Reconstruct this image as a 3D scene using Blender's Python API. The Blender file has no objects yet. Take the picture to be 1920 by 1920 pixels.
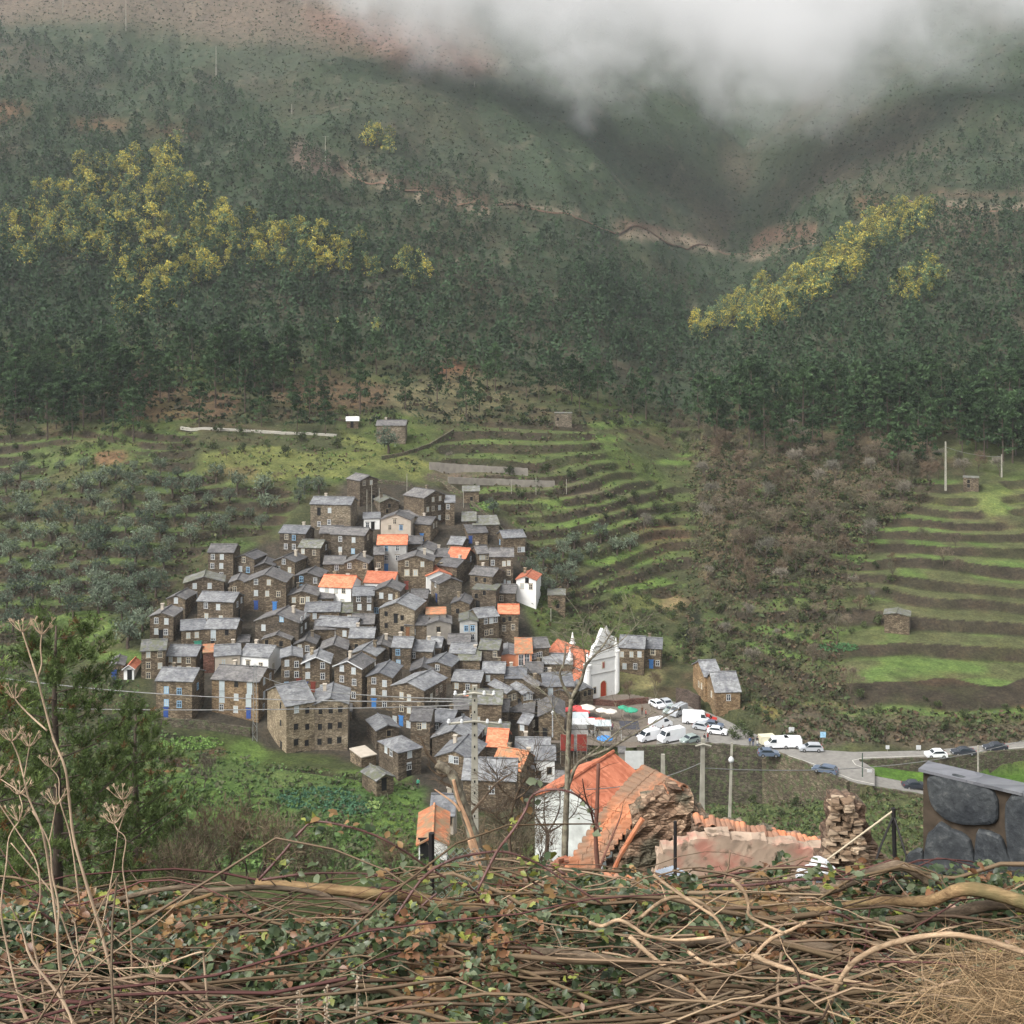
EXPO=0.95; HAZE=True; FOG=True; FOGD=.065
import bpy, math, random
import numpy as np
from mathutils import Vector, Matrix
R = random.Random(7)
NR = np.random.RandomState(11)
sc = bpy.context.scene
col = sc.collection
F = 2208.0      # focal length in photo pixels (1920 wide)
HZ = 600.0      # photo row of the horizon

def P(px, py, Y):
    """world point at distance Y seen at photo pixel px,py (eye is the origin)"""
    return Vector(((px-960)/F*Y, Y, -(py-HZ)/F*Y))

# ------------------------------------------------------------ helpers
def tag(o, label=None, cat=None, group=None, kind=None):
    if label: o['label'] = label
    if cat: o['category'] = cat
    if group: o['group'] = group
    if kind: o['kind'] = kind
    return o

def empty(name, loc=(0,0,0), rz=0.0, **k):
    o = bpy.data.objects.new(name, None); col.objects.link(o)
    o.location = loc; o.rotation_euler = (0,0,rz); o.empty_display_size = .1
    return tag(o, **k)

def np_mesh(name, V, Q=None, T=None, mi=None, colr=None, smooth=False):
    V = np.asarray(V, dtype=np.float32).reshape(-1,3)
    me = bpy.data.meshes.new(name)
    nq = 0 if Q is None else len(Q); nt = 0 if T is None else len(T)
    me.vertices.add(len(V)); me.vertices.foreach_set('co', V.ravel())
    idx = []
    if nq: idx.append(np.asarray(Q, dtype=np.int32).ravel())
    if nt: idx.append(np.asarray(T, dtype=np.int32).ravel())
    idx = np.concatenate(idx)
    me.loops.add(len(idx)); me.loops.foreach_set('vertex_index', idx)
    me.polygons.add(nq+nt)
    ls = np.concatenate([np.arange(nq)*4, nq*4+np.arange(nt)*3]).astype(np.int32)
    me.polygons.foreach_set('loop_start', ls)
    if mi is not None: me.polygons.foreach_set('material_index', np.asarray(mi, dtype=np.int32))
    if smooth: me.polygons.foreach_set('use_smooth', np.ones(nq+nt, dtype=bool))
    if colr is not None:
        at = me.color_attributes.new('Col', 'FLOAT_COLOR', 'POINT')
        c = np.ones((len(V),4), dtype=np.float32); c[:,:3] = colr
        at.data.foreach_set('color', c.ravel())
    me.update(calc_edges=True); me.validate()
    return me

def obj(name, me, mats=None, parent=None, **k):
    o = bpy.data.objects.new(name, me); col.objects.link(o)
    if mats is not None:
        for m in (mats if isinstance(mats, (list,tuple)) else [mats]): me.materials.append(m)
    if parent: o.parent = parent
    return tag(o, **k)

class MB:
    """collects polygons into one mesh"""
    def __init__(s): s.v=[]; s.f=[]; s.m=[]
    def poly(s, pts, m=0):
        n=len(s.v); s.v += [tuple(p) for p in pts]; s.f.append(tuple(range(n,n+len(pts)))); s.m.append(m)
    def box(s, c, size, rz=0.0, m=0, taper=1.0):
        cx,cy,cz=c; sx,sy,sz=[a/2 for a in size]; ca,sa=math.cos(rz),math.sin(rz)
        n=len(s.v)
        for z,t in ((-sz,1),(sz,taper)):
            for x,y in ((-sx,-sy),(sx,-sy),(sx,sy),(-sx,sy)):
                x*=t;y*=t
                s.v.append((cx+x*ca-y*sa, cy+x*sa+y*ca, cz+z))
        for f in ((3,2,1,0),(4,5,6,7),(0,1,5,4),(1,2,6,5),(2,3,7,6),(3,0,4,7)):
            s.f.append(tuple(n+i for i in f)); s.m.append(m)
    def slab(s, quad, t, m=0):
        """thick slab below a quad of 4 points (ccw from outside)"""
        q=[Vector(p) for p in quad]
        nrm=(q[1]-q[0]).cross(q[2]-q[1]).normalized()*t
        b=[p-nrm for p in q]; n=len(s.v)
        s.v += [tuple(p) for p in q+b]
        for f in ((0,1,2,3),(7,6,5,4),(4,5,1,0),(5,6,2,1),(6,7,3,2),(7,4,0,3)):
            s.f.append(tuple(n+i for i in f)); s.m.append(m)
    def tube(s, pts, rad, seg=6, m=0, cap=True, jit=0.0):
        pts=[Vector(p) for p in pts]; n0=len(s.v); N=len(pts)
        if not hasattr(rad,'__len__'): rad=[rad]*N
        up=Vector((0.13,0.31,0.94))
        for i,p in enumerate(pts):
            d=(pts[min(i+1,N-1)]-pts[max(i-1,0)]).normalized()
            a=d.cross(up)
            if a.length<.1: a=d.cross(Vector((1,0,0)))
            a.normalize(); b=d.cross(a)
            for k in range(seg):
                t=2*math.pi*k/seg; r=rad[i]*(1+jit*R.uniform(-1,1))
                s.v.append(tuple(p+a*math.cos(t)*r+b*math.sin(t)*r))
        for i in range(N-1):
            for k in range(seg):
                k2=(k+1)%seg
                s.f.append((n0+i*seg+k,n0+i*seg+k2,n0+(i+1)*seg+k2,n0+(i+1)*seg+k)); s.m.append(m)
        if cap:
            s.f.append(tuple(n0+k for k in range(seg))[::-1]); s.m.append(m)
            s.f.append(tuple(n0+(N-1)*seg+k for k in range(seg))); s.m.append(m)
    def lathe(s, c, prof, seg=12, m=0):
        """prof: list of (r,z)"""
        n0=len(s.v)
        for r,z in prof:
            for k in range(seg):
                t=2*math.pi*k/seg; s.v.append((c[0]+r*math.cos(t),c[1]+r*math.sin(t),c[2]+z))
        for i in range(len(prof)-1):
            for k in range(seg):
                k2=(k+1)%seg
                s.f.append((n0+i*seg+k,n0+i*seg+k2,n0+(i+1)*seg+k2,n0+(i+1)*seg+k)); s.m.append(m)
        s.f.append(tuple(n0+k for k in range(seg))[::-1]); s.m.append(m)
        s.f.append(tuple(n0+(len(prof)-1)*seg+k for k in range(seg))); s.m.append(m)
    def mesh(s, name, smooth=False):
        me=bpy.data.meshes.new(name); me.from_pydata(s.v,[],s.f)
        me.polygons.foreach_set('material_index', s.m)
        if smooth: me.polygons.foreach_set('use_smooth',[True]*len(s.f))
        me.update(); return me
    def build(s, name, mats, parent=None, smooth=False, **k):
        return obj(name, s.mesh(name,smooth), mats, parent, **k)

def copy_tree(o, parent=None):
    c=o.copy(); col.objects.link(c)
    if parent: c.parent=parent
    for ch in list(o.children): copy_tree(ch,c)
    return c

# ------------------------------------------------------------ materials
def newmat(name):
    m=bpy.data.materials.new(name); m.use_nodes=True
    nt=m.node_tree; b=nt.nodes['Principled BSDF']
    b.inputs['Specular IOR Level'].default_value=.25
    return m,nt,b
def N(nt,t,**k):
    n=nt.nodes.new(t)
    for a,v in k.items():
        if a.startswith('i_'): n.inputs[a[2:].replace('_',' ')].default_value=v
        else: setattr(n,a,v)
    return n
def ramp(nt, fac, stops):
    r=nt.nodes.new('ShaderNodeValToRGB'); e=r.color_ramp.elements
    while len(e)<len(stops): e.new(.5)
    for i,(p,c) in enumerate(stops): e[i].position=p; e[i].color=(*c,1)
    nt.links.new(fac,r.inputs['Fac']); return r.outputs['Color']
def mixc(nt,a,b,fac,mode='MIX'):
    n=nt.nodes.new('ShaderNodeMix'); n.data_type='RGBA'; n.blend_type=mode
    for k,v in ((6,a),(7,b),(0,fac)):
        inp=n.inputs[k]
        if isinstance(v,(int,float)): inp.default_value=v if k==0 else (v,v,v,1)
        elif isinstance(v,tuple): inp.default_value=(*v,1)
        else: nt.links.new(v,inp)
    return n.outputs[2]
def objcoord(nt, scale=(1,1,1), rnd=True):
    tc=N(nt,'ShaderNodeTexCoord'); mp=N(nt,'ShaderNodeMapping'); mp.inputs['Scale'].default_value=scale
    src=tc.outputs['Object']
    if rnd:
        oi=N(nt,'ShaderNodeObjectInfo'); ad=N(nt,'ShaderNodeVectorMath',operation='MULTIPLY_ADD')
        cmb=N(nt,'ShaderNodeCombineXYZ')
        nt.links.new(oi.outputs['Random'],cmb.inputs[0]); nt.links.new(oi.outputs['Random'],cmb.inputs[1])
        nt.links.new(cmb.outputs[0],ad.inputs[0]); ad.inputs[1].default_value=(57,91,13); nt.links.new(src,ad.inputs[2]); src=ad.outputs[0]
    nt.links.new(src,mp.inputs['Vector']); return mp.outputs['Vector']
def bump(nt,b,h,strength=.5,dist=.05):
    bp=N(nt,'ShaderNodeBump'); bp.inputs['Strength'].default_value=strength; bp.inputs['Distance'].default_value=dist
    nt.links.new(h,bp.inputs['Height']); nt.links.new(bp.outputs[0],b.inputs['Normal'])

MATS={}
def plain(name,c,rough=.7,var=.25,scale=3.0,metal=0.0,spec=.25):
    if name in MATS: return MATS[name]
    m,nt,b=newmat(name); v=objcoord(nt)
    no=N(nt,'ShaderNodeTexNoise'); no.inputs['Scale'].default_value=scale; no.inputs['Detail'].default_value=6
    nt.links.new(v,no.inputs['Vector'])
    lo=tuple(x*(1-var) for x in c); hi=tuple(min(1,x*(1+var)) for x in c)
    nt.links.new(ramp(nt,no.outputs['Fac'],[(.3,lo),(.7,hi)]),b.inputs['Base Color'])
    b.inputs['Roughness'].default_value=rough; b.inputs['Metallic'].default_value=metal
    b.inputs['Specular IOR Level'].default_value=spec
    MATS[name]=m; return m
def stone(name,dark,mid,light,sc=(2.0,2.0,5.0),big=.35,strength=.6,lichen=None):
    if name in MATS: return MATS[name]
    m,nt,b=newmat(name); v=objcoord(nt,sc)
    vo=N(nt,'ShaderNodeTexVoronoi'); nt.links.new(v,vo.inputs['Vector']); vo.inputs['Scale'].default_value=1.0
    v2=N(nt,'ShaderNodeTexVoronoi',feature='DISTANCE_TO_EDGE'); nt.links.new(v,v2.inputs['Vector']); v2.inputs['Scale'].default_value=1.0
    sep=N(nt,'ShaderNodeSeparateColor'); nt.links.new(vo.outputs['Color'],sep.inputs[0])
    c=ramp(nt,sep.outputs[0],[(0,dark),(.5,mid),(1,light)])
    no=N(nt,'ShaderNodeTexNoise'); no.inputs['Scale'].default_value=big; no.inputs['Detail'].default_value=5
    vv=objcoord(nt); nt.links.new(vv,no.inputs['Vector'])
    c=mixc(nt,c,ramp(nt,no.outputs['Fac'],[(.3,(.62,.6,.6)),(.7,(1.3,1.3,1.28))]),1.0,'MULTIPLY')
    oi=N(nt,'ShaderNodeObjectInfo')
    c=mixc(nt,c,ramp(nt,oi.outputs['Random'],[(0,(.72,.73,.76)),(.5,(1,.97,.93)),(1,(1.25,1.2,1.1))]),1.0,'MULTIPLY')
    if lichen: 
        n3=N(nt,'ShaderNodeTexNoise'); n3.inputs['Scale'].default_value=1.3; n3.inputs['Detail'].default_value=8; nt.links.new(vv,n3.inputs['Vector'])
        c=mixc(nt,c,lichen,ramp(nt,n3.outputs['Fac'],[(.5,(0,0,0)),(.62,(1,1,1))]))
    e=ramp(nt,v2.outputs['Distance'],[(0,(.45,.45,.45)),(.12,(1,1,1))])
    c=mixc(nt,c,e,1.0,'MULTIPLY')
    nt.links.new(c,b.inputs['Base Color']); b.inputs['Roughness'].default_value=.9
    bump(nt,b,v2.outputs['Distance'],strength,.06)
    MATS[name]=m; return m
def barkmat(name,a,m_,c_,sc=(8,60,60),moss=None):
    if name in MATS: return MATS[name]
    m,nt,b=newmat(name); v=objcoord(nt,sc); no=N(nt,'ShaderNodeTexNoise'); no.inputs['Scale'].default_value=1.6; no.inputs['Detail'].default_value=9; no.inputs['Roughness'].default_value=.7; no.inputs['Distortion'].default_value=.5
    nt.links.new(v,no.inputs['Vector']); c=ramp(nt,no.outputs['Fac'],[(.32,a),(.5,m_),(.68,c_)])
    n2=N(nt,'ShaderNodeTexNoise'); n2.inputs['Scale'].default_value=5; n2.inputs['Detail'].default_value=6; vv=objcoord(nt); nt.links.new(vv,n2.inputs['Vector'])
    c=mixc(nt,c,ramp(nt,n2.outputs['Fac'],[(.35,(.6,.58,.55)),(.65,(1.3,1.25,1.2))]),1.0,'MULTIPLY')
    if moss: c=mixc(nt,c,moss,ramp(nt,n2.outputs['Fac'],[(.55,(0,0,0)),(.68,(.8,.8,.8))]))
    nt.links.new(c,b.inputs['Base Color']); b.inputs['Roughness'].default_value=.9; bump(nt,b,no.outputs['Fac'],.7,.006)
    MATS[name]=m; return m
def slate(name,a,bb,rough=.5,moss=None,lines=3.2,streak=(.6,.6,.65)):
    if name in MATS: return MATS[name]
    m,nt,b=newmat(name); v=objcoord(nt,(2.2,lines,2.0))
    vo=N(nt,'ShaderNodeTexVoronoi'); nt.links.new(v,vo.inputs['Vector']); vo.inputs['Scale'].default_value=1.0
    sep=N(nt,'ShaderNodeSeparateColor'); nt.links.new(vo.outputs['Color'],sep.inputs[0])
    c=ramp(nt,sep.outputs[0],[(0,a),(1,bb)])
    no=N(nt,'ShaderNodeTexNoise'); no.inputs['Scale'].default_value=.55; no.inputs['Detail'].default_value=7; no.inputs['Roughness'].default_value=.65
    vv=objcoord(nt); nt.links.new(vv,no.inputs['Vector'])
    c=mixc(nt,c,ramp(nt,no.outputs['Fac'],[(.36,streak),(.6,(1.1,1.1,1.1))]),1.0,'MULTIPLY')
    oi=N(nt,'ShaderNodeObjectInfo')
    c=mixc(nt,c,ramp(nt,oi.outputs['Random'],[(0,(.7,.71,.74)),(.6,(1,1,1)),(1,(1.2,1.2,1.2))]),1.0,'MULTIPLY')
    if moss:
        n3=N(nt,'ShaderNodeTexNoise'); n3.inputs['Scale'].default_value=1.1; n3.inputs['Detail'].default_value=8; nt.links.new(vv,n3.inputs['Vector'])
        c=mixc(nt,c,moss,ramp(nt,n3.outputs['Fac'],[(.42,(0,0,0)),(.58,(.85,.85,.85))]))
    nt.links.new(c,b.inputs['Base Color']); b.inputs['Roughness'].default_value=rough
    b.inputs['Specular IOR Level'].default_value=.4
    bump(nt,b,vo.outputs['Distance'],.35,.03)
    MATS[name]=m; return m
def vcol(name,rough=.8,transl=0.0,rnd=.35,noise=None,spec=.15):
    """foliage / ground colour carried by the mesh, varied per object"""
    if name in MATS: return MATS[name]
    m,nt,b=newmat(name); a=N(nt,'ShaderNodeVertexColor'); a.layer_name='Col'
    c=a.outputs['Color']
    if rnd:
        oi=N(nt,'ShaderNodeObjectInfo')
        c=mixc(nt,c,ramp(nt,oi.outputs['Random'],[(0,(1-rnd,1-rnd*.9,1-rnd)),(1,(1+rnd,1+rnd*.9,1+rnd*.6))]),1.0,'MULTIPLY')
    nt.links.new(c,b.inputs['Base Color']); b.inputs['Roughness'].default_value=rough
    b.inputs['Specular IOR Level'].default_value=spec
    if transl:
        tr=N(nt,'ShaderNodeBsdfTranslucent'); nt.links.new(c,tr.inputs['Color'])
        mx=N(nt,'ShaderNodeMixShader'); mx.inputs[0].default_value=transl
        nt.links.new(b.outputs[0],mx.inputs[1]); nt.links.new(tr.outputs[0],mx.inputs[2])
        nt.links.new(mx.outputs[0],nt.nodes['Material Output'].inputs['Surface'])
    MATS[name]=m; return m

# ------------------------------------------------------------ noise
_lat=NR.rand(256,256)
def vnoise(x,y,s,seed=0):
    x=np.asarray(x)/s+seed*17.3; y=np.asarray(y)/s+seed*9.1
    xi=np.floor(x).astype(int); yi=np.floor(y).astype(int); fx=x-xi; fy=y-yi
    fx=fx*fx*(3-2*fx); fy=fy*fy*(3-2*fy)
    g=lambda a,b:_lat[a%256,b%256]
    return (g(xi,yi)*(1-fx)+g(xi+1,yi)*fx)*(1-fy)+(g(xi,yi+1)*(1-fx)+g(xi+1,yi+1)*fx)*fy
def fbm(x,y,s,o=4,seed=0):
    t=0;a=1;w=0
    for k in range(o): t=t+a*vnoise(x,y,s/2**k,seed+k*3); w+=a; a*=.55
    return t/w
def inpoly(px,py,poly):
    px=np.asarray(px,dtype=float); py=np.asarray(py,dtype=float); r=np.zeros(px.shape,bool); n=len(poly)
    for i in range(n):
        x0,y0=poly[i]; x1,y1=poly[(i+1)%n]
        if y0==y1: continue
        c=((y0>py)!=(y1>py))&(px<(x1-x0)*(py-y0)/(y1-y0)+x0); r^=c
    return r
# ------------------------------------------------------------ terrain
# each column: photo column -> list of (distance, photo row of the ground there)
near=[(1.4,3100),(2,2380),(3,1930),(3.6,1782),(4.2,1708),(5,1925),(7,2114),(12,1990),(35,1862),(60,1777)]
C={}
C[-300]=near+[(90,1690),(120,1640),(160,1560),(200,1440),(230,1310),(260,1200),(290,1090),(320,990),(350,890),(380,805),(430,695),(500,580),(600,440),(750,270),(950,100),(1200,-60),(1500,-200)]
C[0]=near+[(90,1690),(120,1630),(160,1550),(200,1430),(230,1310),(260,1205),(290,1095),(320,990),(350,895),(380,812),(430,700),(500,590),(600,455),(750,290),(950,130),(1200,-30),(1500,-160)]
C[300]=near+[(90,1670),(120,1600),(160,1530),(200,1440),(225,1362),(250,1240),(275,1120),(300,1010),(325,915),(350,840),(380,770),(430,690),(500,590),(600,453),(750,291),(950,135),(1200,-26),(1500,-165)]
C[500]=near+[(90,1660),(120,1600),(160,1535),(200,1465),(222,1405),(250,1262),(275,1135),(300,1025),(325,930),(350,850),(380,775),(430,695),(500,600),(600,465),(750,300),(950,140),(1200,-25),(1500,-160)]
C[700]=near+[(90,1650),(120,1600),(160,1555),(200,1475),(225,1410),(250,1275),(275,1150),(300,1038),(325,940),(350,862),(380,790),(430,705),(500,612),(600,480),(750,320),(950,150),(1200,-10),(1500,-150)]
C[900]=near+[(90,1640),(120,1610),(160,1565),(190,1525),(210,1460),(230,1385),(250,1290),(275,1172),(300,1062),(325,965),(350,885),(380,815),(430,735),(500,645),(600,520),(750,365),(950,190),(1200,20),(1500,-120)]
C[1100]=near+[(90,1615),(120,1600),(160,1570),(200,1505),(224,1450),(232,1392),(245,1348),(262,1297),(278,1215),(300,1110),(325,1010),(350,915),(385,810),(430,748),(500,670),(600,560),(750,425),(950,260),(1200,90),(1500,-60)]
C[1280]=near+[(90,1615),(120,1620),(160,1600),(200,1540),(226,1505),(231,1395),(254,1320),(270,1268),(285,1210),(310,1118),(340,1030),(380,915),(430,822),(500,745),(600,668),(750,570),(860,470),(950,385),(1120,250),(1300,100),(1500,-90)]
C[1400]=near+[(90,1650),(120,1650),(160,1600),(200,1540),(222,1500),(230,1397),(242,1352),(260,1285),(280,1195),(300,1105),(330,1000),(360,915),(400,828),(440,755),(480,690),(520,635),(560,605),(650,665),(820,560),(960,474),(1130,352),(1270,235),(1500,-40)]
C[1550]=near+[(90,1660),(120,1650),(160,1570),(190,1560),(206,1500),(212,1466),(228,1404),(236,1345),(250,1288),(270,1215),(295,1120),(320,1030),(350,945),(390,850),(430,765),(480,680),(540,600),(620,512),(690,560),(800,450),(930,340),(1120,200),(1300,50),(1500,-120)]
C[1750]=near+[(90,1670),(120,1650),(160,1570),(195,1540),(208,1500),(215,1482),(222,1450),(231,1398),(238,1325),(255,1270),(275,1185),(300,1090),(328,1000),(338,960),(350,920),(372,880),(400,825),(450,730),(520,615),(600,500),(700,388),(800,335),(950,225),(1200,80),(1500,-40)]
C[1920]=near+[(90,1670),(120,1660),(160,1580),(195,1550),(208,1510),(216,1490),(223,1455),(231,1396),(238,1330),(255,1270),(275,1180),(300,1085),(328,1000),(338,965),(352,918),(372,878),(400,820),(450,720),(520,600),(600,490),(700,382),(800,315),(950,200),(1200,50),(1500,-80)]
C[2250]=near+[(90,1670),(120,1660),(160,1580),(200,1560),(212,1510),(222,1470),(231,1400),(238,1330),(255,1260),(275,1170),(300,1070),(328,990),(338,950),(352,900),(372,860),(400,800),(450,700),(520,575),(600,470),(700,365),(800,295),(950,180),(1200,30),(1500,-100)]
Yt=np.exp(np.arange(math.log(1.4),math.log(1500),.008))
pxs=sorted(C)
tab=[]
for p in pxs:
    ys=np.array([a for a,b in C[p]],float); zz=-(np.array([b for a,b in C[p]],float)-HZ)/F*ys
    tab.append(np.interp(Yt,ys,zz))
tab=np.array(tab)                                   # columns x Y
ug=np.arange(-.66,.661,.01); ucol=np.array([(p-960)/F for p in pxs])
Tg=np.array([np.interp(ug,ucol,tab[:,i]) for i in range(len(Yt))]).T     # u x Y
for _ in range(3):                                   # smooth across columns and along Y
    e=np.pad(Tg,((1,1),(0,0)),'edge'); Tg=(e[:-2]+2*e[1:-1]+e[2:])/4
for _ in range(4):
    e=np.pad(Tg,((0,0),(1,1)),'edge'); Tg=(e[:,:-2]+2*e[:,1:-1]+e[:,2:])/4
def bil(G,u,Y,ua,la):
    """bilinear lookup of table G on axes ua (uniform), la (monotone Y axis)"""
    i=np.clip((u-ua[0])/(ua[1]-ua[0]),0,len(ua)-1.001); j=np.clip(np.interp(Y,la,np.arange(len(la))),0,len(la)-1.001)
    i0=i.astype(int); j0=j.astype(int); fi=i-i0; fj=j-j0
    return (G[i0,j0]*(1-fi)+G[i0+1,j0]*fi)*(1-fj)+(G[i0,j0+1]*(1-fi)+G[i0+1,j0+1]*fi)*fj
UA=np.arange(-.62,.6201,.002)
YA=np.concatenate([np.arange(1.4,6,.05),np.exp(np.arange(math.log(6),math.log(120),.025)),np.arange(120,420,.6),np.exp(np.arange(math.log(420),math.log(1480),.01))])
U,Y=np.meshgrid(UA,YA,indexing='ij')
Z=bil(Tg,U,Y,ug,Yt)
X=U*Y
Zbase=Z.copy()
AP=HZ-F*Z/Y; PX=960+F*U                              # apparent photo row / column
far=np.clip((Y-380)/300,0,1)
Z=Z+far*((fbm(X,Y,140,5,1)-.5)*46+ (fbm(X,Y,28,3,4)-.5)*7)*np.clip(1.25-abs(PX-1400)/2200,.4,1)
# gullies and spurs on the mountain running down the slope
gul=fbm(X+ .25*Y,Y*.28,60,3,8)-.5
Z=Z+np.clip((Y-480)/250,0,1)*gul*26
mid=np.clip((Y-110)/30,0,1)*np.clip((440-Y)/40,0,1)
# terraces
TERR=np.zeros_like(Z); TR=np.zeros_like(Z); FR=np.zeros_like(Z)
def soft(mask,n=6):
    m=mask.astype(float)
    for _ in range(n):
        e=np.pad(m,((1,1),(1,1)),'edge'); m=(e[:-2,1:-1]+e[2:,1:-1]+e[1:-1,:-2]+e[1:-1,2:]+2*e[1:-1,1:-1])/6
    return m
TZ=[([(1380,880),(1500,960),(1700,900),(2400,900),(2400,1335),(1700,1345),(1450,1330),(1340,1230),(1330,1120)],2.45,5,.2),
    ([(820,820),(900,790),(1160,790),(1240,860),(1300,900),(1320,1000),(1310,1110),(1290,1170),(1060,1190),(1010,1040),(960,960),(830,915)],2.8,9,.6),
    ([(-400,830),(365,800),(362,885),(450,905),(570,925),(520,990),(380,1030),(280,1150),(250,1240),(-400,1300)],2.8,3,.1),
    ([(1260,780),(1420,830),(1400,900),(1270,880)],2.0,7,.3)]
for poly,step,seed,off in TZ:
    m=soft(inpoly(PX,AP,poly)&(Y>200),8)*(np.clip((fbm(X,Y,22,3,seed+40)-.24)*8,.25,1) if seed==5 else np.clip((fbm(X,Y,30,3,seed+40)-.30)*7,.15,1))
    WA=5.5 if seed==5 else 7.0
    zz=Z+(fbm(X,Y,48,3,seed)-.5)*WA+off
    t=zz/step; fr=t-np.floor(t)
    tz=(np.floor(t)+np.where(fr<.70,fr*.16,.112+(fr-.70)/.30*.888))*step-(fbm(X,Y,48,3,seed)-.5)*WA-off
    # walls: steep part in the last share of each step
    Z=Z*(1-m)+tz*m; TERR=np.maximum(TERR,m); FR=np.where(m>.3,fr,FR)
# garden below the village: two or three broad banks
gm=soft(inpoly(PX,AP,[(250,1400),(520,1440),(780,1460),(800,1600),(500,1650),(250,1600)])&(Y>110)&(Y<225),8)
zz=Z+(fbm(X,Y,40,3,12)-.5)*3
t=zz/3.2; fr=t-np.floor(t)
tz=(np.floor(t)+np.where(fr<.7,fr*.25,.175+(fr-.7)/.3*.825))*3.2-(fbm(X,Y,40,3,12)-.5)*3
Z=Z*(1-gm)+tz*gm; TERR=np.maximum(TERR,gm); FR=np.where(gm>.3,fr,FR)
Z=Z+mid*(1-.7*TERR)*((fbm(X,Y,14,4,21)-.5)*1.4)
Z=Z+np.clip((Y-6)/40,0,1)*np.clip((130-Y)/30,0,1)*(fbm(X,Y,9,3,31)-.5)*2
Z=Z+np.clip((5.5-Y)/1,0,1)*(fbm(X,Y,.7,3,33)-.5)*.16
# level ground: square, car park and road junction
ZP=-83.0
def gp(px,py,z=ZP):                                  # pixel on a level plane -> (x,Y)
    Yd=-z*F/(py-HZ); return ((px-960)/F*Yd,Yd)
LOT=[gp(1030,1392),(gp(1180,1402)),gp(1330,1396),gp(1430,1402),gp(1500,1428),gp(1590,1466),gp(1640,1476),gp(1640,1440),gp(1612,1424),gp(1740,1421),gp(1920,1404),gp(2300,1380),gp(2300,1362),gp(1920,1388),gp(1740,1405),gp(1600,1408),gp(1480,1400),gp(1420,1372),gp(1370,1345),gp(1290,1318),gp(1190,1302),gp(1060,1296)]
inl=inpoly(X,Y,LOT)
Z=np.where(inl,ZP-.06,Z)
LOWR=[(1590,1466,-83.1),(1640,1476,-83.9),(1730,1491,-85.3),(1920,1500,-87.2),(2300,1505,-89)]
LOWF=[(1600,1440,-83.1),(1640,1455,-83.9),(1730,1472,-85.3),(1920,1481,-87.2),(2300,1486,-89)]
lo=[gp(a,b,c) for a,b,c in LOWR]; lf=[gp(a,b,c) for a,b,c in LOWF]
inr=inpoly(X,Y,lo+lf[::-1])
zr=np.interp(X,[p[0] for p in lo],[c for a,b,c in LOWR])
Z=np.where(inr&~inl,zr-.06,Z)
# grass wedge between the two roads
wl=inpoly(X,Y,lf+[gp(2300,1428,-86),gp(1920,1440,-86.),gp(1740,1446,-85.5),gp(1640,1436,-84)])
Z=np.where(wl&~inl&~inr,np.minimum(Z,np.interp(X,[p[0] for p in lf],[c for a,b,c in LOWF])+.25),Z)
fl=[gp(1185,1402),gp(1330,1397),gp(1430,1403),gp(1500,1429),gp(1600,1467)]
frY=np.interp(X,[p[0] for p in fl],[p[1] for p in fl])
fw=(X>fl[0][0])&(X<fl[-1][0]+2)&(Y<frY+.3)&(Y>190)&~inl
Z=np.where(fw,np.minimum(Z,-(1500-HZ)/F*Y-np.clip((Y-205)/10,0,1)*1.0),Z)
HT=Z
def H(x,y):
    x=np.atleast_1d(np.asarray(x,float)); y=np.atleast_1d(np.asarray(y,float))
    return bil(HT,x/y,y,UA,YA)
def h1(x,y): return float(H(x,y)[0])
AP2=HZ-F*Z/Y; PX2=960+F*U
jmin=int(np.searchsorted(YA,70))
def hit(px,py,smooth=False,y0=70):
    """first ground point seen along the ray through photo pixel px,py"""
    u=(px-960)/F; i=int(round((u-UA[0])/.002)); i=max(0,min(len(UA)-1,i))
    A=(HZ-F*Zbase[i]/YA) if smooth else AP2[i]
    j0=int(np.searchsorted(YA,y0)); w=np.nonzero(A[j0:]<=py)[0]
    if len(w)==0: return None
    j=j0+w[0]
    if j>0 and A[j-1]>A[j]:
        t=(A[j-1]-py)/(A[j-1]-A[j]) ; t=min(max(t,0),1); Yh=YA[j-1]+(YA[j]-YA[j-1])*t
    else: Yh=YA[j]
    return (u*Yh,Yh,h1(u*Yh,Yh))
# ---- ground colours
def lerp(a,b,t): return a*(1-t[...,None])+np.array(b)*t[...,None]
n1=fbm(X,Y,9,5,41); n2=fbm(X,Y,30,4,45); n3=fbm(X,Y,2.2,3,49); nf=fbm(X,Y*.6,120,4,52)
K=np.zeros(Z.shape+(3,))+np.array((.060,.066,.032))
K=lerp(K,(.075,.062,.036),np.clip((n1-.5)*5,0,1))
K=lerp(K,(.075,.105,.030),np.clip((n2-.52)*6,0,1)*.8)
fm=np.clip((Y-430)/60,0,1)
MT=np.zeros(Z.shape+(3,))+np.array((.031,.047,.024))
MT=lerp(MT,(.062,.052,.035),np.clip((nf-.5)*5,0,1)*.7)
MT=lerp(MT,(.042,.058,.036),np.clip((n2-.5)*5,0,1)*.7)
MT=lerp(MT,(.10,.085,.062),np.clip((n1-.62)*7,0,1)*.5)
K=K*(1-fm[...,None])+MT*fm[...,None]
PXN=PX2+(fbm(X,Y,16,4,71)-.5)*70*np.clip(260/Y,.2,1.2); APN=AP2+(fbm(X,Y,16,4,75)-.5)*44*np.clip(260/Y,.2,1.2)
def patch(poly,c,s=1.0,soften=5,nz=.25,ymin=0,ymax=2000):
    global K
    m=soft(inpoly(PXN,APN,poly)&(Y>ymin)&(Y<ymax),soften)*s
    m=np.clip(m-nz*np.clip((n1-.52)*6,0,1)*m,0,1)
    K=lerp(K,c,m)
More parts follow.
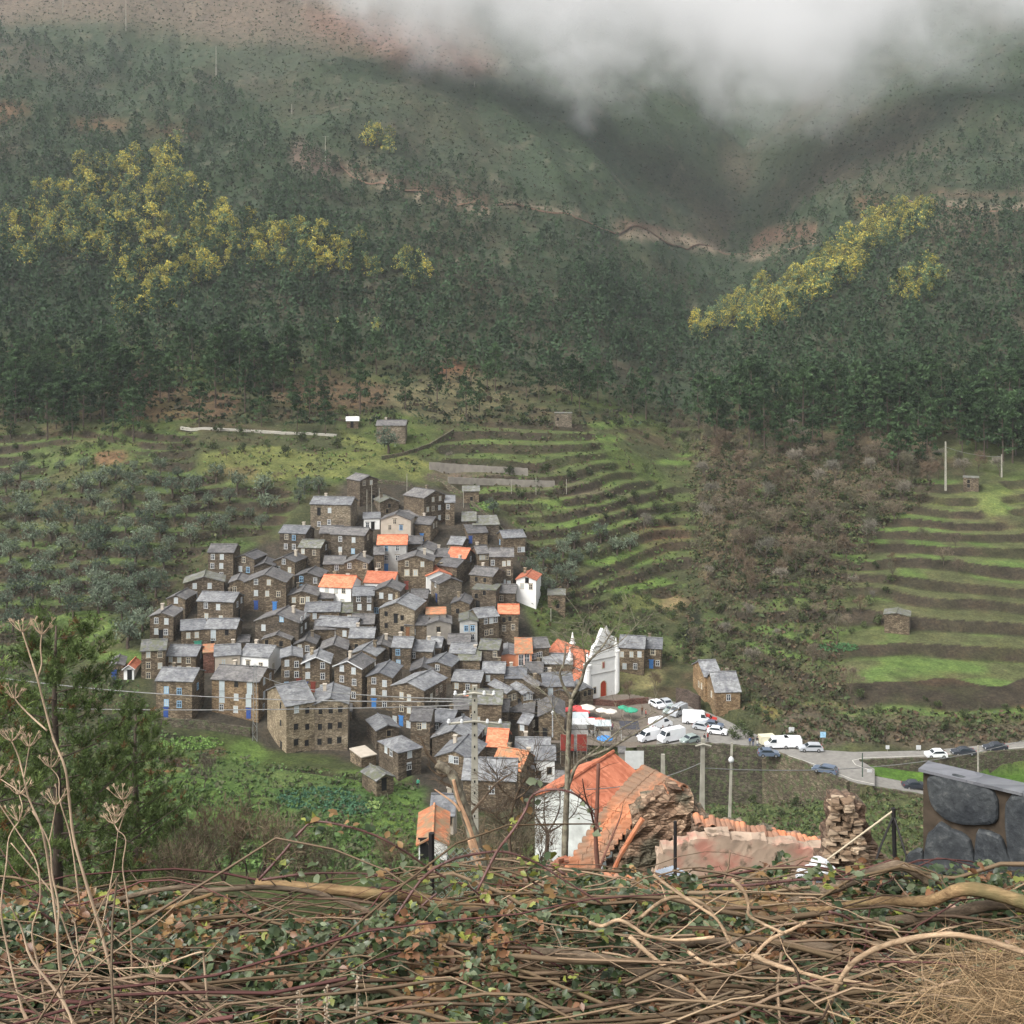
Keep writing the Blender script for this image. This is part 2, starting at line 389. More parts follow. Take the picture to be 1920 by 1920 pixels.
def ell(px,py,rx,ry,c,s=1.0,nz=.25,rot=0):
    pts=[(px+rx*math.cos(t)*math.cos(rot)-ry*math.sin(t)*math.sin(rot),py+ry*math.sin(t)*math.cos(rot)+rx*math.cos(t)*math.sin(rot)) for t in [k*math.pi/8 for k in range(16)]]
    patch(pts,c,s,4,nz,ymin=100)
GB=(.112,.172,.044); GG=(.090,.128,.043); GY=(.135,.15,.05); BR=(.115,.072,.045); RS=(.20,.085,.05); ST=(.085,.07,.052); PK=(.17,.115,.09)
DG=(.05,.08,.03)
# mountain: bare pinkish earth and brown heath at the top left, tracks
patch([(-300,-200),(700,-200),(960,130),(900,140),(700,90),(400,75),(200,40),(-300,60)],(.13,.10,.075),.8,10,.2,400)
patch([(560,20),(760,30),(920,115),(900,140),(730,115),(600,60)],(.15,.085,.065),.65,8,.2,400)
ell(20,205,45,14,RS,.6); ell(190,235,60,10,RS,.5); ell(320,246,60,8,RS,.5); ell(0,280,60,14,(.12,.08,.06),.6)
ell(590,300,60,28,(.14,.10,.08),.8,.2,.5); ell(1390,320,30,60,(.085,.07,.05),.5,.2,-.7); ell(1360,430,60,40,(.08,.065,.045),.4)
ell(1640,385,50,18,RS,.4); ell(1800,420,80,40,(.12,.085,.06),.5)
ell(860,700,40,18,RS,.9); ell(640,740,140,22,BR,.7); ell(330,760,120,30,BR,.8); ell(230,700,80,30,(.09,.055,.04),.7)
ell(840,745,120,45,(.13,.12,.065),.8); ell(1290,700,60,20,BR,.4)
# meadows
patch([(380,850),(500,830),(660,860),(650,905),(560,900),(430,893),(375,880)],(.135,.15,.05),.9,4,.35,200)
patch([(640,800),(700,830),(820,870),(800,905),(700,885),(650,870)],GY,.8,4,.3,200)
ell(450,885,50,10,BR,.6); ell(150,820,60,12,BR,.6); ell(60,860,120,12,GG,.6); ell(210,855,30,14,(.19,.09,.06),.8)
ell(160,1170,60,40,GB,.9); ell(60,1010,50,30,GG,.5); ell(330,960,60,12,GG,.8); ell(420,1020,60,10,GG,.8); ell(230,1245,60,12,GB,.9)
ell(210,1000,40,30,DG,.5)
for a in ((960,828,100,9),(1110,822,70,8),(1090,838,60,6),(900,862,60,8),(1080,865,60,7),(1150,905,26,14),(1090,945,110,10),(960,945,60,9),(1100,985,130,13),(1210,945,60,14),(1240,975,50,10),(1320,848,50,8),(1290,870,60,7),(1190,1042,80,18),(1130,1050,40,12),(1190,1098,100,14),(950,920,40,10),(890,925,40,10),(1150,800,50,6)):
    ell(*a,GB,.95,.2)
ell(1240,1000,55,20,(.19,.11,.065),.95,.1); ell(1235,1025,30,16,(.19,.11,.065),.8,.1)
ell(1255,1125,35,14,(.26,.19,.10),.95,.1); ell(1190,1125,60,12,GY,.8)
for a in ((880,890,80,14),(960,905,80,10),(1050,905,60,12),(1120,925,120,8),(1000,880,70,6)): ell(*a,(.135,.105,.08),.9,.15)
# right slope: leaf litter and brush brown, green treads
patch([(1300,790),(1760,830),(1740,930),(1620,1010),(1500,1100),(1380,1120),(1300,1050)],(.095,.072,.046),.8,8,.2,200)
ell(1850,940,120,24,(.14,.175,.052),1,.15)
for a in ((1480,1120,50,16),(1520,1190,80,12),(1640,1195,70,14),(1570,1215,40,10),(1700,1222,60,8),(1620,1120,60,10)): ell(*a,GB,.8,.2)
ell(1770,1280,70,14,(.19,.095,.06),.8); ell(1460,1235,30,10,(.19,.11,.07),.7); ell(1920,1330,30,12,RS,.8); ell(1550,1400,60,6,GG,.8)
ell(1470,1330,40,9,(.20,.17,.06),.8); ell(1400,1180,60,60,GG,.4)
# village ground
patch([(425,1040),(560,1000),(655,900),(860,920),(990,1000),(1010,1060),(970,1120),(1010,1200),(1100,1290),(1100,1420),(960,1520),(790,1500),(700,1420),(500,1400),(300,1345),(275,1270),(295,1200),(360,1100)],(.062,.053,.042),.95,6,.0,120,380)
ell(1190,1265,60,18,(.20,.18,.085),.9,.1); ell(1260,1215,40,30,GG,.5); ell(1130,1320,60,30,(.085,.06,.045),.6)
ell(1330,1180,25,60,GG,.5)
# rock cutting above the road, slopes under the car park
patch([(1480,1325),(1600,1330),(1920,1340),(1920,1390),(1740,1398),(1600,1400),(1500,1396)],(.105,.085,.062),.85,4,.3,200)
ell(1830,1335,120,7,GB,.9); ell(1500,1320,100,8,GY,.5)
patch([(1200,1405),(1430,1415),(1600,1480),(1740,1500),(1740,1640),(1200,1640)],(.10,.13,.05),.8,6,.3,120,230)
patch([(1240,1420),(1440,1430),(1560,1480),(1500,1520),(1300,1500)],(.085,.07,.05),.9,5,.2,170,232)
K=lerp(K,(.085,.16,.03),soft(wl&~inl&~inr,2))
# garden
patch([(250,1400),(520,1440),(800,1470),(820,1620),(500,1660),(250,1620)],(.088,.15,.038),.85,6,.25,105,225)
ell(320,1440,45,16,RS,1,.0); ell(400,1408,30,8,(.16,.09,.06),.9); ell(350,1395,60,16,GB,.9); ell(600,1500,110,28,(.07,.13,.05),.7)
ell(470,1415,40,22,GB,.9); ell(700,1450,60,16,GB,.9); ell(740,1545,70,26,GB,.9)
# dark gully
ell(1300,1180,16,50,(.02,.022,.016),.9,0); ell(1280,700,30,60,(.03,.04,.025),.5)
# terraced walls: colour follows the steep part of each step

tread=np.clip(TERR*1.4,0,1)*np.clip((.68-FR)*10,0,1)*(PX2>1400)*(Y>200)
K=lerp(K,(.098,.105,.048),tread*np.clip((n2-.34)*6+np.clip((PX2-1560)/150,0,.8),0,1)*.85)
K=lerp(K,(.105,.165,.045),tread*np.clip((fbm(X,Y,14,3,83)-.52)*9,0,1)*.85)
tread=np.clip(TERR*1.4,0,1)*np.clip((.66-FR)*8,0,1)*(PX2<620)*(Y>200)
K=lerp(K,GG,tread*np.clip((n2-.36)*6,0,1)*.9)
tread=np.clip(TERR*1.4,0,1)*np.clip((.68-FR)*10,0,1)*(PX2>800)*(PX2<1320)*(Y>240)
K=lerp(K,(.092,.115,.043),tread*np.clip((n2-.34)*6,0,1)*.7)
tc=MT*.9
# earth cut of the tracks across the mountain, and the dark wooded ravine
def cut(pp,w,c,s=.95):
    up_=[(a,b-w/2) for a,b in pp]; dn_=[(a,b+w/2) for a,b in pp[::-1]]
    global K
    m=soft(inpoly(PX2,AP2,up_+dn_)&(Y>300),1)*s; K=lerp(K,c,np.clip(m*1.3,0,1))
TRC=(.18,.145,.105); CUTC=(.10,.07,.048)
cut([(632,304),(700,326),(760,345),(840,364),(915,376)],16,CUTC,.8); cut([(640,318),(700,342),(760,360),(840,380),(918,396)],7,TRC)
cut([(925,380),(1000,386),(1060,398),(1110,408)],6,TRC,.8); cut([(1150,418),(1200,424),(1250,436),(1300,450)],14,CUTC); cut([(1155,440),(1220,440),(1280,450),(1340,466)],14,TRC)
cut([(1340,466),(1370,478),(1400,486),(1440,478)],8,TRC); cut([(1405,462),(1440,442),(1480,436),(1530,432)],30,(.105,.068,.046),.8); cut([(1380,478),(1440,474),(1500,462),(1540,450)],5,TRC)
cut([(1700,372),(1760,362),(1830,366),(1940,360)],9,CUTC,.8); cut([(1720,384),(1780,384),(1860,388),(1960,386)],7,TRC,.9)
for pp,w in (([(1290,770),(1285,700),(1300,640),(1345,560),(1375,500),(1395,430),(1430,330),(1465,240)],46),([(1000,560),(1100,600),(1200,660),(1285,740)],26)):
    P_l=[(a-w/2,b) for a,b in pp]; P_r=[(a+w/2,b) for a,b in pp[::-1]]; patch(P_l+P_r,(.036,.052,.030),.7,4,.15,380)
wallm=np.clip(TERR*1.4,0,1)*np.clip((FR-.66)*14,0,1)*(Y>110)
K=lerp(K,(.046,.038,.027),wallm*(.8+.2*np.clip((n1-.35)*4,0,1)))
# near ground: leaf litter
nm=np.clip((12-Y)/4,0,1); K=lerp(K,(.07,.05,.033),nm)
K=K*(.72+.56*n3)[...,None]*(.85+.3*n1)[...,None]
nu,ny=Z.shape
I=np.arange(nu*ny).reshape(nu,ny)
Qd=np.stack([I[:-1,:-1],I[1:,:-1],I[1:,1:],I[:-1,1:]],-1).reshape(-1,4)
def ground_mat():
    m,nt,b=newmat('ground'); a=N(nt,'ShaderNodeVertexColor'); a.layer_name='Col'
    tc=N(nt,'ShaderNodeTexCoord')
    no=N(nt,'ShaderNodeTexNoise'); no.inputs['Scale'].default_value=1.6; no.inputs['Detail'].default_value=9; no.inputs['Roughness'].default_value=.7
    nt.links.new(tc.outputs['Object'],no.inputs['Vector'])
    c=mixc(nt,a.outputs['Color'],ramp(nt,no.outputs['Fac'],[(.3,(.5,.5,.5)),(.52,(1,1,1)),(.72,(1.55,1.5,1.4))]),1.0,'MULTIPLY')
    n2_=N(nt,'ShaderNodeTexNoise'); n2_.inputs['Scale'].default_value=.22; n2_.inputs['Detail'].default_value=10; n2_.inputs['Roughness'].default_value=.75
    nt.links.new(tc.outputs['Object'],n2_.inputs['Vector'])
    c=mixc(nt,c,ramp(nt,n2_.outputs['Fac'],[(.32,(.62,.66,.62)),(.5,(1,1,1)),(.68,(1.4,1.28,1.15))]),1.0,'MULTIPLY')
    nt.links.new(c,b.inputs['Base Color']); b.inputs['Roughness'].default_value=.95; b.inputs['Specular IOR Level'].default_value=.1
    ad=N(nt,'ShaderNodeMath',operation='ADD'); nt.links.new(no.outputs['Fac'],ad.inputs[0]); nt.links.new(n2_.outputs['Fac'],ad.inputs[1])
    bump(nt,b,ad.outputs[0],.9,.5)
    return m
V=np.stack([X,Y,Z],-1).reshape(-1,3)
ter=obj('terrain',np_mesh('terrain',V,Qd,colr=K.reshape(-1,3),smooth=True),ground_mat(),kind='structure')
del V
# ------------------------------------------------------------ building materials
W={
'st':stone('schist',(.070,.055,.038),(.124,.099,.070),(.21,.172,.125)),
'sb':stone('beige_schist',(.13,.108,.076),(.21,.175,.125),(.32,.275,.205)),
'so':stone('tan_schist',(.17,.115,.062),(.28,.19,.105),(.40,.29,.17)),
'wh':plain('whitewash',(.74,.74,.71),.85,.06,.8),
'cr':plain('cream_render',(.42,.37,.30),.9,.12,.8),
'gr':plain('grey_render',(.36,.355,.335),.9,.22,.7),
'dg':plain('dull_render',(.22,.20,.17),.9,.18,.7),
'pe':plain('peach_render',(.55,.24,.13),.9,.1,.8),
'rb':stone('red_rubble',(.10,.05,.035),(.17,.08,.055),(.22,.12,.09)),
'or':slate('terracotta',(.42,.125,.06),(.62,.23,.125),.8,None,3.4,(.82,.74,.70)),
'oo':slate('old_terracotta',(.42,.15,.07),(.62,.24,.11),.8,(.22,.17,.10),3.2,(.7,.7,.7)),
'sl':slate('slate_light',(.125,.127,.125),(.235,.238,.235),.7),
'sd':slate('slate_dark',(.085,.080,.074),(.165,.158,.148),.75),
'sm':slate('slate_mossy',(.11,.11,.10),(.24,.235,.22),.75,(.10,.105,.06)),
}
PANE=plain('window_glass',(.03,.035,.045),.15,.2,1,0,.6)
PWH=plain('white_paint',(.52,.53,.52),.6,.08,2)
PCR=plain('cream_surround',(.48,.43,.33),.7,.1,2)
PLB=plain('light_blue_paint',(.25,.42,.58),.6,.1,2)
PDB=plain('blue_paint',(.035,.075,.24),.55,.15,2)
PBB=plain('bright_blue_paint',(.06,.20,.48),.55,.1,2)
PRD=plain('dark_red_paint',(.20,.05,.035),.6,.15,2)
PDK=plain('dark_opening',(.012,.012,.012),.9,.2,2)
PBW=plain('brown_timber',(.16,.075,.035),.8,.2,2)
PGN=plain('green_paint',(.05,.25,.17),.6,.2,2)
PGL=plain('pale_shutter',(.42,.47,.48),.6,.1,2)

def add_opening(root,kind,fx,z,w,h,face,dims,rz=0):
    """a window or door child on a facade. face: 'f' front (y=-d/2 side), 'r','l' sides"""
    Wd,D=dims
    if face=='f': c=Vector((fx,-D/2,z)); ux=Vector((1,0,0)); n=Vector((0,-1,0))
    elif face=='r': c=Vector((Wd/2,fx,z)); ux=Vector((0,1,0)); n=Vector((1,0,0))
    else: c=Vector((-Wd/2,-fx,z)); ux=Vector((0,-1,0)); n=Vector((-1,0,0))
    up=Vector((0,0,1))
    def bx(mb,cx,cz,sx,sz,t,off):
        p=c+ux*cx+up*cz+n*off
        q=[p-ux*sx/2-up*sz/2,p+ux*sx/2-up*sz/2,p+ux*sx/2+up*sz/2,p-ux*sx/2+up*sz/2]
        mb.slab(q,t)
    fr={'w':PWH,'c':PCR,'b':PLB,'d':None,'B':PDB,'A':PBB,'R':PRD,'D':None,'o':PBW,'t':PWH,'g':PGN,'T':PCR,'p':PGL}[kind]
    isdoor=kind in 'BARDog'
    frame=MB()
    if isdoor:
        bx(frame,0,0,w,h,.10,.05)
        bx(frame,0,h/2+.07,w+.36,.14,.14,.08)
        ob=frame.build('door',[fr or PDK],root)
        if kind in 'BAR':
            p=MB(); bx(p,w*.3,0,.07,.14,.04,.09); p.build('handle',[PDK],ob)
        return
    if kind=='d':
        bx(frame,0,h/2+.06,w+.3,.12,.16,.07); bx(frame,0,-h/2-.05,w+.2,.10,.16,.08)
        bx(frame,-w/2-.04,0,.08,h,.12,.05); bx(frame,w/2+.04,0,.08,h,.12,.05)
        ob=frame.build('window',[W['sb']],root)
        p=MB(); bx(p,0,0,w-.004,h-.004,.06,.03); p.build('pane',[PDK],ob); return
    f=.11 if kind!='T' else .26
    bx(frame,0,h/2+f/2,w+2*f,f,.10,.06); bx(frame,0,-h/2-f/2,w+2*f+.1,f,.13,.08)
    bx(frame,-w/2-f/2,0,f,h,.10,.06); bx(frame,w/2+f/2,0,f,h,.10,.06)
    bx(frame,0,0,.09,h,.07,.06)
    if h>1.0: bx(frame,0,h*.12,w,.07,.066,.058)
    ob=frame.build('window',[fr],root)
    p=MB(); bx(p,0,0,w-.004,h-.004,.04,.012)
    r=R.random()
    p.build('pane',[PGL if r<.45 or kind=='p' else PANE],ob)
    if r>.55 and kind in 'wcb' and face=='f':
        sh=MB(); bx(sh,0,h/2+f+.10,w+.5,.16,.12,.07); sh.build('lintel',[W['sb']],ob)

def house_geo(root,w,d,h,typ,wall,roof,pitch,base=3.0,ov=.28,verge=None,th=.16,chim=0,shift=(0,0)):
    hw,hd=w/2,d/2; sx,sy=shift
    mb=MB()
    B=-base
    def sh(p): return (p[0]+sx,p[1]+sy,p[2])
    def poly(pts): mb.poly([sh(p) for p in pts])
    rise=pitch*(hd if typ in 'SL' else hw)
    if typ=='S':
        poly([(-hw,-hd,B),(hw,-hd,B),(hw,-hd,h),(-hw,-hd,h)]); poly([(hw,hd,B),(-hw,hd,B),(-hw,hd,h),(hw,hd,h)])
        poly([(hw,-hd,B),(hw,hd,B),(hw,hd,h),(hw,0,h+rise),(hw,-hd,h)]); poly([(-hw,hd,B),(-hw,-hd,B),(-hw,-hd,h),(-hw,0,h+rise),(-hw,hd,h)])
    elif typ=='G':
        poly([(-hw,-hd,B),(hw,-hd,B),(hw,-hd,h),(0,-hd,h+rise),(-hw,-hd,h)]); poly([(hw,hd,B),(-hw,hd,B),(-hw,hd,h),(0,hd,h+rise),(hw,hd,h)])
        poly([(hw,-hd,B),(hw,hd,B),(hw,hd,h),(hw,-hd,h)]); poly([(-hw,hd,B),(-hw,-hd,B),(-hw,-hd,h),(-hw,hd,h)])
    else:
        hb=h+(rise if typ=='L' else 0)
        poly([(-hw,-hd,B),(hw,-hd,B),(hw,-hd,h),(-hw,-hd,h)]); poly([(hw,hd,B),(-hw,hd,B),(-hw,hd,hb),(hw,hd,hb)])
        poly([(hw,-hd,B),(hw,hd,B),(hw,hd,hb),(hw,-hd,h)]); poly([(-hw,hd,B),(-hw,-hd,B),(-hw,-hd,h),(-hw,hd,hb)])
    mb.build('wall',[wall],root)
    rb=MB()
    def slab(q): rb.slab([sh(p) for p in q],th)
    t=th*.96
    jz=lambda: R.uniform(-.05,.05)
    if typ=='S':
        e=pitch*ov; y=hd+ov; x=hw+ov
        # several courses so the roof edge is not a ruled line
        n=max(2,int(w/3.2)); xs=[-x+2*x*i/n for i in range(n+1)]
        for i in range(n):
            a=jz()*.6; g=.004
            slab([(xs[i]+g,-y,h-e+t+a),(xs[i+1]-g,-y,h-e+t+a*.3),(xs[i+1]-g,0,h+rise+t+a),(xs[i]+g,0,h+rise+t+a)])
            slab([(xs[i]+g,0,h+rise+t+a),(xs[i+1]-g,0,h+rise+t+a),(xs[i+1]-g,y,h-e+t),(xs[i]+g,y,h-e+t)])
    elif typ=='G':
        e=pitch*ov; x=hw+ov; y=hd+ov
        n=max(2,int(d/3.2)); ys=[-y+2*y*i/n for i in range(n+1)]
        for i in range(n):
            a=jz()*.6; g=.004
            slab([(-x,ys[i]+g,h-e+t+a),(0,ys[i]+g,h+rise+t+a),(0,ys[i+1]-g,h+rise+t+a),(-x,ys[i+1]-g,h-e+t+a)])
            slab([(0,ys[i]+g,h+rise+t+a),(x,ys[i]+g,h-e+t+a),(x,ys[i+1]-g,h-e+t+a),(0,ys[i+1]-g,h+rise+t+a)])
    elif typ=='H':
        x=hw+ov; y=hd+ov; e=pitch*ov; rz=h+pitch*min(hd,hw)+t; k=max(hw-hd,.3); z=h-e+t
        A=(-x,-y,z);B_=(x,-y,z);C_=(x,y,z);D_=(-x,y,z);E=(-k,0,rz);F_=(k,0,rz)
        slab([A,B_,F_,E]); slab([C_,D_,E,F_])
        rb.poly([sh(B_),sh(C_),sh(F_)]); rb.poly([sh(D_),sh(A),sh(E)])
    elif typ=='L':
        slab([(-hw-ov,-hd-ov,h-pitch*ov+t),(hw+ov,-hd-ov,h-pitch*ov+t),(hw+ov,hd+ov,h+rise+pitch*ov+t),(-hw-ov,hd+ov,h+rise+pitch*ov+t)])
    else:
        slab([(-hw-.15,-hd-.15,h+t),(hw+.15,-hd-.15,h+t),(hw+.15,hd+.15,h+t),(-hw-.15,hd+.15,h+t)])
    ro=rb.build('roof',[roof],root)
    if typ in 'SG':      # ridge capping
        cb=MB(); zz=h+rise+t+.07
        if typ=='S': cb.tube([sh((-hw-ov,0,zz)),sh((0,0,zz+.03)),sh((hw+ov,0,zz))],.13,5)
        else: cb.tube([sh((0,-hd-ov,zz)),sh((0,0,zz+.03)),sh((0,hd+ov,zz))],.13,5)
        cb.build('ridge_cap',[roof],ro)
    if verge:
        vb=MB(); x=hw+ov+.02; e=pitch*ov; y=-hd-ov-.09
        if typ=='G':
            vb.tube([sh((-x,y,h-e+t)),sh((0,y,h+rise+t+.05)),sh((x,y,h-e+t))],.12,4)
            vb.build('verge_board',[verge],ro)
    if not chim and d>=6 and typ in 'SG' and R.random()<.4: chim=.9
    if chim:
        c=MB(); cx=hw*.45*(1 if R.random()<.5 else -1); cz=h+rise*.75
        c.box((cx+sx,hd*.25*chim+sy,cz+.45),(.62,.62,1.5)); c.box((cx+sx,hd*.25*chim+sy,cz+1.27),(.82,.82,.12))
        c.build('chimney',[W['cr'] if R.random()<.5 else W['sb']],ro)
HN=[0]
def house(x0,x1,ye,yb,s,typ,wall,roof,wins,label,d=6.5,pitch=.38,name='stone_house',cat='house',verge=None,chim=0,Y=None,group='houses of the hillside village',base=3.0,root=None):
    """front facade between photo columns x0,x1, eave row ye, ground row yb, s = visible side width (+right,-left)"""
    cx=(x0+x1)/2
    if Y is None:
        hp=hit(cx,yb,smooth=True,y0=90); Y=hp[1]
    zb=-(yb-HZ)/F*Y; u=(cx-960)/F
    h=(yb-ye)/F*Y
    K_=abs(s)*Y/(F*d)
    K_=min(K_,.97)
    if s>=0: a=math.asin(-K_/math.sqrt(1+u*u))-math.atan(u)
    else: a=math.asin(K_/math.sqrt(1+u*u))-math.atan(u)
    a=max(-1.2,min(1.2,a))
    w=(x1-x0)*Y/F/max(.3,(math.cos(a)-math.sin(a)*u))
    # centre of the body: behind the middle of the front facade
    ctr=Vector((u*Y,Y,zb))+Vector((-math.sin(a),math.cos(a),0))*d/2
    if root is None:
        root=empty(name,ctr,a,label=label,cat=cat,group=group)
        shift=(0,0)
    rt=root
    house_geo(rt,w,d,h,typ,W[wall],W[roof],pitch,verge=verge,chim=chim,base=base)
    for t in wins.split():
        k=t[0]; side=None
        if k=='<' or k=='>': side='l' if k=='<' else 'r'; k=t[1]; t=t[1:]
        px,py=map(float,t[1:].split(','))
        hh=1.15; ww=.72
        if k in 'BARDo': hh=1.95; ww=.95
        if k=='g': hh=.9; ww=1.5
        if k=='t' or k=='p': hh=2.3; ww=.9; k='p' if k=='p' else 't'
        if k=='d': hh=1.15; ww=.8
        zf=(yb-py)/(yb-ye)*h; zf=min(max(zf,hh/2+.05),h+ (pitch*w/2-1.0 if typ=='G' else -hh/2-.12))
        if k in 'BARDo': zf=max(zf,hh/2+.02)
        if side is None:
            fx=((px-cx)/(x1-x0))*w; fx=max(-w/2+.6,min(w/2-.6,fx))
            add_opening(rt,k,fx,zf,ww,hh,'f',(w,d))
        else:
            sw=max(abs(s),1)
            fy=((px-x1)/sw if side=='r' else (x0-px)/sw)-.5
            fy=max(-.5,min(.5,fy))*d*.9
            add_opening(rt,k,fy,zf,ww,hh,side,(w,d))
    return rt
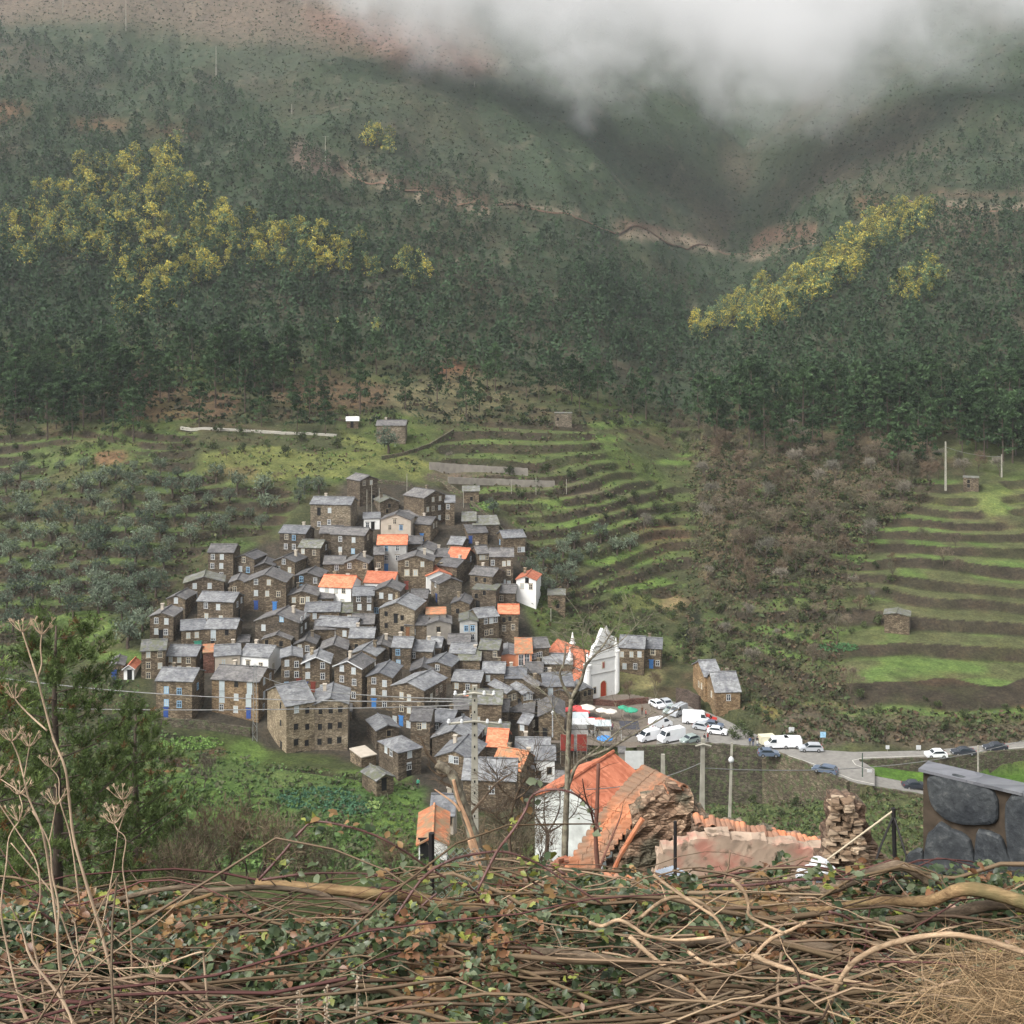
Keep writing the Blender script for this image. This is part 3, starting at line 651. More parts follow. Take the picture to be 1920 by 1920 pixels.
HS=[
# upper village
(675,708,900,944,-25,'G','st','sd','c683,905 c696,905 D700,938','tall dark stone house, highest in the village, two small windows under its gable'),
(582,657,946,996,14,'S','sb','sl','D598,960 w618,957 w598,983 w617,979','wide three storey stone house with pale slate roof at upper left edge of the village',{'d':7}),
(713,748,941,964,-13,'G','st','sm','d730,948 d726,958','low rough stone barn with dark openings below the highest house'),
(682,712,972,993,0,'L','wh','sl','D699,988 w689,984','small white flat fronted hut between grey stone houses near the top of the village',{'d':4}),
(795,835,931,984,-38,'G','st','sd','c812,936 c825,936 c802,953 c812,953 w824,953 w824,972 w815,973','large dark stone house with slate roof and seven windows at top right of the village',{'d':8,'chim':1}),
(835,852,942,985,0,'L','st','sl','w840,950 c839,970','narrow slate roofed annex joined to the right of the large top house',{'d':5}),
(714,770,975,1022,8,'G','cr','sd','c740,978 c731,989 b752,989','cream rendered gable house with three small windows above the orange roof',{'verge':None}),
(752,796,968,985,4,'S','st','sd','w790,974','low dark slate roof behind the cream gable house',{'d':5}),
(778,807,983,1016,16,'S','st','sd','A791,1008 >c813,988 >c819,987','stone house with bright blue door right of the cream gable house'),
(708,762,1021,1073,3,'S','gr','or','b724,1028 w745,1028 w724,1046 w745,1046 A724,1068','tall pale grey house with bright orange tile roof and blue door',{'pitch':.5}),
(768,813,1032,1054,12,'G','gr','sd','','windowless pale grey gable wall under a dark slate roof'),
(621,683,1003,1046,17,'S','st','sd','w638,1011 w663,1012 w638,1031 b662,1033 >c690,1010','stone house with dark slate roof and four windows in two rows near the village top'),
(746,812,1052,1106,4,'G','st','sd','c763,1057 c792,1058 T763,1074 T779,1074 R762,1098','dark gable house with two cream framed windows above a red door',{'pitch':.32}),
(838,872,1046,1068,18,'S','st','or','>w883,1052','small stone house with flat orange tile roof near the upper right of the village',{'pitch':.55}),
(840,866,1021,1036,14,'S','st','sl','w850,1030','small slate roof just above the small orange roof'),
(867,892,977,996,0,'L','st','sm','','old mossy slab roofed byre below the terraces on the right'),
(888,936,984,1004,-6,'L','st','sm','d912,998','long low byre with broken slab roof beside the terraces'),
(878,914,999,1020,-8,'L','st','sd','B872,1012','low dark slate shed with a scrap of blue beside it'),
(944,985,1008,1040,-12,'S','st','sl','w974,1031 w984,1031 <b939,1020','stone house with light blue door at the right edge of the upper village'),
(896,917,1038,1066,-12,'S','st','sd','c902,1045 c907,1045 c912,1045','narrow brown house with a row of three windows under a slate eave'),
(919,962,1044,1103,0,'S','st','sd','w924,1055 c945,1057 c954,1056 c954,1074 w945,1092 w954,1094','tall brown house with windows on three floors at the right side of the village',{'d':7}),
(820,856,1062,1100,27,'S','st','sd','','windowless dark stone house with slate roof above the small white gable'),
(800,846,1079,1112,-10,'G','wh','or','<p796,1095','white house with orange roof peeping over a beige stone gable',{'d':7,'chim':1}),
(823,866,1093,1132,-21,'G','sb','sd','<w808,1097 <w819,1097 <B806,1122','beige stone house with blank wide gable and dark blue side door',{'d':7}),
(881,923,1079,1118,22,'S','st','sd','d893,1087 d909,1087','dark stone house with two black windows and an even slate roof'),
(885,930,1106,1146,10,'F','st','sm','d893,1118 D896,1135 d908,1112','roofless dark ruin with pale patched wall in the right of the village'),
(968,1005,1087,1136,10,'G','wh','or','d988,1088 c979,1099 c995,1100','white gable house with orange roof standing apart right of the village',{'d':7,'chim':1}),
(1027,1060,1116,1144,0,'F','st','sm','d1046,1136','roofless stone pen beside the lone white gable house'),
(868,898,921,944,0,'L','st','sm','d884,935','tiny slab roofed shed on the terraces above the village',{'d':4}),
# left upper
(524,572,1000,1040,18,'S','st','sl','c537,1007 b551,1008 w536,1025 w551,1025','stone house with four windows and small chimney left of centre near the top',{'chim':1}),
(560,600,1027,1060,16,'S','st','sm','c568,1034 c589,1036 >w612,1032','squat stone house with mossy ragged slab roof'),
(390,437,1036,1085,14,'S','st','sd','w399,1044 w416,1044 w398,1061 w415,1061 w415,1078','stone house with five white windows at the left end of the upper row'),
(440,477,1048,1083,23,'G','st','sd','c457,1050 w451,1067 b465,1068 >B486,1072','dark gable house with a light blue window and a blue side door'),
(512,553,1053,1082,22,'G','st','sd','w532,1053 w522,1067 c543,1068','small dark gable house with three windows in a triangle'),
(552,600,1081,1112,16,'G','st','sd','b565,1086 w591,1088 b565,1102 b588,1104','gable house with blue shutters left of the white house',{'pitch':.3}),
(645,690,1056,1090,10,'G','st','sd','w655,1061 c684,1061 c652,1080','dark stone gable house above the two white orange roofed houses'),
(607,645,1058,1080,6,'S','st','sd','w631,1064','low dark house with one white window left of the dark gable'),
(345,420,1092,1128,3,'G','st','sm','w365,1098 w393,1099 w366,1114','broad stone gable with mossy roof at the left end of the village',{'pitch':.3}),
(458,536,1092,1146,14,'G','st','sd','w480,1091 c504,1092 w480,1112 c501,1113 c522,1114 B480,1135 A515,1137','big dark gable house with five white windows and two blue doors',{'pitch':.38,'d':8,'verge':None}),
(599,658,1101,1136,20,'S','wh','or','c613,1107 c630,1107 c644,1107 c613,1127 c642,1128','white house with wide orange roof and small balcony at the village centre',{'pitch':.45,'chim':1,'d':8}),
(683,737,1093,1116,14,'S','wh','or','','long white house with bright orange roof right of the balcony house',{'pitch':.55}),
(662,700,1117,1168,4,'S','st','sl','w672,1123 w692,1124 w674,1138 w692,1139 B692,1161','narrow stone house with four white windows under the bright orange roof'),
(701,750,1108,1165,10,'G','st','sd','w715,1117 w732,1119 b705,1145','tall stone gable house with paired white windows beside the beige house'),
(538,595,1117,1146,8,'G','st','sd','c551,1125 T567,1126 c577,1124','brown gable house with three cream windows left of the white balcony house',{'pitch':.32}),
(712,777,1142,1194,22,'G','sb','sl','d724,1152 D742,1160 d754,1158 d724,1174 d754,1178 o764,1184','large beige stone house with wide slate roof and brown openings at the village centre',{'d':9,'chim':1}),
(799,836,1152,1190,0,'F','dg','oo','','block of plain orange brown stucco with a flat top beside the large beige house'),
(572,636,1147,1166,5,'S','st','sl','w590,1155','long low light slate roof below the white balcony house'),
(638,672,1148,1166,5,'S','st','sm','c655,1158','short low mossy roof next to the long low slate roof'),
(592,664,1175,1200,19,'S','st','sl','w605,1184 w625,1186 w646,1187','long stone cottage with three white windows under a light slate roof'),
(370,437,1128,1176,21,'S','st','sl','w386,1136 w409,1138 c387,1156 c414,1159 >w445,1137 >w454,1134 >D449,1158','stone house with pale slate roof and paired windows on front and side',{'chim':1}),
(313,347,1123,1160,22,'G','st','sd','w330,1126 w323,1142 w338,1144','small gable house with three white windows at the left edge'),
(281,325,1156,1203,19,'G','st','sd','w293,1164 w312,1165 w293,1184 w311,1185 D302,1190','stone house with four white windows round a dark door at the far left',{'pitch':.3}),
(340,385,1181,1214,0,'S','st','sl','c353,1191 c369,1191 g371,1207','left half of the long slate roofed row, a green tarpaulin at its foot'),
(385,442,1179,1216,13,'S','st','sl','p400,1187 d399,1203 d425,1186','right half of the long slate roofed row with a pale window'),
(478,560,1166,1214,22,'G','st','sd','b528,1160 w494,1178 >w565,1164 >w574,1162 >w565,1183 >w574,1181','broad dark gable house with one pale blue window high in its gable',{'pitch':.34,'d':7}),
(492,545,1199,1228,14,'G','st','sd','d500,1205 d527,1207','low stone barn with two black openings above the white row house',{'pitch':.34}),
(432,466,1204,1216,3,'S','st','sd','','small dark shed roof with pale edge above the white row house',{'d':4}),
(265,310,1220,1272,5,'S','st','sm','c278,1227 c300,1228 c278,1247 c300,1249 c278,1266','three storey stone house with mossy roof at the lower left corner'),
(312,367,1230,1262,18,'S','st','sl','c320,1236 c336,1237 c353,1238 c320,1253 c336,1254 c354,1255 >w377,1237','stone house with six small cream windows and smooth slate roof'),
(381,402,1224,1262,0,'F','rb','oo','','narrow ruin of reddish rubble between stone house and white row'),
(293,360,1277,1347,25,'S','st','sl','b312,1294 b336,1296 b312,1318 b336,1320 B311,1338 >b371,1295','stone house with light blue shutters and dark blue door at bottom left',{'d':7}),
(403,450,1229,1268,0,'S','cr','sl','c419,1241 c440,1243','beige rendered half of the row house with slate roof'),
(450,503,1231,1272,27,'S','wh','sl','c465,1245 c489,1247 >c512,1254','white rendered half of the row house with slate roof',{'d':7}),
(397,484,1276,1346,32,'S','so','sd','p416,1284 d443,1282 p468,1288 p416,1307 w443,1307 p466,1312 w415,1328 w442,1330 B466,1337 >w495,1283 >w509,1280 >w495,1308 >w494,1331','tall orange tan stone house with long pale shutters at the bottom left',{'d':8,'chim':1}),
(527,566,1233,1292,0,'G','st','sl','w538,1243 w556,1246 w538,1263 w556,1265 b537,1284 R560,1287','stone house with red door next to the white row house',{'pitch':.25}),
(567,618,1244,1300,6,'G','st','sl','w577,1246 w605,1248 w577,1266 w605,1268 w604,1290 B571,1288 R587,1288','gable house with white edged roof and blue door beside red door',{'verge':PWH,'pitch':.42}),
(627,678,1252,1322,26,'G','st','sd','w641,1254 w663,1257 w641,1274 w664,1278 w640,1297 w663,1302','tall gable house with white edged roof and six white windows in pairs',{'verge':PWH,'pitch':.4}),
(688,735,1269,1330,20,'G','st','sl','w701,1277 w721,1281 w700,1297 w721,1300 A701,1320 w721,1320','gable house with very bright blue door at the bottom of the village',{'pitch':.35,'d':8}),
(735,795,1290,1364,44,'G','st','sl','c753,1306 c767,1308 c753,1330 c767,1331 c780,1334 w740,1353 A752,1356 w766,1358 >c808,1309 >c820,1306 >c829,1304 >c820,1328','big stone house with broad slate roof and cream cross windows at the village foot',{'pitch':.3,'d':9}),
(793,846,1248,1278,18,'G','st','sl','w820,1252','brown gable house with smooth slate roof and patched plaster near the tall pole',{'pitch':.28}),
(848,900,1278,1299,12,'S','st','sl','c856,1287 w877,1288','low stone house with pale slate roof left of the tall concrete pole'),
(735,770,1214,1256,10,'S','st','sl','b746,1223 b747,1243','stone house with one blue window above another at the village centre'),
(768,810,1221,1250,10,'S','st','sl','w775,1229 >w815,1229','plain stone house with one bright white window under a short slate roof'),
(798,826,1214,1236,8,'S','st','sl','>w832,1229','little slate roofed house behind the plain one window house'),
(843,889,1225,1250,10,'S','st','sl','>w892,1233','low stone house with empty front and slate roof left of the green bush'),
(898,934,1218,1256,10,'S','st','sm','c928,1226','dark stone house with mossy roof right of the green bush'),
(862,895,1165,1212,0,'G','gr','sm','b874,1178 b886,1178 w874,1194 w886,1194','light grey rendered house with four evenly spaced windows',{'pitch':.25}),
(800,846,1170,1206,0,'G','dg','sd','d822,1180','dull grey rendered gable left of the light grey house',{'pitch':.3}),
(898,935,1157,1204,-20,'S','st','sl','w911,1164 w921,1164 w929,1163 c912,1186 c921,1185','stone house with slate half roof and three white windows, joined to an orange roof'),
(935,972,1151,1202,0,'S','st','or','d945,1162 d956,1160 c945,1178 c962,1176','stone house with orange half roof joined to the slate half'),
(940,967,1228,1250,-2,'G','pe','sl','','orange rendered gable building raised on an open lower floor',{'pitch':.2,'base':.1,'d':8}),
(967,997,1225,1268,-1,'L','pe','oo','t977,1238 t988,1236 D974,1258 D985,1256','orange rendered wing with railed balcony beside the raised orange gable',{'d':7}),
(985,1030,1215,1258,-12,'S','st','sd','w1001,1230 w1006,1229 w1013,1228 w1004,1250 w1012,1249','brown stone house with wide dark slate roof left of the church'),
(1018,1072,1245,1278,0,'S','st','sl','w1022,1257','low stone house with light slate roof right under the church nave'),
(1020,1075,1287,1330,-8,'S','st','sl','p1032,1293','dark stone house with large pale slate roof below the church',{'d':8}),
(950,971,1298,1344,-34,'G','st','sl','c956,1308 c964,1307 c955,1330','narrow gable house with long slate roof right of the concrete pole',{'pitch':.45,'d':7}),
(980,999,1301,1344,-22,'G','st','sl','w986,1305 w991,1304 w996,1303 w984,1324 w992,1323','narrow gable house with row of three tiny windows'),
(1003,1021,1288,1336,-22,'G','st','sd','w1006,1316','narrow end house left of the large pale slate roof'),
(880,940,1320,1378,4,'S','st','sm','c875,1345 c896,1350','crumbling stone house with broken slab roof behind the concrete pole',{'pitch':.5}),
(868,900,1316,1345,0,'G','st','or','','gable wall edged with orange tiles just left of the concrete pole',{'pitch':.4,'d':3}),
(905,952,1334,1366,6,'S','st','sd','c925,1350','plain brown house between pole and narrow gable houses'),
(1088,1112,1294,1322,-18,'G','st','sl','d1097,1300 d1105,1299','little gable hut with slate roof at the foot of the church front',{'d':5}),
(972,990,1357,1388,20,'S','st','sl','w979,1364 >c1001,1362','small two storey stone house with slate roof near the white street lamp',{'d':5}),
(1010,1058,1343,1386,0,'G','st','sd','D1022,1375','large dark barn gable beside the white street lamp',{'pitch':.5,'d':9}),
# lower edge
(706,748,1367,1406,-19,'G','st','sl','d729,1375','small stone house with pale slate roof on the grass slope right of the big block',{'pitch':.35}),
(747,790,1406,1455,-38,'H','st','sl','w768,1414 w767,1436 D767,1452 <w722,1407 <w733,1412','stone house with hipped pale slate roof at the lowest edge of the village',{'d':7,'pitch':.45}),
(678,705,1418,1440,-22,'F','st','cr','','flat topped stone shed in the grass below the big block',{'d':5}),
(706,738,1460,1482,-28,'G','st','sm','D720,1474','low hut with mossy slab roof in the grass at the lowest edge',{'d':5,'pitch':.4}),
(805,846,1354,1388,20,'S','st','sl','w818,1362 >c855,1360','stone house with patched wall and small pale roof with metal flue',{'chim':0}),
(770,806,1352,1420,10,'S','st','sd','c786,1362 c795,1360','tall dark stone house leaning against the big slate roofed house'),
(810,888,1386,1428,22,'G','st','sl','>w907,1394 >w907,1414','wide blank stone gable in front of the tall pole',{'pitch':.4,'d':8}),
(818,885,1421,1458,28,'G','st','sl','w846,1424 w855,1425','broad brown gable with twin white windows low in the village',{'pitch':.38,'d':8}),
(912,948,1400,1428,10,'S','st','or','','dark stone house under a bright clean orange roof',{'pitch':.55,'d':7}),
(922,975,1441,1472,30,'S','sb','oo','>d990,1450','stone house with worn orange tile roof low in the village',{'pitch':.6,'d':7,'chim':1}),
(868,966,1463,1512,8,'S','st','sl','w922,1481','long brown house with wide pale slate roof behind the broken tree trunk',{'pitch':.5,'d':8}),
(967,1030,1408,1428,2,'S','st','sl','','low slate roof with cream chimney behind the white house',{'chim':1}),
(1003,1040,1425,1468,0,'S','wh','sl','d1030,1445 d1010,1452','white house with slate roof near the red market stalls'),
(905,953,1379,1398,4,'S','st','sm','','low house with greenish slab roof beside the bright orange roof'),
(1040,1080,1480,1505,4,'L','st','sd','','dark lean-to roof behind the bare tree low at the right',{'d':5}),
(808,850,1529,1562,8,'S','cr','sl','d818,1534 d827,1535 d836,1536 d845,1537','house with pale slate roof and a dark band of veranda windows in the lower gardens',{'pitch':.5,'d':6}),
(785,838,1582,1612,3,'G','wh','oo','D792,1602','white gable house with faded orange roof in the lower gardens',{'pitch':.5,'d':7}),
# right
(1161,1207,1215,1262,6,'S','st','sl','c1166,1228 c1184,1227 w1199,1226 w1171,1250 w1191,1249','brown stone house with long slate roof joined to the right of the church',{'pitch':.55}),
(1208,1240,1216,1254,2,'S','st','sl','T1224,1222 A1221,1246 w1233,1243','brown stone house with light blue door at the end of the church row',{'pitch':.45,'chim':1}),
(1322,1352,1268,1315,-24,'S','so','sl','<c1304,1292 <c1310,1294','rear orange stone house with slate roof beside the car park',{'pitch':.45,'d':9}),
(1342,1388,1297,1335,-20,'S','so','sl','w1366,1308 <c1330,1310','front orange stone house with large slate roof beside the car park',{'pitch':.7,'d':8}),
(1658,1705,1154,1182,2,'G','st','sm','','lonely stone field barn among the green terraces on the right',{'pitch':.2,'d':5}),
(1806,1835,896,918,0,'F','st','sm','d1816,903 d1816,911','tiny ruined stone hut above the high meadow at the right',{'d':4}),
(706,760,798,832,4,'S','sb','sd','d720,812','stone farmhouse behind the big round olive above the village',{'chim':0}),
(650,672,789,802,0,'L','st','wh','D660,799','little hut with white sheet roof at the end of the upper lane',{'d':4}),
(1040,1072,775,795,0,'F','sb','sm','d1046,786','pale roofless ruin at the top of the middle terraces',{'d':4}),
(208,232,1248,1275,5,'G','st','sd','B211,1270','dark stone hut with blue door left of the chapel',{'d':6}),
(1180,1184,1300,1302,0,'F','st','sd','','',None),
]
HS=HS[:-1]
for rec in HS:
    k=rec[10] if len(rec)>10 else {}
    house(*rec[:10],**(k or {}))
# small houses that fill the gaps between the larger ones: (x0,x1,ye,yb,s,type,roof,wins,label)
FILL=[
(700,730,1213,1240,4,'G','sd','w712,1222','dark little gable house above the house with the blue windows'),
(655,700,1196,1225,6,'S','sl','d668,1212','slate roofed cottage with an open dark gable below the long stone cottage'),
(600,650,1218,1245,6,'G','sd','c615,1230','dark gable house above the white edged roofs'),
(552,592,1208,1232,8,'G','sd','c562,1214 w576,1216','small dark gable with cream and white windows above the red doored house'),
(655,705,1228,1262,20,'G','sl','w712,1245 c685,1246','brown house with slanting slate roof behind the tall six window gable'),
(860,900,1238,1262,4,'S','sm','','old mossy roof in the shade below the green bush'),
(905,945,1262,1292,4,'S','sl','w915,1272','slate roofed house under the raised orange building'),
(945,985,1272,1300,4,'S','sl','','pale slate roof just right of the orange building foot'),
(985,1016,1262,1290,4,'S','sd','w990,1272','dark roof below the brown house left of the church'),
(840,880,1208,1226,4,'S','sd','','dark low roof below the light grey house'),
(760,800,1172,1200,6,'S','sd','w775,1185','stone house half hidden behind the large beige house'),
(846,880,1132,1160,8,'G','sd','d858,1146','dark gable below the beige blank gable'),
(600,640,1000,1030,6,'S','sd','','dark roof between the mossy roof and the four window house'),
(478,515,1062,1090,4,'G','sd','','dark gable tucked above the five window house'),
(585,625,1122,1142,4,'S','sd','c600,1130','low dark house under the left white house'),
(430,462,1092,1126,6,'G','sd','c440,1105','dark gable beside the broad mossy gable'),
(770,800,1122,1150,6,'S','sd','w780,1134','dark roofed house right of the tall stone gable'),
(702,720,1040,1085,0,'S','sd','c710,1060','narrow dark house under the tall pale grey house'),
(812,842,1044,1062,4,'S','sd','','dark roof left of the small orange roof'),
(925,965,1112,1140,6,'S','sd','c940,1122','brown house under the tall right hand house'),
(955,1000,1335,1352,4,'S','sd','','dark roof behind the small two storey house'),
(1030,1070,1300,1330,4,'G','sd','d1050,1318','dark barn end behind the market'),
(636,660,1335,1350,0,'F','sd','','flat terrace shed behind the big block'),
(770,812,1258,1285,4,'G','sd','w782,1268','small gable house above the big slate roofed house'),
(590,628,1180,1200,4,'S','sd','','dark roof behind the long stone cottage'),
(850,885,1330,1362,4,'S','sd','w866,1344','dark house left of the crumbling roof'),
(960,1000,1440,1466,4,'S','sl','w972,1452','slate roofed house between the worn orange roof and the white house'),
(745,790,1020,1050,4,'S','sd','','dark roof tucked behind the pale grey gable wall'),
(660,700,1170,1192,4,'S','sd','c672,1182','dark house below the narrow four window house'),
(890,925,1098,1110,4,'S','sd','','dark roof below the even slate roof'),
]
for r in FILL:
    house(r[0],r[1],r[2],r[3],r[4],r[5],'st',r[6],r[7],r[8])
# big block of three wings
b=house(588,652,1320,1408,5,'G','sb','sl','d601,1333 d620,1332 d638,1331 d600,1362 d619,1361 d637,1360 d599,1390 d618,1389 d636,1388','largest building of the village, square beige stone block with rows of black windows',d=9,pitch=.36,base=7,chim=0)
def wing(parent,x0,x1,ye,yb,s,typ,wall,roof,wins,d,pitch,Y):
    r=house(x0,x1,ye,yb,s,typ,wall,roof,wins,'x',d=d,pitch=pitch,Y=Y,base=7)
    bpy.context.view_layer.update()
    pm=Matrix.Translation(parent.location)@Matrix.Rotation(parent.rotation_euler[2],4,'Z')
    rm=Matrix.Translation(r.location)@Matrix.Rotation(r.rotation_euler[2],4,'Z')
    mloc=pm.inverted()@rm
    for ch in list(r.children):
        ch.parent=parent; ch.matrix_basis=mloc@ch.matrix_basis
    bpy.data.objects.remove(r)
wing(b,537,590,1320,1430,-38,'S','sb','sl','w556,1329 d555,1361 d555,1390 D560,1420 d576,1334 d576,1365 d575,1395 <d509,1327 <d509,1360 <D508,1405',11,.42,b.location[1]-6.2)
# ------------------------------------------------------------ church
def church():
    Yc=259.5; zb=-82.9
    p=P(1131,600,Yc); a=math.radians(33)
    root=empty('church',(p.x,Yc,zb),a,label='white church with orange tiled nave and pointed pinnacles in the village square',cat='church')
    wh=W['wh']; w=7.6; hw=w/2
    # facade with stepped baroque gable
    f=MB(); prof=[(-hw,-2),(hw,-2),(hw,8.4),(hw-.6,9.2),(hw-1.2,11.2),(hw-2.2,12.0),(.55,14.2),(0,14.9),(-.55,14.2),(-hw+2.2,12.0),(-hw+1.2,11.2),(-hw+.6,9.2),(-hw,8.4)]
    n=len(prof); fr=[(x,0,z) for x,z in prof]; bk=[(x,.9,z) for x,z in prof]
    f.poly(fr); f.poly(bk[::-1])
    for i in range(n): f.poly([fr[i],bk[i],bk[(i+1)%n],fr[(i+1)%n]][::-1])
    f.build('facade',[wh],root)
    c=MB()
    for z,o in ((8.3,.1),(5.2,.06),(11.2,.05)):
        ww=w if z<11 else w-2.6
        c.box((0,-.06,z),(ww+.2,.16,.22))
    c.build('cornice',[W['gr']],root)
    d=MB()
    d.poly([(-.75+ (0),-.03,0)]+[(.75,-.03,0)]+[(.75*math.cos(t),-.03,2.6+.75*math.sin(t)) for t in [k*math.pi/8 for k in range(9)]])
    d.build('door',[plain('church_door',(.36,.05,.02),.6)],root)
    m=MB(); m.tube([(-.85,-.06,0),(-.85,-.06,2.6)]+[(-.85*math.cos(t),-.06,2.6+.85*math.sin(t)) for t in [k*math.pi/8 for k in range(1,9)]]+[(.85,-.06,0)],.1,4); m.build('door_arch',[PCR],root)
    n_=MB(); n_.box((0,-.04,6.9),(.8,.14,1.6)); nb=n_.build('window',[PCR],root); q=MB(); q.box((0,-.1,6.9),(.5,.1,1.2)); q.build('pane',[plain('niche',(.30,.10,.08),.8)],nb)
    for x in (-2.4,):
        n_=MB(); n_.box((x,-.03,1.7),(.9,.14,1.6)); nb=n_.build('window',[PCR],root); q=MB(); q.box((x,-.08,1.7),(.6,.1,1.3)); q.build('pane',[PDK],nb)
    # round corner turrets with cones
    for x,y,hh in ((-hw-.2,.5,7.2),(hw+.1,.5,9.2)):
        t=MB(); t.lathe((x,y,-2),[(.85,0),(.85,hh+2),(.95,hh+2.05),(.95,hh+2.3),(.7,hh+2.35),(.55,hh+2.9),(.12,hh+4.8),(.02,hh+5.1)],14); t.build('turret',[wh],root,smooth=False)
    # bell tower at right
    t=MB(); t.box((hw-1.1,2.4,5),(2.4,2.6,14)); tw=t.build('bell_tower',[wh],root)
    t=MB()
    t.slab([(hw-2.5,1.0,12.3),(hw+.3,1.0,12.3),(hw+.3,3.8,12.3),(hw-2.5,3.8,12.3)],.25); t.lathe((hw-1.1,2.4,12.3),[(1.1,0),(.9,.7),(.15,2.2),(.02,2.4)],10)
    t.build('tower_cap',[W['gr']],tw)
    o=MB(); o.box((hw-1.1,1.06,10.6),(.7,.1,1.7)); o.build('bell_opening',[PDK],tw)
    # nave
    L=17; h=6.0; b=MB()
    b.poly([(-hw+.2,.9,-2),(-hw+.2,L,-2),(-hw+.2,L,h),(-hw+.2,.9,h)][::-1])
    b.poly([(hw-.2,.9,-2),(hw-.2,L,-2),(hw-.2,L,h),(hw-.2,.9,h)])
    b.poly([(-hw+.2,L,-2),(-hw+.2,L,h),(0,L,h+2.6),(hw-.2,L,h),(hw-.2,L,-2)])
    b.build('nave_wall',[wh],root)
    r=MB(); 
    r.slab([(-hw-.2,.95,h-.1),(0,.95,h+2.75),(0,L+.4,h+2.75),(-hw-.2,L+.4,h-.1)],.2); r.slab([(0,.95,h+2.75),(hw+.2,.95,h-.1),(hw+.2,L+.4,h-.1),(0,L+.4,h+2.75)],.2)
    ro=r.build('roof',[W['or']],root)
    # lower side aisle roof on the left
    r=MB(); r.slab([(-hw-3.0,2,h-3.0),(-hw+.1,2,h-.6),(-hw+.1,11,h-.6),(-hw-3.0,11,h-3.0)],.2); r.build('aisle_roof',[W['or']],root)
    r=MB(); r.box((-hw-1.4,6.5,h-6.0),(2.6,8.6,5)); r.build('aisle_wall',[W['gr']],root)
    for x,y in ((-hw-.35,6.8),(-hw-.35,L),(hw+.2,6.8),(hw+.2,L)):
        t=MB(); t.lathe((x,y,-2),[(.6,0),(.6,h+3.0),(.72,h+3.1),(.72,h+3.3),(.5,h+3.4),(.42,h+4.1),(.1,h+5.6),(.02,h+5.8)],12); t.build('pinnacle',[wh],root)
    return root
church()
def chapel():
    cx=241.5; yb=1275; hp=hit(cx,yb,True,90); Y=hp[1]; root=house(232,251,1255,yb,13,'G','wh','or','D243,1270','tiny white chapel with bright orange roof at the far left of the village',name='chapel',cat='chapel',d=5.5,pitch=.7,group=None,verge=PWH)
    w_=MB(); w_.lathe((0,-2.78,3.0),[(.3,0),(.3,.02)],10); 
chapel()
# ------------------------------------------------------------ square, roads, walls
def sheet(name,pts,mat,kind='structure',**k):
    mb=MB(); mb.poly(pts); return mb.build(name,[mat],kind=kind,**k)
ASP=plain('asphalt',(.20,.19,.17),.9,.16,1.2); PAV=plain('square_paving',(.15,.125,.10),.9,.2,2.0)
def up(P_,z): return [(x,y,z) for x,y in P_]
def ccw(pts):
    a=sum(pts[i][0]*pts[(i+1)%len(pts)][1]-pts[(i+1)%len(pts)][0]*pts[i][1] for i in range(len(pts)))
    return pts if a>0 else pts[::-1]
SQ=[gp(1030,1392),(gp(1180,1402)),gp(1230,1399),gp(1245,1312),gp(1190,1302),gp(1060,1296)]
sheet('square',ccw(up(SQ,ZP)),PAV)
CP=[gp(1230,1399),gp(1330,1396),gp(1430,1402),gp(1500,1428),gp(1590,1466),gp(1640,1474),gp(1640,1442),gp(1612,1425),gp(1740,1420),gp(1920,1403),gp(2300,1380),gp(2300,1364),gp(1920,1390),gp(1740,1407),gp(1600,1410),gp(1480,1402),gp(1410,1374),gp(1350,1345),gp(1290,1320),gp(1245,1312)]
sheet('road',ccw(up(CP,ZP+.004)),ASP)
mb=MB()
for i in range(len(lo)-1):
    z0,z1=LOWR[i][2]+.02,LOWR[i+1][2]+.02
    mb.poly([(lo[i][0],lo[i][1],z0),(lo[i+1][0],lo[i+1][1],z1),(lf[i+1][0],lf[i+1][1],z1),(lf[i][0],lf[i][1],z0)])
mb.build('lower_road',[ASP],kind='structure')
# pale edge lines
LN=plain('road_paint',(.55,.53,.46),.8,.1,2)
def strip(name,pts,w,mat,z,kind='structure'):
    mb=MB()
    for a,b in zip(pts[:-1],pts[1:]):
        d=Vector((b[0]-a[0],b[1]-a[1],0)).normalized(); n=Vector((-d.y,d.x,0))*w/2
        za=a[2] if len(a)>2 else z; zb_=b[2] if len(b)>2 else z
        mb.poly([(a[0]-n.x,a[1]-n.y,za),(b[0]-n.x,b[1]-n.y,zb_),(b[0]+n.x,b[1]+n.y,zb_),(a[0]+n.x,a[1]+n.y,za)])
    return mb.build(name,[mat],kind=kind)
strip('road_line',[gp(1440,1404),gp(1530,1434),gp(1600,1462),gp(1638,1470)],.14,LN,ZP+.03)
strip('road_line',[gp(1636,1446),gp(1604,1434),gp(1598,1426),gp(1620,1421),gp(1740,1417),gp(1920,1401)],.14,LN,ZP+.03)
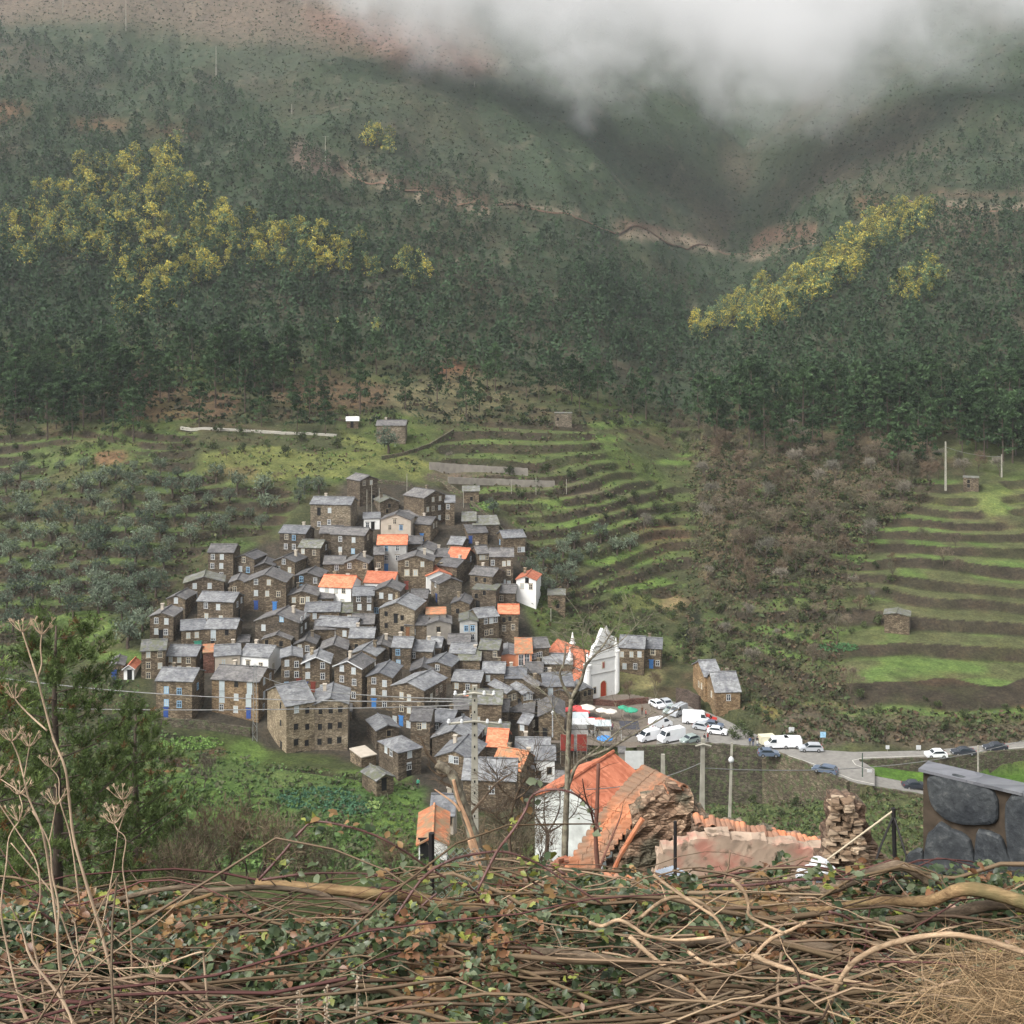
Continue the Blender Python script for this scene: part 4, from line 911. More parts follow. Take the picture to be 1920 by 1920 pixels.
# lane above the village
def lane(name,pp,w,mat):
    pts=[hit(a,b,y0=200) for a,b in pp]; mb=MB()
    for a,b in zip(pts[:-1],pts[1:]):
        n=8
        for k in range(n):
            t0,t1=k/n,(k+1)/n
            q=[]
            for t,s in ((t0,-1),(t1,-1),(t1,1),(t0,1)):
                x=a[0]+(b[0]-a[0])*t; y=a[1]+(b[1]-a[1])*t+s*w/2
                zc=h1(a[0]+(b[0]-a[0])*t,a[1]+(b[1]-a[1])*t)+.25
                q.append((x,y,zc))
            mb.poly(q)
            f=q[0],q[1]; mb.poly([(f[0][0],f[0][1],f[0][2]-.9),(f[1][0],f[1][1],f[1][2]-.9),f[1],f[0]])
    return mb.build(name,[mat],kind='structure')
lane('upper_lane',[(340,801),(420,805),(500,809),(560,812),(632,816)],2.6,plain('pale_gravel',(.36,.34,.29),.9,.15,2))
TRK=plain('track_earth',(.20,.13,.09),.95,.2,.6)
lane('mountain_track',[(640,312),(700,345),(760,357),(840,378),(915,392)],5,TRK)
lane('mountain_track',[(930,385),(1000,392),(1080,408),(1160,438),(1240,447),(1330,462)],6,TRK)
lane('mountain_track',[(1345,468),(1400,476),(1480,468),(1530,455)],6,TRK)
lane('mountain_track',[(1700,375),(1780,388),(1920,392),(2000,388)],5,TRK)
# retaining and field walls, each its own object
WALLM=stone('dry_stone',(.06,.05,.036),(.105,.088,.064),(.17,.15,.11),(1.6,1.6,4.0),.25,.8,(.09,.11,.05))
def wall(name,pts,z0,z1,label,th=.6,mat=None,cat='wall',steps=1.2,ragged=.10):
    mb=MB(); P_=[]
    for a,b in zip(pts[:-1],pts[1:]):
        L_=math.hypot(b[0]-a[0],b[1]-a[1]); n=max(1,int(L_/steps))
        for k in range(n): t=k/n; P_.append((a[0]+(b[0]-a[0])*t,a[1]+(b[1]-a[1])*t, (a[2]+(b[2]-a[2])*t) if len(a)>2 else None))
    P_.append(tuple(pts[-1]) if len(pts[-1])>2 else (*pts[-1],None))
    sec=[]
    for i,p in enumerate(P_):
        q=P_[min(i+1,len(P_)-1)]; r=P_[max(i-1,0)]
        d=Vector((q[0]-r[0],q[1]-r[1],0)).normalized(); n=Vector((-d.y,d.x,0))*th/2
        top=(p[2] if p[2] is not None else z1)+R.uniform(-ragged,ragged); bot=z0 if not callable(z0) else z0(p)
        sec.append([(p[0]-n.x*1.3,p[1]-n.y*1.3,bot),(p[0]-n.x,p[1]-n.y,top),(p[0]+n.x,p[1]+n.y,top),(p[0]+n.x*1.3,p[1]+n.y*1.3,bot)])
    for s0,s1 in zip(sec[:-1],sec[1:]):
        for j in range(3): mb.poly([s0[j],s1[j],s1[j+1],s0[j+1]])
    mb.poly(sec[0][::-1]); mb.poly(sec[-1])
    return mb.build(name,[mat or WALLM],label=label,cat=cat)
wall('retaining_wall',[gp(1195,1404),gp(1250,1402),gp(1330,1399),gp(1430,1406)],-97,ZP+.55,'high mossy stone retaining wall holding up the front of the car park',th=.9)
wall('retaining_wall',[gp(1430,1406),gp(1500,1431),gp(1590,1470)],-98,ZP+.5,'long stone retaining wall below the road junction',th=.8)
wall('retaining_wall',[(lo[0][0],lo[0][1]-1,-82.7)]+[(lo[i][0],lo[i][1]-.6,LOWR[i][2]+.35) for i in (1,2,3)],-97,0,'stone wall running down below the lower road to the right',th=.7)
wall('retaining_wall',[(*gp(1612,1427),ZP+.3),(*gp(1740,1424),ZP+.35),(*gp(1920,1407),ZP+.4),(*gp(2100,1396),ZP+.4)],-88,0,'low stone wall between the upper and the lower road',th=.6)
def slope_wall(name,pp,hgt,label,y0=200,th=.5,mat=None):
    pts=[]
    for a,b in pp:
        p=hit(a,b,y0=y0); pts.append((p[0],p[1],p[2]+hgt))
    return wall(name,pts,lambda p:(p[2]-hgt-2),0,label,th=th,mat=mat)
slope_wall('field_wall',[(802,893),(830,905),(860,925),(890,950),(920,975),(945,1000)],.9,'stone wall descending the slope beside the highest houses on the right')
slope_wall('field_wall',[(708,905),(740,908),(775,912)],1.0,'short stone wall on the meadow above the highest houses')
slope_wall('field_wall',[(715,862),(760,853),(805,838),(850,810)],1.0,'stone wall along the path by the big round olive')
slope_wall('field_wall',[(805,880),(870,885),(990,892)],2.2,'plastered terrace wall with pale patches above the village',mat=W['dg'])
slope_wall('field_wall',[(840,905),(930,908),(1040,912)],1.6,'second pale terrace wall below the plastered one',mat=W['dg'])
slope_wall('field_wall',[(1112,1322),(1160,1325),(1215,1318)],1.3,'reddish low wall along the back of the market square',mat=W['rb'])
slope_wall('field_wall',[(300,1362),(380,1366),(470,1380)],1.6,'dark garden wall below the tall tan house',y0=120)
# stepped dark hedge-wall by the orange stone houses
slope_wall('field_wall',[(1268,1318),(1290,1322),(1312,1334)],3.2,'high dark wall with scalloped top left of the orange stone houses',mat=stone('dark_brick',(.05,.04,.035),(.07,.055,.048),(.09,.07,.06)))
# white small monument / path posts above village
def post_thing(px,py,h,name,label,cat='post',r=.12,mat=None,y0=100,z=None):
    p=hit(px,py,y0=y0) if z is None else (*gp(px,py,z),z)
    mb=MB(); mb.tube([(0,0,-.3),(0,0,h)],r,8); o=mb.build(name,[mat or PWH],label=label,cat=cat); o.location=p; return o
CON=plain('concrete_pole',(.30,.285,.235),.9,.22,2.5)
def pole(px,pt,pb,Y=None,label='',arms=(1.6,),w=.26,lean=0,name='utility_pole',insul=True,lamp=False,group='utility poles'):
    if Y is None:
        p=hit(px,pb,y0=90); Y=p[1]; x=p[0]; z=p[2]
    else: x=(px-960)/F*Y; z=-(pb-HZ)/F*Y
    ztop=-(pt-HZ)/F*Y; h=ztop-z
    root=empty(name,(x,Y,z),0,label=label,cat='utility pole',group=group)
    mb=MB(); mb.box((0,0,h/2),(w,w*.8,h),taper=.62); s=mb.build('shaft',[CON],root)
    for i,a in enumerate(arms):
        m2=MB(); zz=h-.25-i*1.1
        m2.tube([(-a/2,-.16,zz-.1),(0,-.16,zz),(a/2,-.16,zz-.1)],.05,5); ar=m2.build('crossarm',[CON],root)
        if insul:
            for sx in (-a/2,-a/4,a/4,a/2):
                m3=MB(); m3.lathe((sx,-.16,zz-.1),[(.03,0),(.075,.04),(.075,.09),(.04,.11),(.065,.14),(.03,.19)],8); m3.build('insulator',[PWH],ar)
    if w>.2 and Y<50:
        # square holes down the shaft
        m4=MB()
        for k in range(int(h/.45)): m4.box((0,-w*.41*(1-.38*(k*.45+.4)/h)-.002,.4+k*.45),(.05,.02,.09))
        m4.build('hole',[PDK],root)
    root.rotation_euler=(0,lean,0)
    return root
pole(118,-12,24,label='far utility pole at the top left corner of the mountain',w=.5,arms=(2,))
pole(236,0,58,label='far utility pole in mist on the upper left mountain',w=.5,arms=())
pole(405,86,142,label='far utility pole on the left mountain above the yellow trees',w=.5,arms=())
pole(547,195,214,label='very small far utility pole on the left mountain',w=.4,arms=())
pole(610,255,308,label='white utility pole with crossarm at the start of the mountain track',w=.5,arms=(4,))
pole(771,470,520,label='utility pole standing in a lone yellow tree clump',w=.35,arms=())
pole(890,152,164,label='tiny far pole under the cloud',w=.3,arms=())
pole(1773,828,920,label='tall concrete pole at the edge of the high right meadow',w=.6,arms=())
pole(1878,852,895,label='shorter pole at the right edge behind the high meadow',w=.45,arms=())
# nearer poles
pole(890,1285,1612,Y=46,label='tall near concrete pole with white insulators, standing before the village',arms=(1.5,2.0),w=.32)
pole(1315,1384,1620,Y=60,label='concrete pole with crossarm in front of the car park wall',arms=(.8,),w=.30,lean=.012,insul=False)
pole(1243,1414,1560,Y=75,label='short thick wooden pole left of the car park pole',arms=(),w=.36)
pole(1366,1392,1600,Y=80,label='slim pole carrying a round white lamp in front of the car park wall',arms=(),w=.22,lean=.03)
o=MB(); o.lathe((0,0,0),[(.05,-.2),(.18,-.1),(.2,.05),(.1,.2),(.02,.24)],10); o=o.build('round_lamp',[PWH],label='round white lamp on the slim pole near the car park wall',cat='lamp',smooth=True); o.location=P(1371,1425,79.7)
def lattice(px,pt,pb):
    p=hit(px,pb,y0=120); Y=p[1]; h=(pb-pt)/F*Y
    root=empty('lattice_mast',p,0,label='thin steel lattice mast in front of the orange tan stone house',cat='mast')
    STL=plain('galvanised_steel',(.30,.31,.31),.5,.1,3,.3)
    for sx in (-.42,.42):
        m=MB(); m.tube([(sx,0,-.2),(sx*.5,0,h)],.06,4); m.build('leg',[STL],root)
    m=MB(); n=12
    for k in range(n):
        z0,z1=h*k/n,h*(k+1)/n; s=1 if k%2 else -1
        w0=.42*(1-.5*k/n); w1=.42*(1-.5*(k+1)/n); m.tube([(-s*w0,0,z0),(s*w1,0,z1)],.035,3)
    m.build('bracing',[STL],root)
    m=MB(); m.tube([(-1,0,h-.2),(1,0,h-.2)],.06,4); m.tube([(0,0,h-.8),(0,0,h+.2)],.05,4)
    a=m.build('crossarm',[STL],root)
    for s in (-1,-.4,.4,1):
        m=MB(); m.lathe((s,0,h-.5),[(.06,0),(.1,.1),(.04,.3)],6); m.build('insulator',[PDK],a)
lattice(478,1246,1390)
# village poles and lamps
for px,pt,pb,l in ((688,918,965,'slim pole left of a pair beside the highest house'),(697,908,968,'slim pole right of a pair beside the highest house'),(711,915,962,'slim pole right of the pair beside the low barn'),(763,888,925,'slim pole on the meadow behind the top right house'),(792,920,965,'thin dark pole against the large top house'),(869,918,952,'pole in front of the tiny terrace shed'),(1005,895,927,'thin pole on the pale middle terrace'),(959,900,926,'thin pole left on the pale middle terrace'),(1062,898,926,'greenish thin pole right on the pale middle terrace'),(1033,1141,1166,'slim pole near the stone pen')):
    p=hit(px,pb,y0=120); h=(pb-pt)/F*p[1]
    m=MB(); m.tube([(0,0,-.5),(0,0,h)],.09,6); o=m.build('slim_pole',[CON],label=l,cat='pole',group='slim poles in and above the village'); o.location=p
def lamp_post(px,pt,pb,z=ZP,Yf=None):
    if Yf: p=(*[(px-960)/F*Yf,Yf],-(pb-HZ)/F*Yf)
    else: p=(*gp(px,pb,z),z)
    h=(pb-pt)/F*p[1]
    root=empty('street_lamp',p,0,label='grey street lamp with pointed white lantern beside the dark barn gable',cat='street lamp')
    m=MB(); m.tube([(0,0,0),(0,0,h-.7)],[.14,.1],8); m.build('post',[plain('grey_metal',(.35,.37,.38),.5)],root)
    m=MB(); m.lathe((0,0,h-.75),[(.12,0),(.3,.5),(.34,.52),(.03,.8)],8); m.build('lantern',[PWH],root)
lamp_post(1036,1333,1382,Yf=228)
# ------------------------------------------------------------ cables
def cable(a,b,sag,r,label,name='power_cable',mat=None):
    a=Vector(a); b=Vector(b); pts=[]
    for k in range(15):
        t=k/14; p=a.lerp(b,t); p.z-=sag*4*t*(1-t); pts.append(p)
    m=MB(); m.tube(pts,r,4); return m.build(name,[mat or plain('cable_grey',(.22,.22,.21),.7)],label=label,cat='cable',group='overhead cables')
cable(P(-60,1262,70),P(884,1315,46),.5,.022,'upper overhead cable from the left edge to the tall near pole')
cable(P(-60,1322,75),P(884,1322,46),.25,.02,'lower overhead cable from the left edge to the tall near pole')
cable(P(480,1262,225),P(884,1312,47),1.0,.03,'cable from lattice mast to the tall near pole')
cable(P(1773,838,342),P(1878,856,345),.8,.05,'cable between the two poles above the high meadow')
cable(P(1315,1440,60),P(2000,1362,90),1.2,.022,'cable from the car park pole to the right edge')
cable(P(1315,1430,60),P(1100,1480,52),.3,.02,'cable from the car park pole to the left')
# ------------------------------------------------------------ vehicles, people, market
def carpaint(name,c): return plain('car_'+name,c,.35,.05,1,0,.5)
TY=plain('tyre_rubber',(.02,.02,.02),.85); RIM=plain('wheel_rim',(.35,.35,.36),.4,.1,2,.6); GL=plain('car_glass',(.02,.028,.035),.1,.1,1,0,.7)
HL=plain('headlight_glass',(.6,.62,.62),.2); TLm=plain('tail_light_red',(.35,.02,.02),.3)
def car(kind,paint,loc,rz,label,name='parked_car',cat='car',group='vehicles parked in the car park and along the road'):
    # side profile (y along the length, z up); front is -y
    if kind=='van':
        L,Wd,prof,gls=4.9,1.9,[(-2.45,.35),(-2.45,.95),(-2.3,1.1),(-1.75,1.25),(-1.15,1.98),(-.9,2.1),(2.2,2.1),(2.42,1.9),(2.45,.35)],[(-1.68,1.3),(-1.16,1.9),(-.35,1.9),(-.35,1.3)]
    elif kind=='bigvan':
        L,Wd,prof,gls=5.6,2.05,[(-2.8,.35),(-2.8,1.0),(-2.6,1.2),(-2.2,1.35),(-1.75,2.3),(-1.4,2.5),(2.6,2.5),(2.78,2.3),(2.8,.35)],[(-2.1,1.45),(-1.75,2.15),(-1.0,2.15),(-1.0,1.45)]
    elif kind=='hatch':
        L,Wd,prof,gls=4.0,1.72,[(-2.0,.3),(-2.02,.7),(-1.85,.86),(-1.05,.98),(-.45,1.42),(.0,1.5),(1.1,1.48),(1.65,1.25),(1.95,.95),(2.0,.3)],[(-.95,1.0),(-.42,1.38),(1.15,1.4),(1.55,1.02)]
    elif kind=='estate':
        L,Wd,prof,gls=4.5,1.76,[(-2.25,.3),(-2.27,.68),(-2.05,.84),(-1.1,.97),(-.4,1.43),(.1,1.5),(1.75,1.46),(2.15,1.0),(2.25,.9),(2.25,.3)],[(-1.0,1.0),(-.38,1.38),(1.7,1.38),(1.95,1.02)]
    else:
        L,Wd,prof,gls=4.4,1.74,[(-2.2,.3),(-2.22,.66),(-2.0,.82),(-1.05,.94),(-.45,1.36),(.1,1.42),(.9,1.38),(1.45,1.0),(2.1,.95),(2.2,.8),(2.2,.3)],[(-.98,.98),(-.42,1.32),(.85,1.32),(1.25,.99)]
    root=empty(name,loc,rz,label=label,cat=cat,group=group); hw=Wd/2
    m=MB(); n=len(prof)
    def ins(z): return 1.0 if z<1.0 else 1-.16*(z-1.0)/(prof[5][1]-1.0+.2)
    Lp=[(-hw*ins(z),y,z) for y,z in prof]; Rp=[(hw*ins(z),y,z) for y,z in prof]
    for i in range(n): j=(i+1)%n; m.poly([Lp[i],Rp[i],Rp[j],Lp[j]][::-1])
    m.poly(Lp); m.poly(Rp[::-1])
    m.build('body',[paint],root)
    for s in (-1,1):
        g=MB(); q=[(s*(hw*ins(z)+.012),y,z) for y,z in gls]; g.poly(q if s<0 else q[::-1]); g.build('side_window',[GL],root)
    # windscreen and rear window, slightly proud of the body
    i0=3 if kind in('hatch','estate','sedan') else 3
    a,b_=prof[i0],prof[i0+1]
    g=MB(); f=lambda p,t,o:(p[0]+o[0],p[1]+o[1])
    def glass(a,b,nm,e=.12):
        va=Vector((0,a[0],a[1])); vb=Vector((0,b[0],b[1])); dd=(vb-va); nn=Vector((0,-dd.z,dd.y)).normalized()
        if nn.z<0 : nn=-nn
        va,vb=va+dd*.1+nn*.015,va+dd*.92+nn*.015
        w1,w2=hw*ins(a[1])-e,hw*ins(b[1])-e
        g=MB(); g.poly([(-w1,va.y,va.z),(w1,va.y,va.z),(w2,vb.y,vb.z),(-w2,vb.y,vb.z)]); g.build(nm,[GL],root)
    glass(a,b_,'windscreen')
    if kind in('hatch','estate'): glass(prof[7],prof[6],'rear_window')
    elif kind=='sedan': glass(prof[7],prof[6],'rear_window')
    for s in (-1,1):
        for y in (-L*.31,L*.30):
            w_=MB(); r=.34
            w_.tube([(s*(hw-.2),y,r),(s*(hw+.02),y,r)],r,12); t=w_.build('wheel',[TY],root)
            w_=MB(); w_.tube([(s*(hw+.0),y,r),(s*(hw+.035),y,r)],r*.55,10); w_.build('rim',[RIM],t)
        h=MB(); h.box((s*(hw-.28),prof[1][0]-.0,prof[1][1]-.06),(.36,.08,.16)); h.build('headlight',[HL],root)
        h=MB(); h.box((s*(hw-.16),L/2+.0,.9),(.2,.06,.26)); h.build('tail_light',[TLm],root)
    return root
cw=carpaint('white',(.72,.73,.74)); cs=carpaint('silver',(.38,.40,.42)); cb=carpaint('blue_grey',(.10,.13,.18)); ck=carpaint('dark',(.03,.035,.045)); cr_=carpaint('red',(.45,.03,.025)); cg=carpaint('grey_green',(.25,.30,.28)); cc=carpaint('cream',(.62,.58,.42))
def lotcar(kind,pt,px,py,ang,label,z=ZP+.01,**k):
    x,y=gp(px,py,z); car(kind,pt,(x,y,z),math.radians(ang),label,**k)
lotcar('van',cw,1217,1388,-60,'white van at the left front of the car park, beside the large cream van',name='parked_van',cat='van')
lotcar('bigvan',cw,1259,1389,-62,'large cream white van parked right at the front wall of the car park',name='parked_van',cat='van')
lotcar('hatch',cg,1294,1392,-60,'grey green car at the front wall, right of the large van')
lotcar('van',cw,1238,1364,120,'white van seen behind the two front vans',name='parked_van',cat='van')
lotcar('bigvan',cw,1305,1356,80,'long white van in the middle of the car park',name='parked_van',cat='van')
lotcar('hatch',cr_,1326,1354,75,'red car hidden behind the long white van')
lotcar('van',cs,1272,1340,-40,'silver grey van left of the long white van, boot open',name='parked_van',cat='van')
lotcar('hatch',cg,1259,1336,-40,'pale green car at the back left of the car park')
lotcar('hatch',cs,1318,1368,60,'silver car just right of the long white van')
lotcar('sedan',cb,1336,1364,70,'dark blue car beside the silver one')
lotcar('hatch',cw,1345,1376,70,'white car at the right edge of the car park')
lotcar('hatch',cs,1250,1324,20,'pale car at the far back of the car park')
lotcar('hatch',cw,1232,1326,30,'white car behind the market stalls')
lotcar('van',cw,1457,1402,-85,'white van parked left of a pair at the roadside',name='parked_van',cat='van')
lotcar('van',cw,1479,1401,-95,'white van parked right of a pair at the roadside',name='parked_van',cat='van')
lotcar('estate',cs,1520,1408,-92,'silver estate car by the roadside below the blue sign')
lotcar('hatch',cb,1441,1418,88,'dark car driving out of the car park')
lotcar('estate',cb,1547,1449,-122,'blue grey estate car driving through the road bend',name='moving_car')
lotcar('sedan',ck,1715,1478,92,'dark car on the lower road behind the slate wall',z=-85.1)
lotcar('hatch',cw,1755,1420,-88,'white car first of three along the upper road')
lotcar('sedan',ck,1806,1415,-88,'dark car in the middle of three along the upper road')
lotcar('sedan',ck,1866,1406,-86,'black car last of three along the upper road, red patch on its bonnet')
def trailer():
    x,y=gp(1438,1398); r=empty('box_trailer',(x,y,ZP),math.radians(-80),label='cream box trailer left of the paired white vans',cat='trailer')
    m=MB(); m.box((0,0,1.3),(1.9,3.0,1.5)); m.build('body',[cc],r)
    for s in(-1,1):
        m=MB(); m.tube([(s*.85,0,.32),(s*1.02,0,.32)],.32,10); m.build('wheel',[TY],r)
trailer()
# people
SK=plain('skin',(.42,.24,.17),.6,.05); HR=plain('hair_dark',(.03,.02,.015),.8)
def cloth(n,c): return plain('cloth_'+n,c,.85,.15,4)
CL={'black':cloth('black',(.02,.02,.022)),'blue':cloth('blue',(.04,.09,.25)),'red':cloth('red',(.35,.04,.03)),'white':cloth('white',(.6,.6,.58)),'green':cloth('green',(.05,.28,.18)),'grey':cloth('grey',(.15,.15,.16)),'brown':cloth('brown',(.12,.06,.035)),'jean':cloth('jean',(.05,.07,.13)),'pink':cloth('pink',(.45,.18,.22))}
def person_mesh(stride=.12):
    V_=[(0,0,.95),(0,0,1.12),(0,0,1.38),(0,-.01,1.52),(0,-.02,1.63),(0,-.02,1.74),
        (.10,0,.9),(.11,-stride,.5),(.11,-stride*.4,.07),(.11,-stride*.4-.14,.04),(-.10,0,.9),(-.11,stride*.6,.5),(-.11,stride*1.2,.07),(-.11,stride*1.2-.14,.04),
        (.19,0,1.40),(.25,.02,1.14),(.24,-.08,.9),(.24,-.1,.8),(-.19,0,1.40),(-.25,-.02,1.14),(-.24,-.14,.92),(-.24,-.18,.82)]
    E=[(0,1),(1,2),(2,3),(3,4),(4,5),(0,6),(6,7),(7,8),(8,9),(0,10),(10,11),(11,12),(12,13),(2,14),(14,15),(15,16),(16,17),(2,18),(18,19),(19,20),(20,21)]
    rad=[.15,.14,.17,.06,.095,.075,.10,.065,.045,.04,.10,.065,.045,.04,.065,.048,.036,.035,.065,.048,.036,.035]
    me=bpy.data.meshes.new('person'); me.from_pydata(V_,E,[]); o=bpy.data.objects.new('tmp_person',me); col.objects.link(o)
    md=o.modifiers.new('s','SKIN'); 
    sv=me.skin_vertices[0].data if me.skin_vertices else None
    if sv is None:
        bpy.context.view_layer.objects.active=o; o.select_set(True); bpy.ops.object.mode_set(mode='EDIT'); bpy.ops.object.mode_set(mode='OBJECT')
        sv=me.skin_vertices[0].data
    for i,r in enumerate(rad): sv[i].radius=(r,r*.75 if i<3 else r)
    sv[0].use_root=True
    sb=o.modifiers.new('u','SUBSURF'); sb.levels=1
    bpy.context.view_layer.update()
    ev=o.evaluated_get(bpy.context.evaluated_depsgraph_get()); out=bpy.data.meshes.new_from_object(ev); bpy.data.objects.remove(o)
    # materials by height: 0 trousers, 1 coat, 2 skin
    mi=[]
    for p in out.polygons:
        z=p.center.z; x=abs(p.center.x)
        if z>1.5: k=2
        elif z<.92 and x<.2: k=0
        elif x>.2 and z<.87: k=2
        else: k=1
        mi.append(k)
    out.materials.clear()
    for _ in range(3): out.materials.append(None)
    out.polygons.foreach_set('material_index',mi); out.polygons.foreach_set('use_smooth',[True]*len(mi)); out.update()
    return out
try: PM=[person_mesh(.14),person_mesh(.05)]
except Exception as e: print('PERSON',e); PM=None
def person(px,py,rz,top,leg,label,z=ZP,k=0,s=1.0):
    if PM is None: return
    x,y=gp(px,py,z); me=PM[k].copy(); me.materials[0]=CL[leg]; me.materials[1]=CL[top]; me.materials[2]=SK
    o=obj('person',me,None,label=label,cat='person'); o.location=(x,y,z); o.rotation_euler=(0,0,rz); o.scale=(s,s,s)
    m=MB(); m.lathe((0,.015,1.66),[(.088,-.04),(.1,.02),(.085,.09),(.03,.125)],9); m.build('hair',[HR],o,smooth=True)
person(1406,1398,.3,'blue','black','person in a blue coat standing beside the road left of the cream trailer',k=1)
person(1412,1399,-.4,'black','jean','person in black beside the person in the blue coat')
person(1420,1403,1.0,'white','jean','person in white top standing at the roadside')
person(1420,1397,2.4,'black','black','person in all black clothes behind the person in white')
person(1327,1390,.8,'red','black','person in red near the pole in the car park',k=1)
person(1321,1392,-.8,'black','black','person in black near the pole in the car park')
person(1229,1377,.3,'brown','brown','person in brown between the front vans')
person(1243,1376,.9,'brown','black','person in brown coat and black trousers between the front vans',k=1)
person(1328,1374,-.7,'red','black','person in a red jacket beside the silver car')
person(1204,1340,.2,'brown','black','person in brown standing by the green market umbrella',k=1)
person(1211,1346,1.5,'red','black','person in red walking past the green market umbrella')
person(1105,1382,.5,'black','black','person in black at the left end of the market')
person(1112,1384,2.5,'grey','black','person in grey at the left end of the market',k=1)
person(1120,1382,1.2,'black','jean','person in black jacket and jeans in the market')
person(1193,1385,.5,'black','jean','person right of the dark market hut')
person(1148,1371,.5,'pink','jean','person in pink in front of the pale stalls',k=1)
p=hit(784,1478,y0=120)
if PM:
    me=PM[1].copy(); me.materials[0]=CL['black']; me.materials[1]=CL['green']; me.materials[2]=SK
    o=obj('person',me,None,label='person in a green top on the path at the village foot',cat='person'); o.location=p
    m=MB(); m.lathe((0,.015,1.66),[(.088,-.04),(.1,.02),(.085,.09),(.03,.125)],9); m.build('hair',[HR],o,smooth=True)
# market
def umbrella(px,py,r,h,c,label):
    x,y=gp(px,py); root=empty('market_umbrella',(x,y,ZP),R.random(),label=label,cat='umbrella',group='umbrellas over the market')
    m=MB(); m.tube([(0,0,0),(0,0,h)],.05,6); m.build('pole',[PCR],root)
    m=MB(); n=8; top=(0,0,h+.1)
    for k in range(n):
        a0,a1=2*math.pi*k/n,2*math.pi*(k+1)/n
        p0=(r*math.cos(a0),r*math.sin(a0),h-r*.32); p1=(r*math.cos(a1),r*math.sin(a1),h-r*.32)
        m.poly([top,p0,p1]); m.poly([p0,(p0[0],p0[1],p0[2]-.18),(p1[0],p1[1],p1[2]-.18),p1])
    m.build('canopy',[c],root)
UR=cloth('umbrella_red',(.50,.07,.07)); UW=cloth('umbrella_cream',(.60,.55,.48)); UG=cloth('umbrella_green',(.04,.28,.17)); UB=cloth('umbrella_blue',(.06,.22,.5)); UO=cloth('umbrella_orange',(.6,.13,.08))
umbrella(1066,1350,1.3,2.6,UR,'red umbrella furthest left in the market')
umbrella(1083,1346,1.7,2.6,UR,'red umbrella beside the cream one at the back of the market')
umbrella(1100,1345,1.9,2.7,UW,'cream umbrella between red ones at the back of the market')
umbrella(1093,1354,1.5,2.6,UR,'red umbrella in front of the cream umbrella')
umbrella(1110,1370,1.7,2.7,UR,'red umbrella by the white stall roofs')
umbrella(1124,1371,1.4,2.7,UO,'orange red umbrella right of the white stall roofs')
umbrella(1128,1350,1.3,2.5,UW,'small cream umbrella in the market middle')
umbrella(1145,1352,1.4,2.5,UW,'right hand small cream umbrella in the market')
umbrella(1168,1345,1.1,2.5,UG,'small green umbrella in the market')
umbrella(1183,1349,1.5,2.5,UG,'larger green umbrella at the right of the market')
umbrella(1134,1404,1.6,2.6,UB,'bright blue umbrella at the front of the market')
def stall(px,py,w,d,h,rm,wm,label,rz=0,name='market_stall',z=ZP):
    x,y=gp(px,py,z); root=empty(name,(x,y,z),rz,label=label,cat='stall')
    m=MB(); m.slab([(-w/2-.2,-d/2-.2,h),(w/2+.2,-d/2-.2,h),(w/2+.2,d/2+.2,h+.45),(-w/2-.2,d/2+.2,h+.45)],.08); m.build('roof',[rm],root)
    for sx in(-1,1):
        for sy in (-1,1):
            m=MB(); m.tube([(sx*w/2,sy*d/2,0),(sx*w/2,sy*d/2,h+(.4 if sy>0 else 0)-.05)],.05,5); m.build('post',[PWH],root)
    m=MB(); m.box((0,-d/2+.4,.45),(w*.9,.7,.9)); m.build('counter',[wm],root)
stall(1085,1364,3.6,2,2.3,PGL,W['wh'],'market stall with blue white striped roof left of the red umbrellas')
stall(1090,1376,5.2,2,2.3,PWH,W['gr'],'long white roofed market stall')
stall(1130,1378,3.0,2,2.2,PGL,W['gr'],'pale roofed market stall right of the long one')
stall(1180,1386,3.4,3,2.6,plain('dark_tarp',(.05,.05,.06),.7),W['dg'],'dark roofed market hut near the car park',name='market_hut')
def banner(x0,x1,y0,y1,Y,mat,label,name='awning_screen'):
    a=P(x0,y1,Y); b_=P(x1,y0,Y); root=empty(name,((a.x+b_.x)/2,Y,a.z),0,label=label,cat='screen')
    w=b_.x-a.x; h=b_.z-a.z
    m=MB(); m.box((0,0,h/2),(w,.08,h)); m.build('panel',[mat],root)
    for s in(-1,1):
        m=MB(); m.tube([(s*w/2,.06,-2.5),(s*w/2,.06,h)],.05,5); m.build('post',[CON],root)
RP=plain('oxide_red',(.22,.035,.025),.7,.1,2)
banner(1051,1076,1377,1408,222,RP,'left of the two dark red upright panels below the market')
banner(1082,1100,1377,1408,222,RP,'right of the two dark red upright panels below the market')
banner(1172,1207,1408,1442,214,PWH,'white rectangular wall panel below the market hut')
# lower market terraces: stone base under the red panels
house(1052,1100,1409,1440,0,'F','st','sd','','stone terrace block carrying the two dark red panels',name='stone_terrace',cat='terrace',group=None,Y=223,d=6,base=6)
house(1160,1172,1412,1446,0,'F','dg','sd','','grey plastered wall left of the white panel',name='plaster_wall',cat='wall',group=None,Y=216,d=3,base=6)
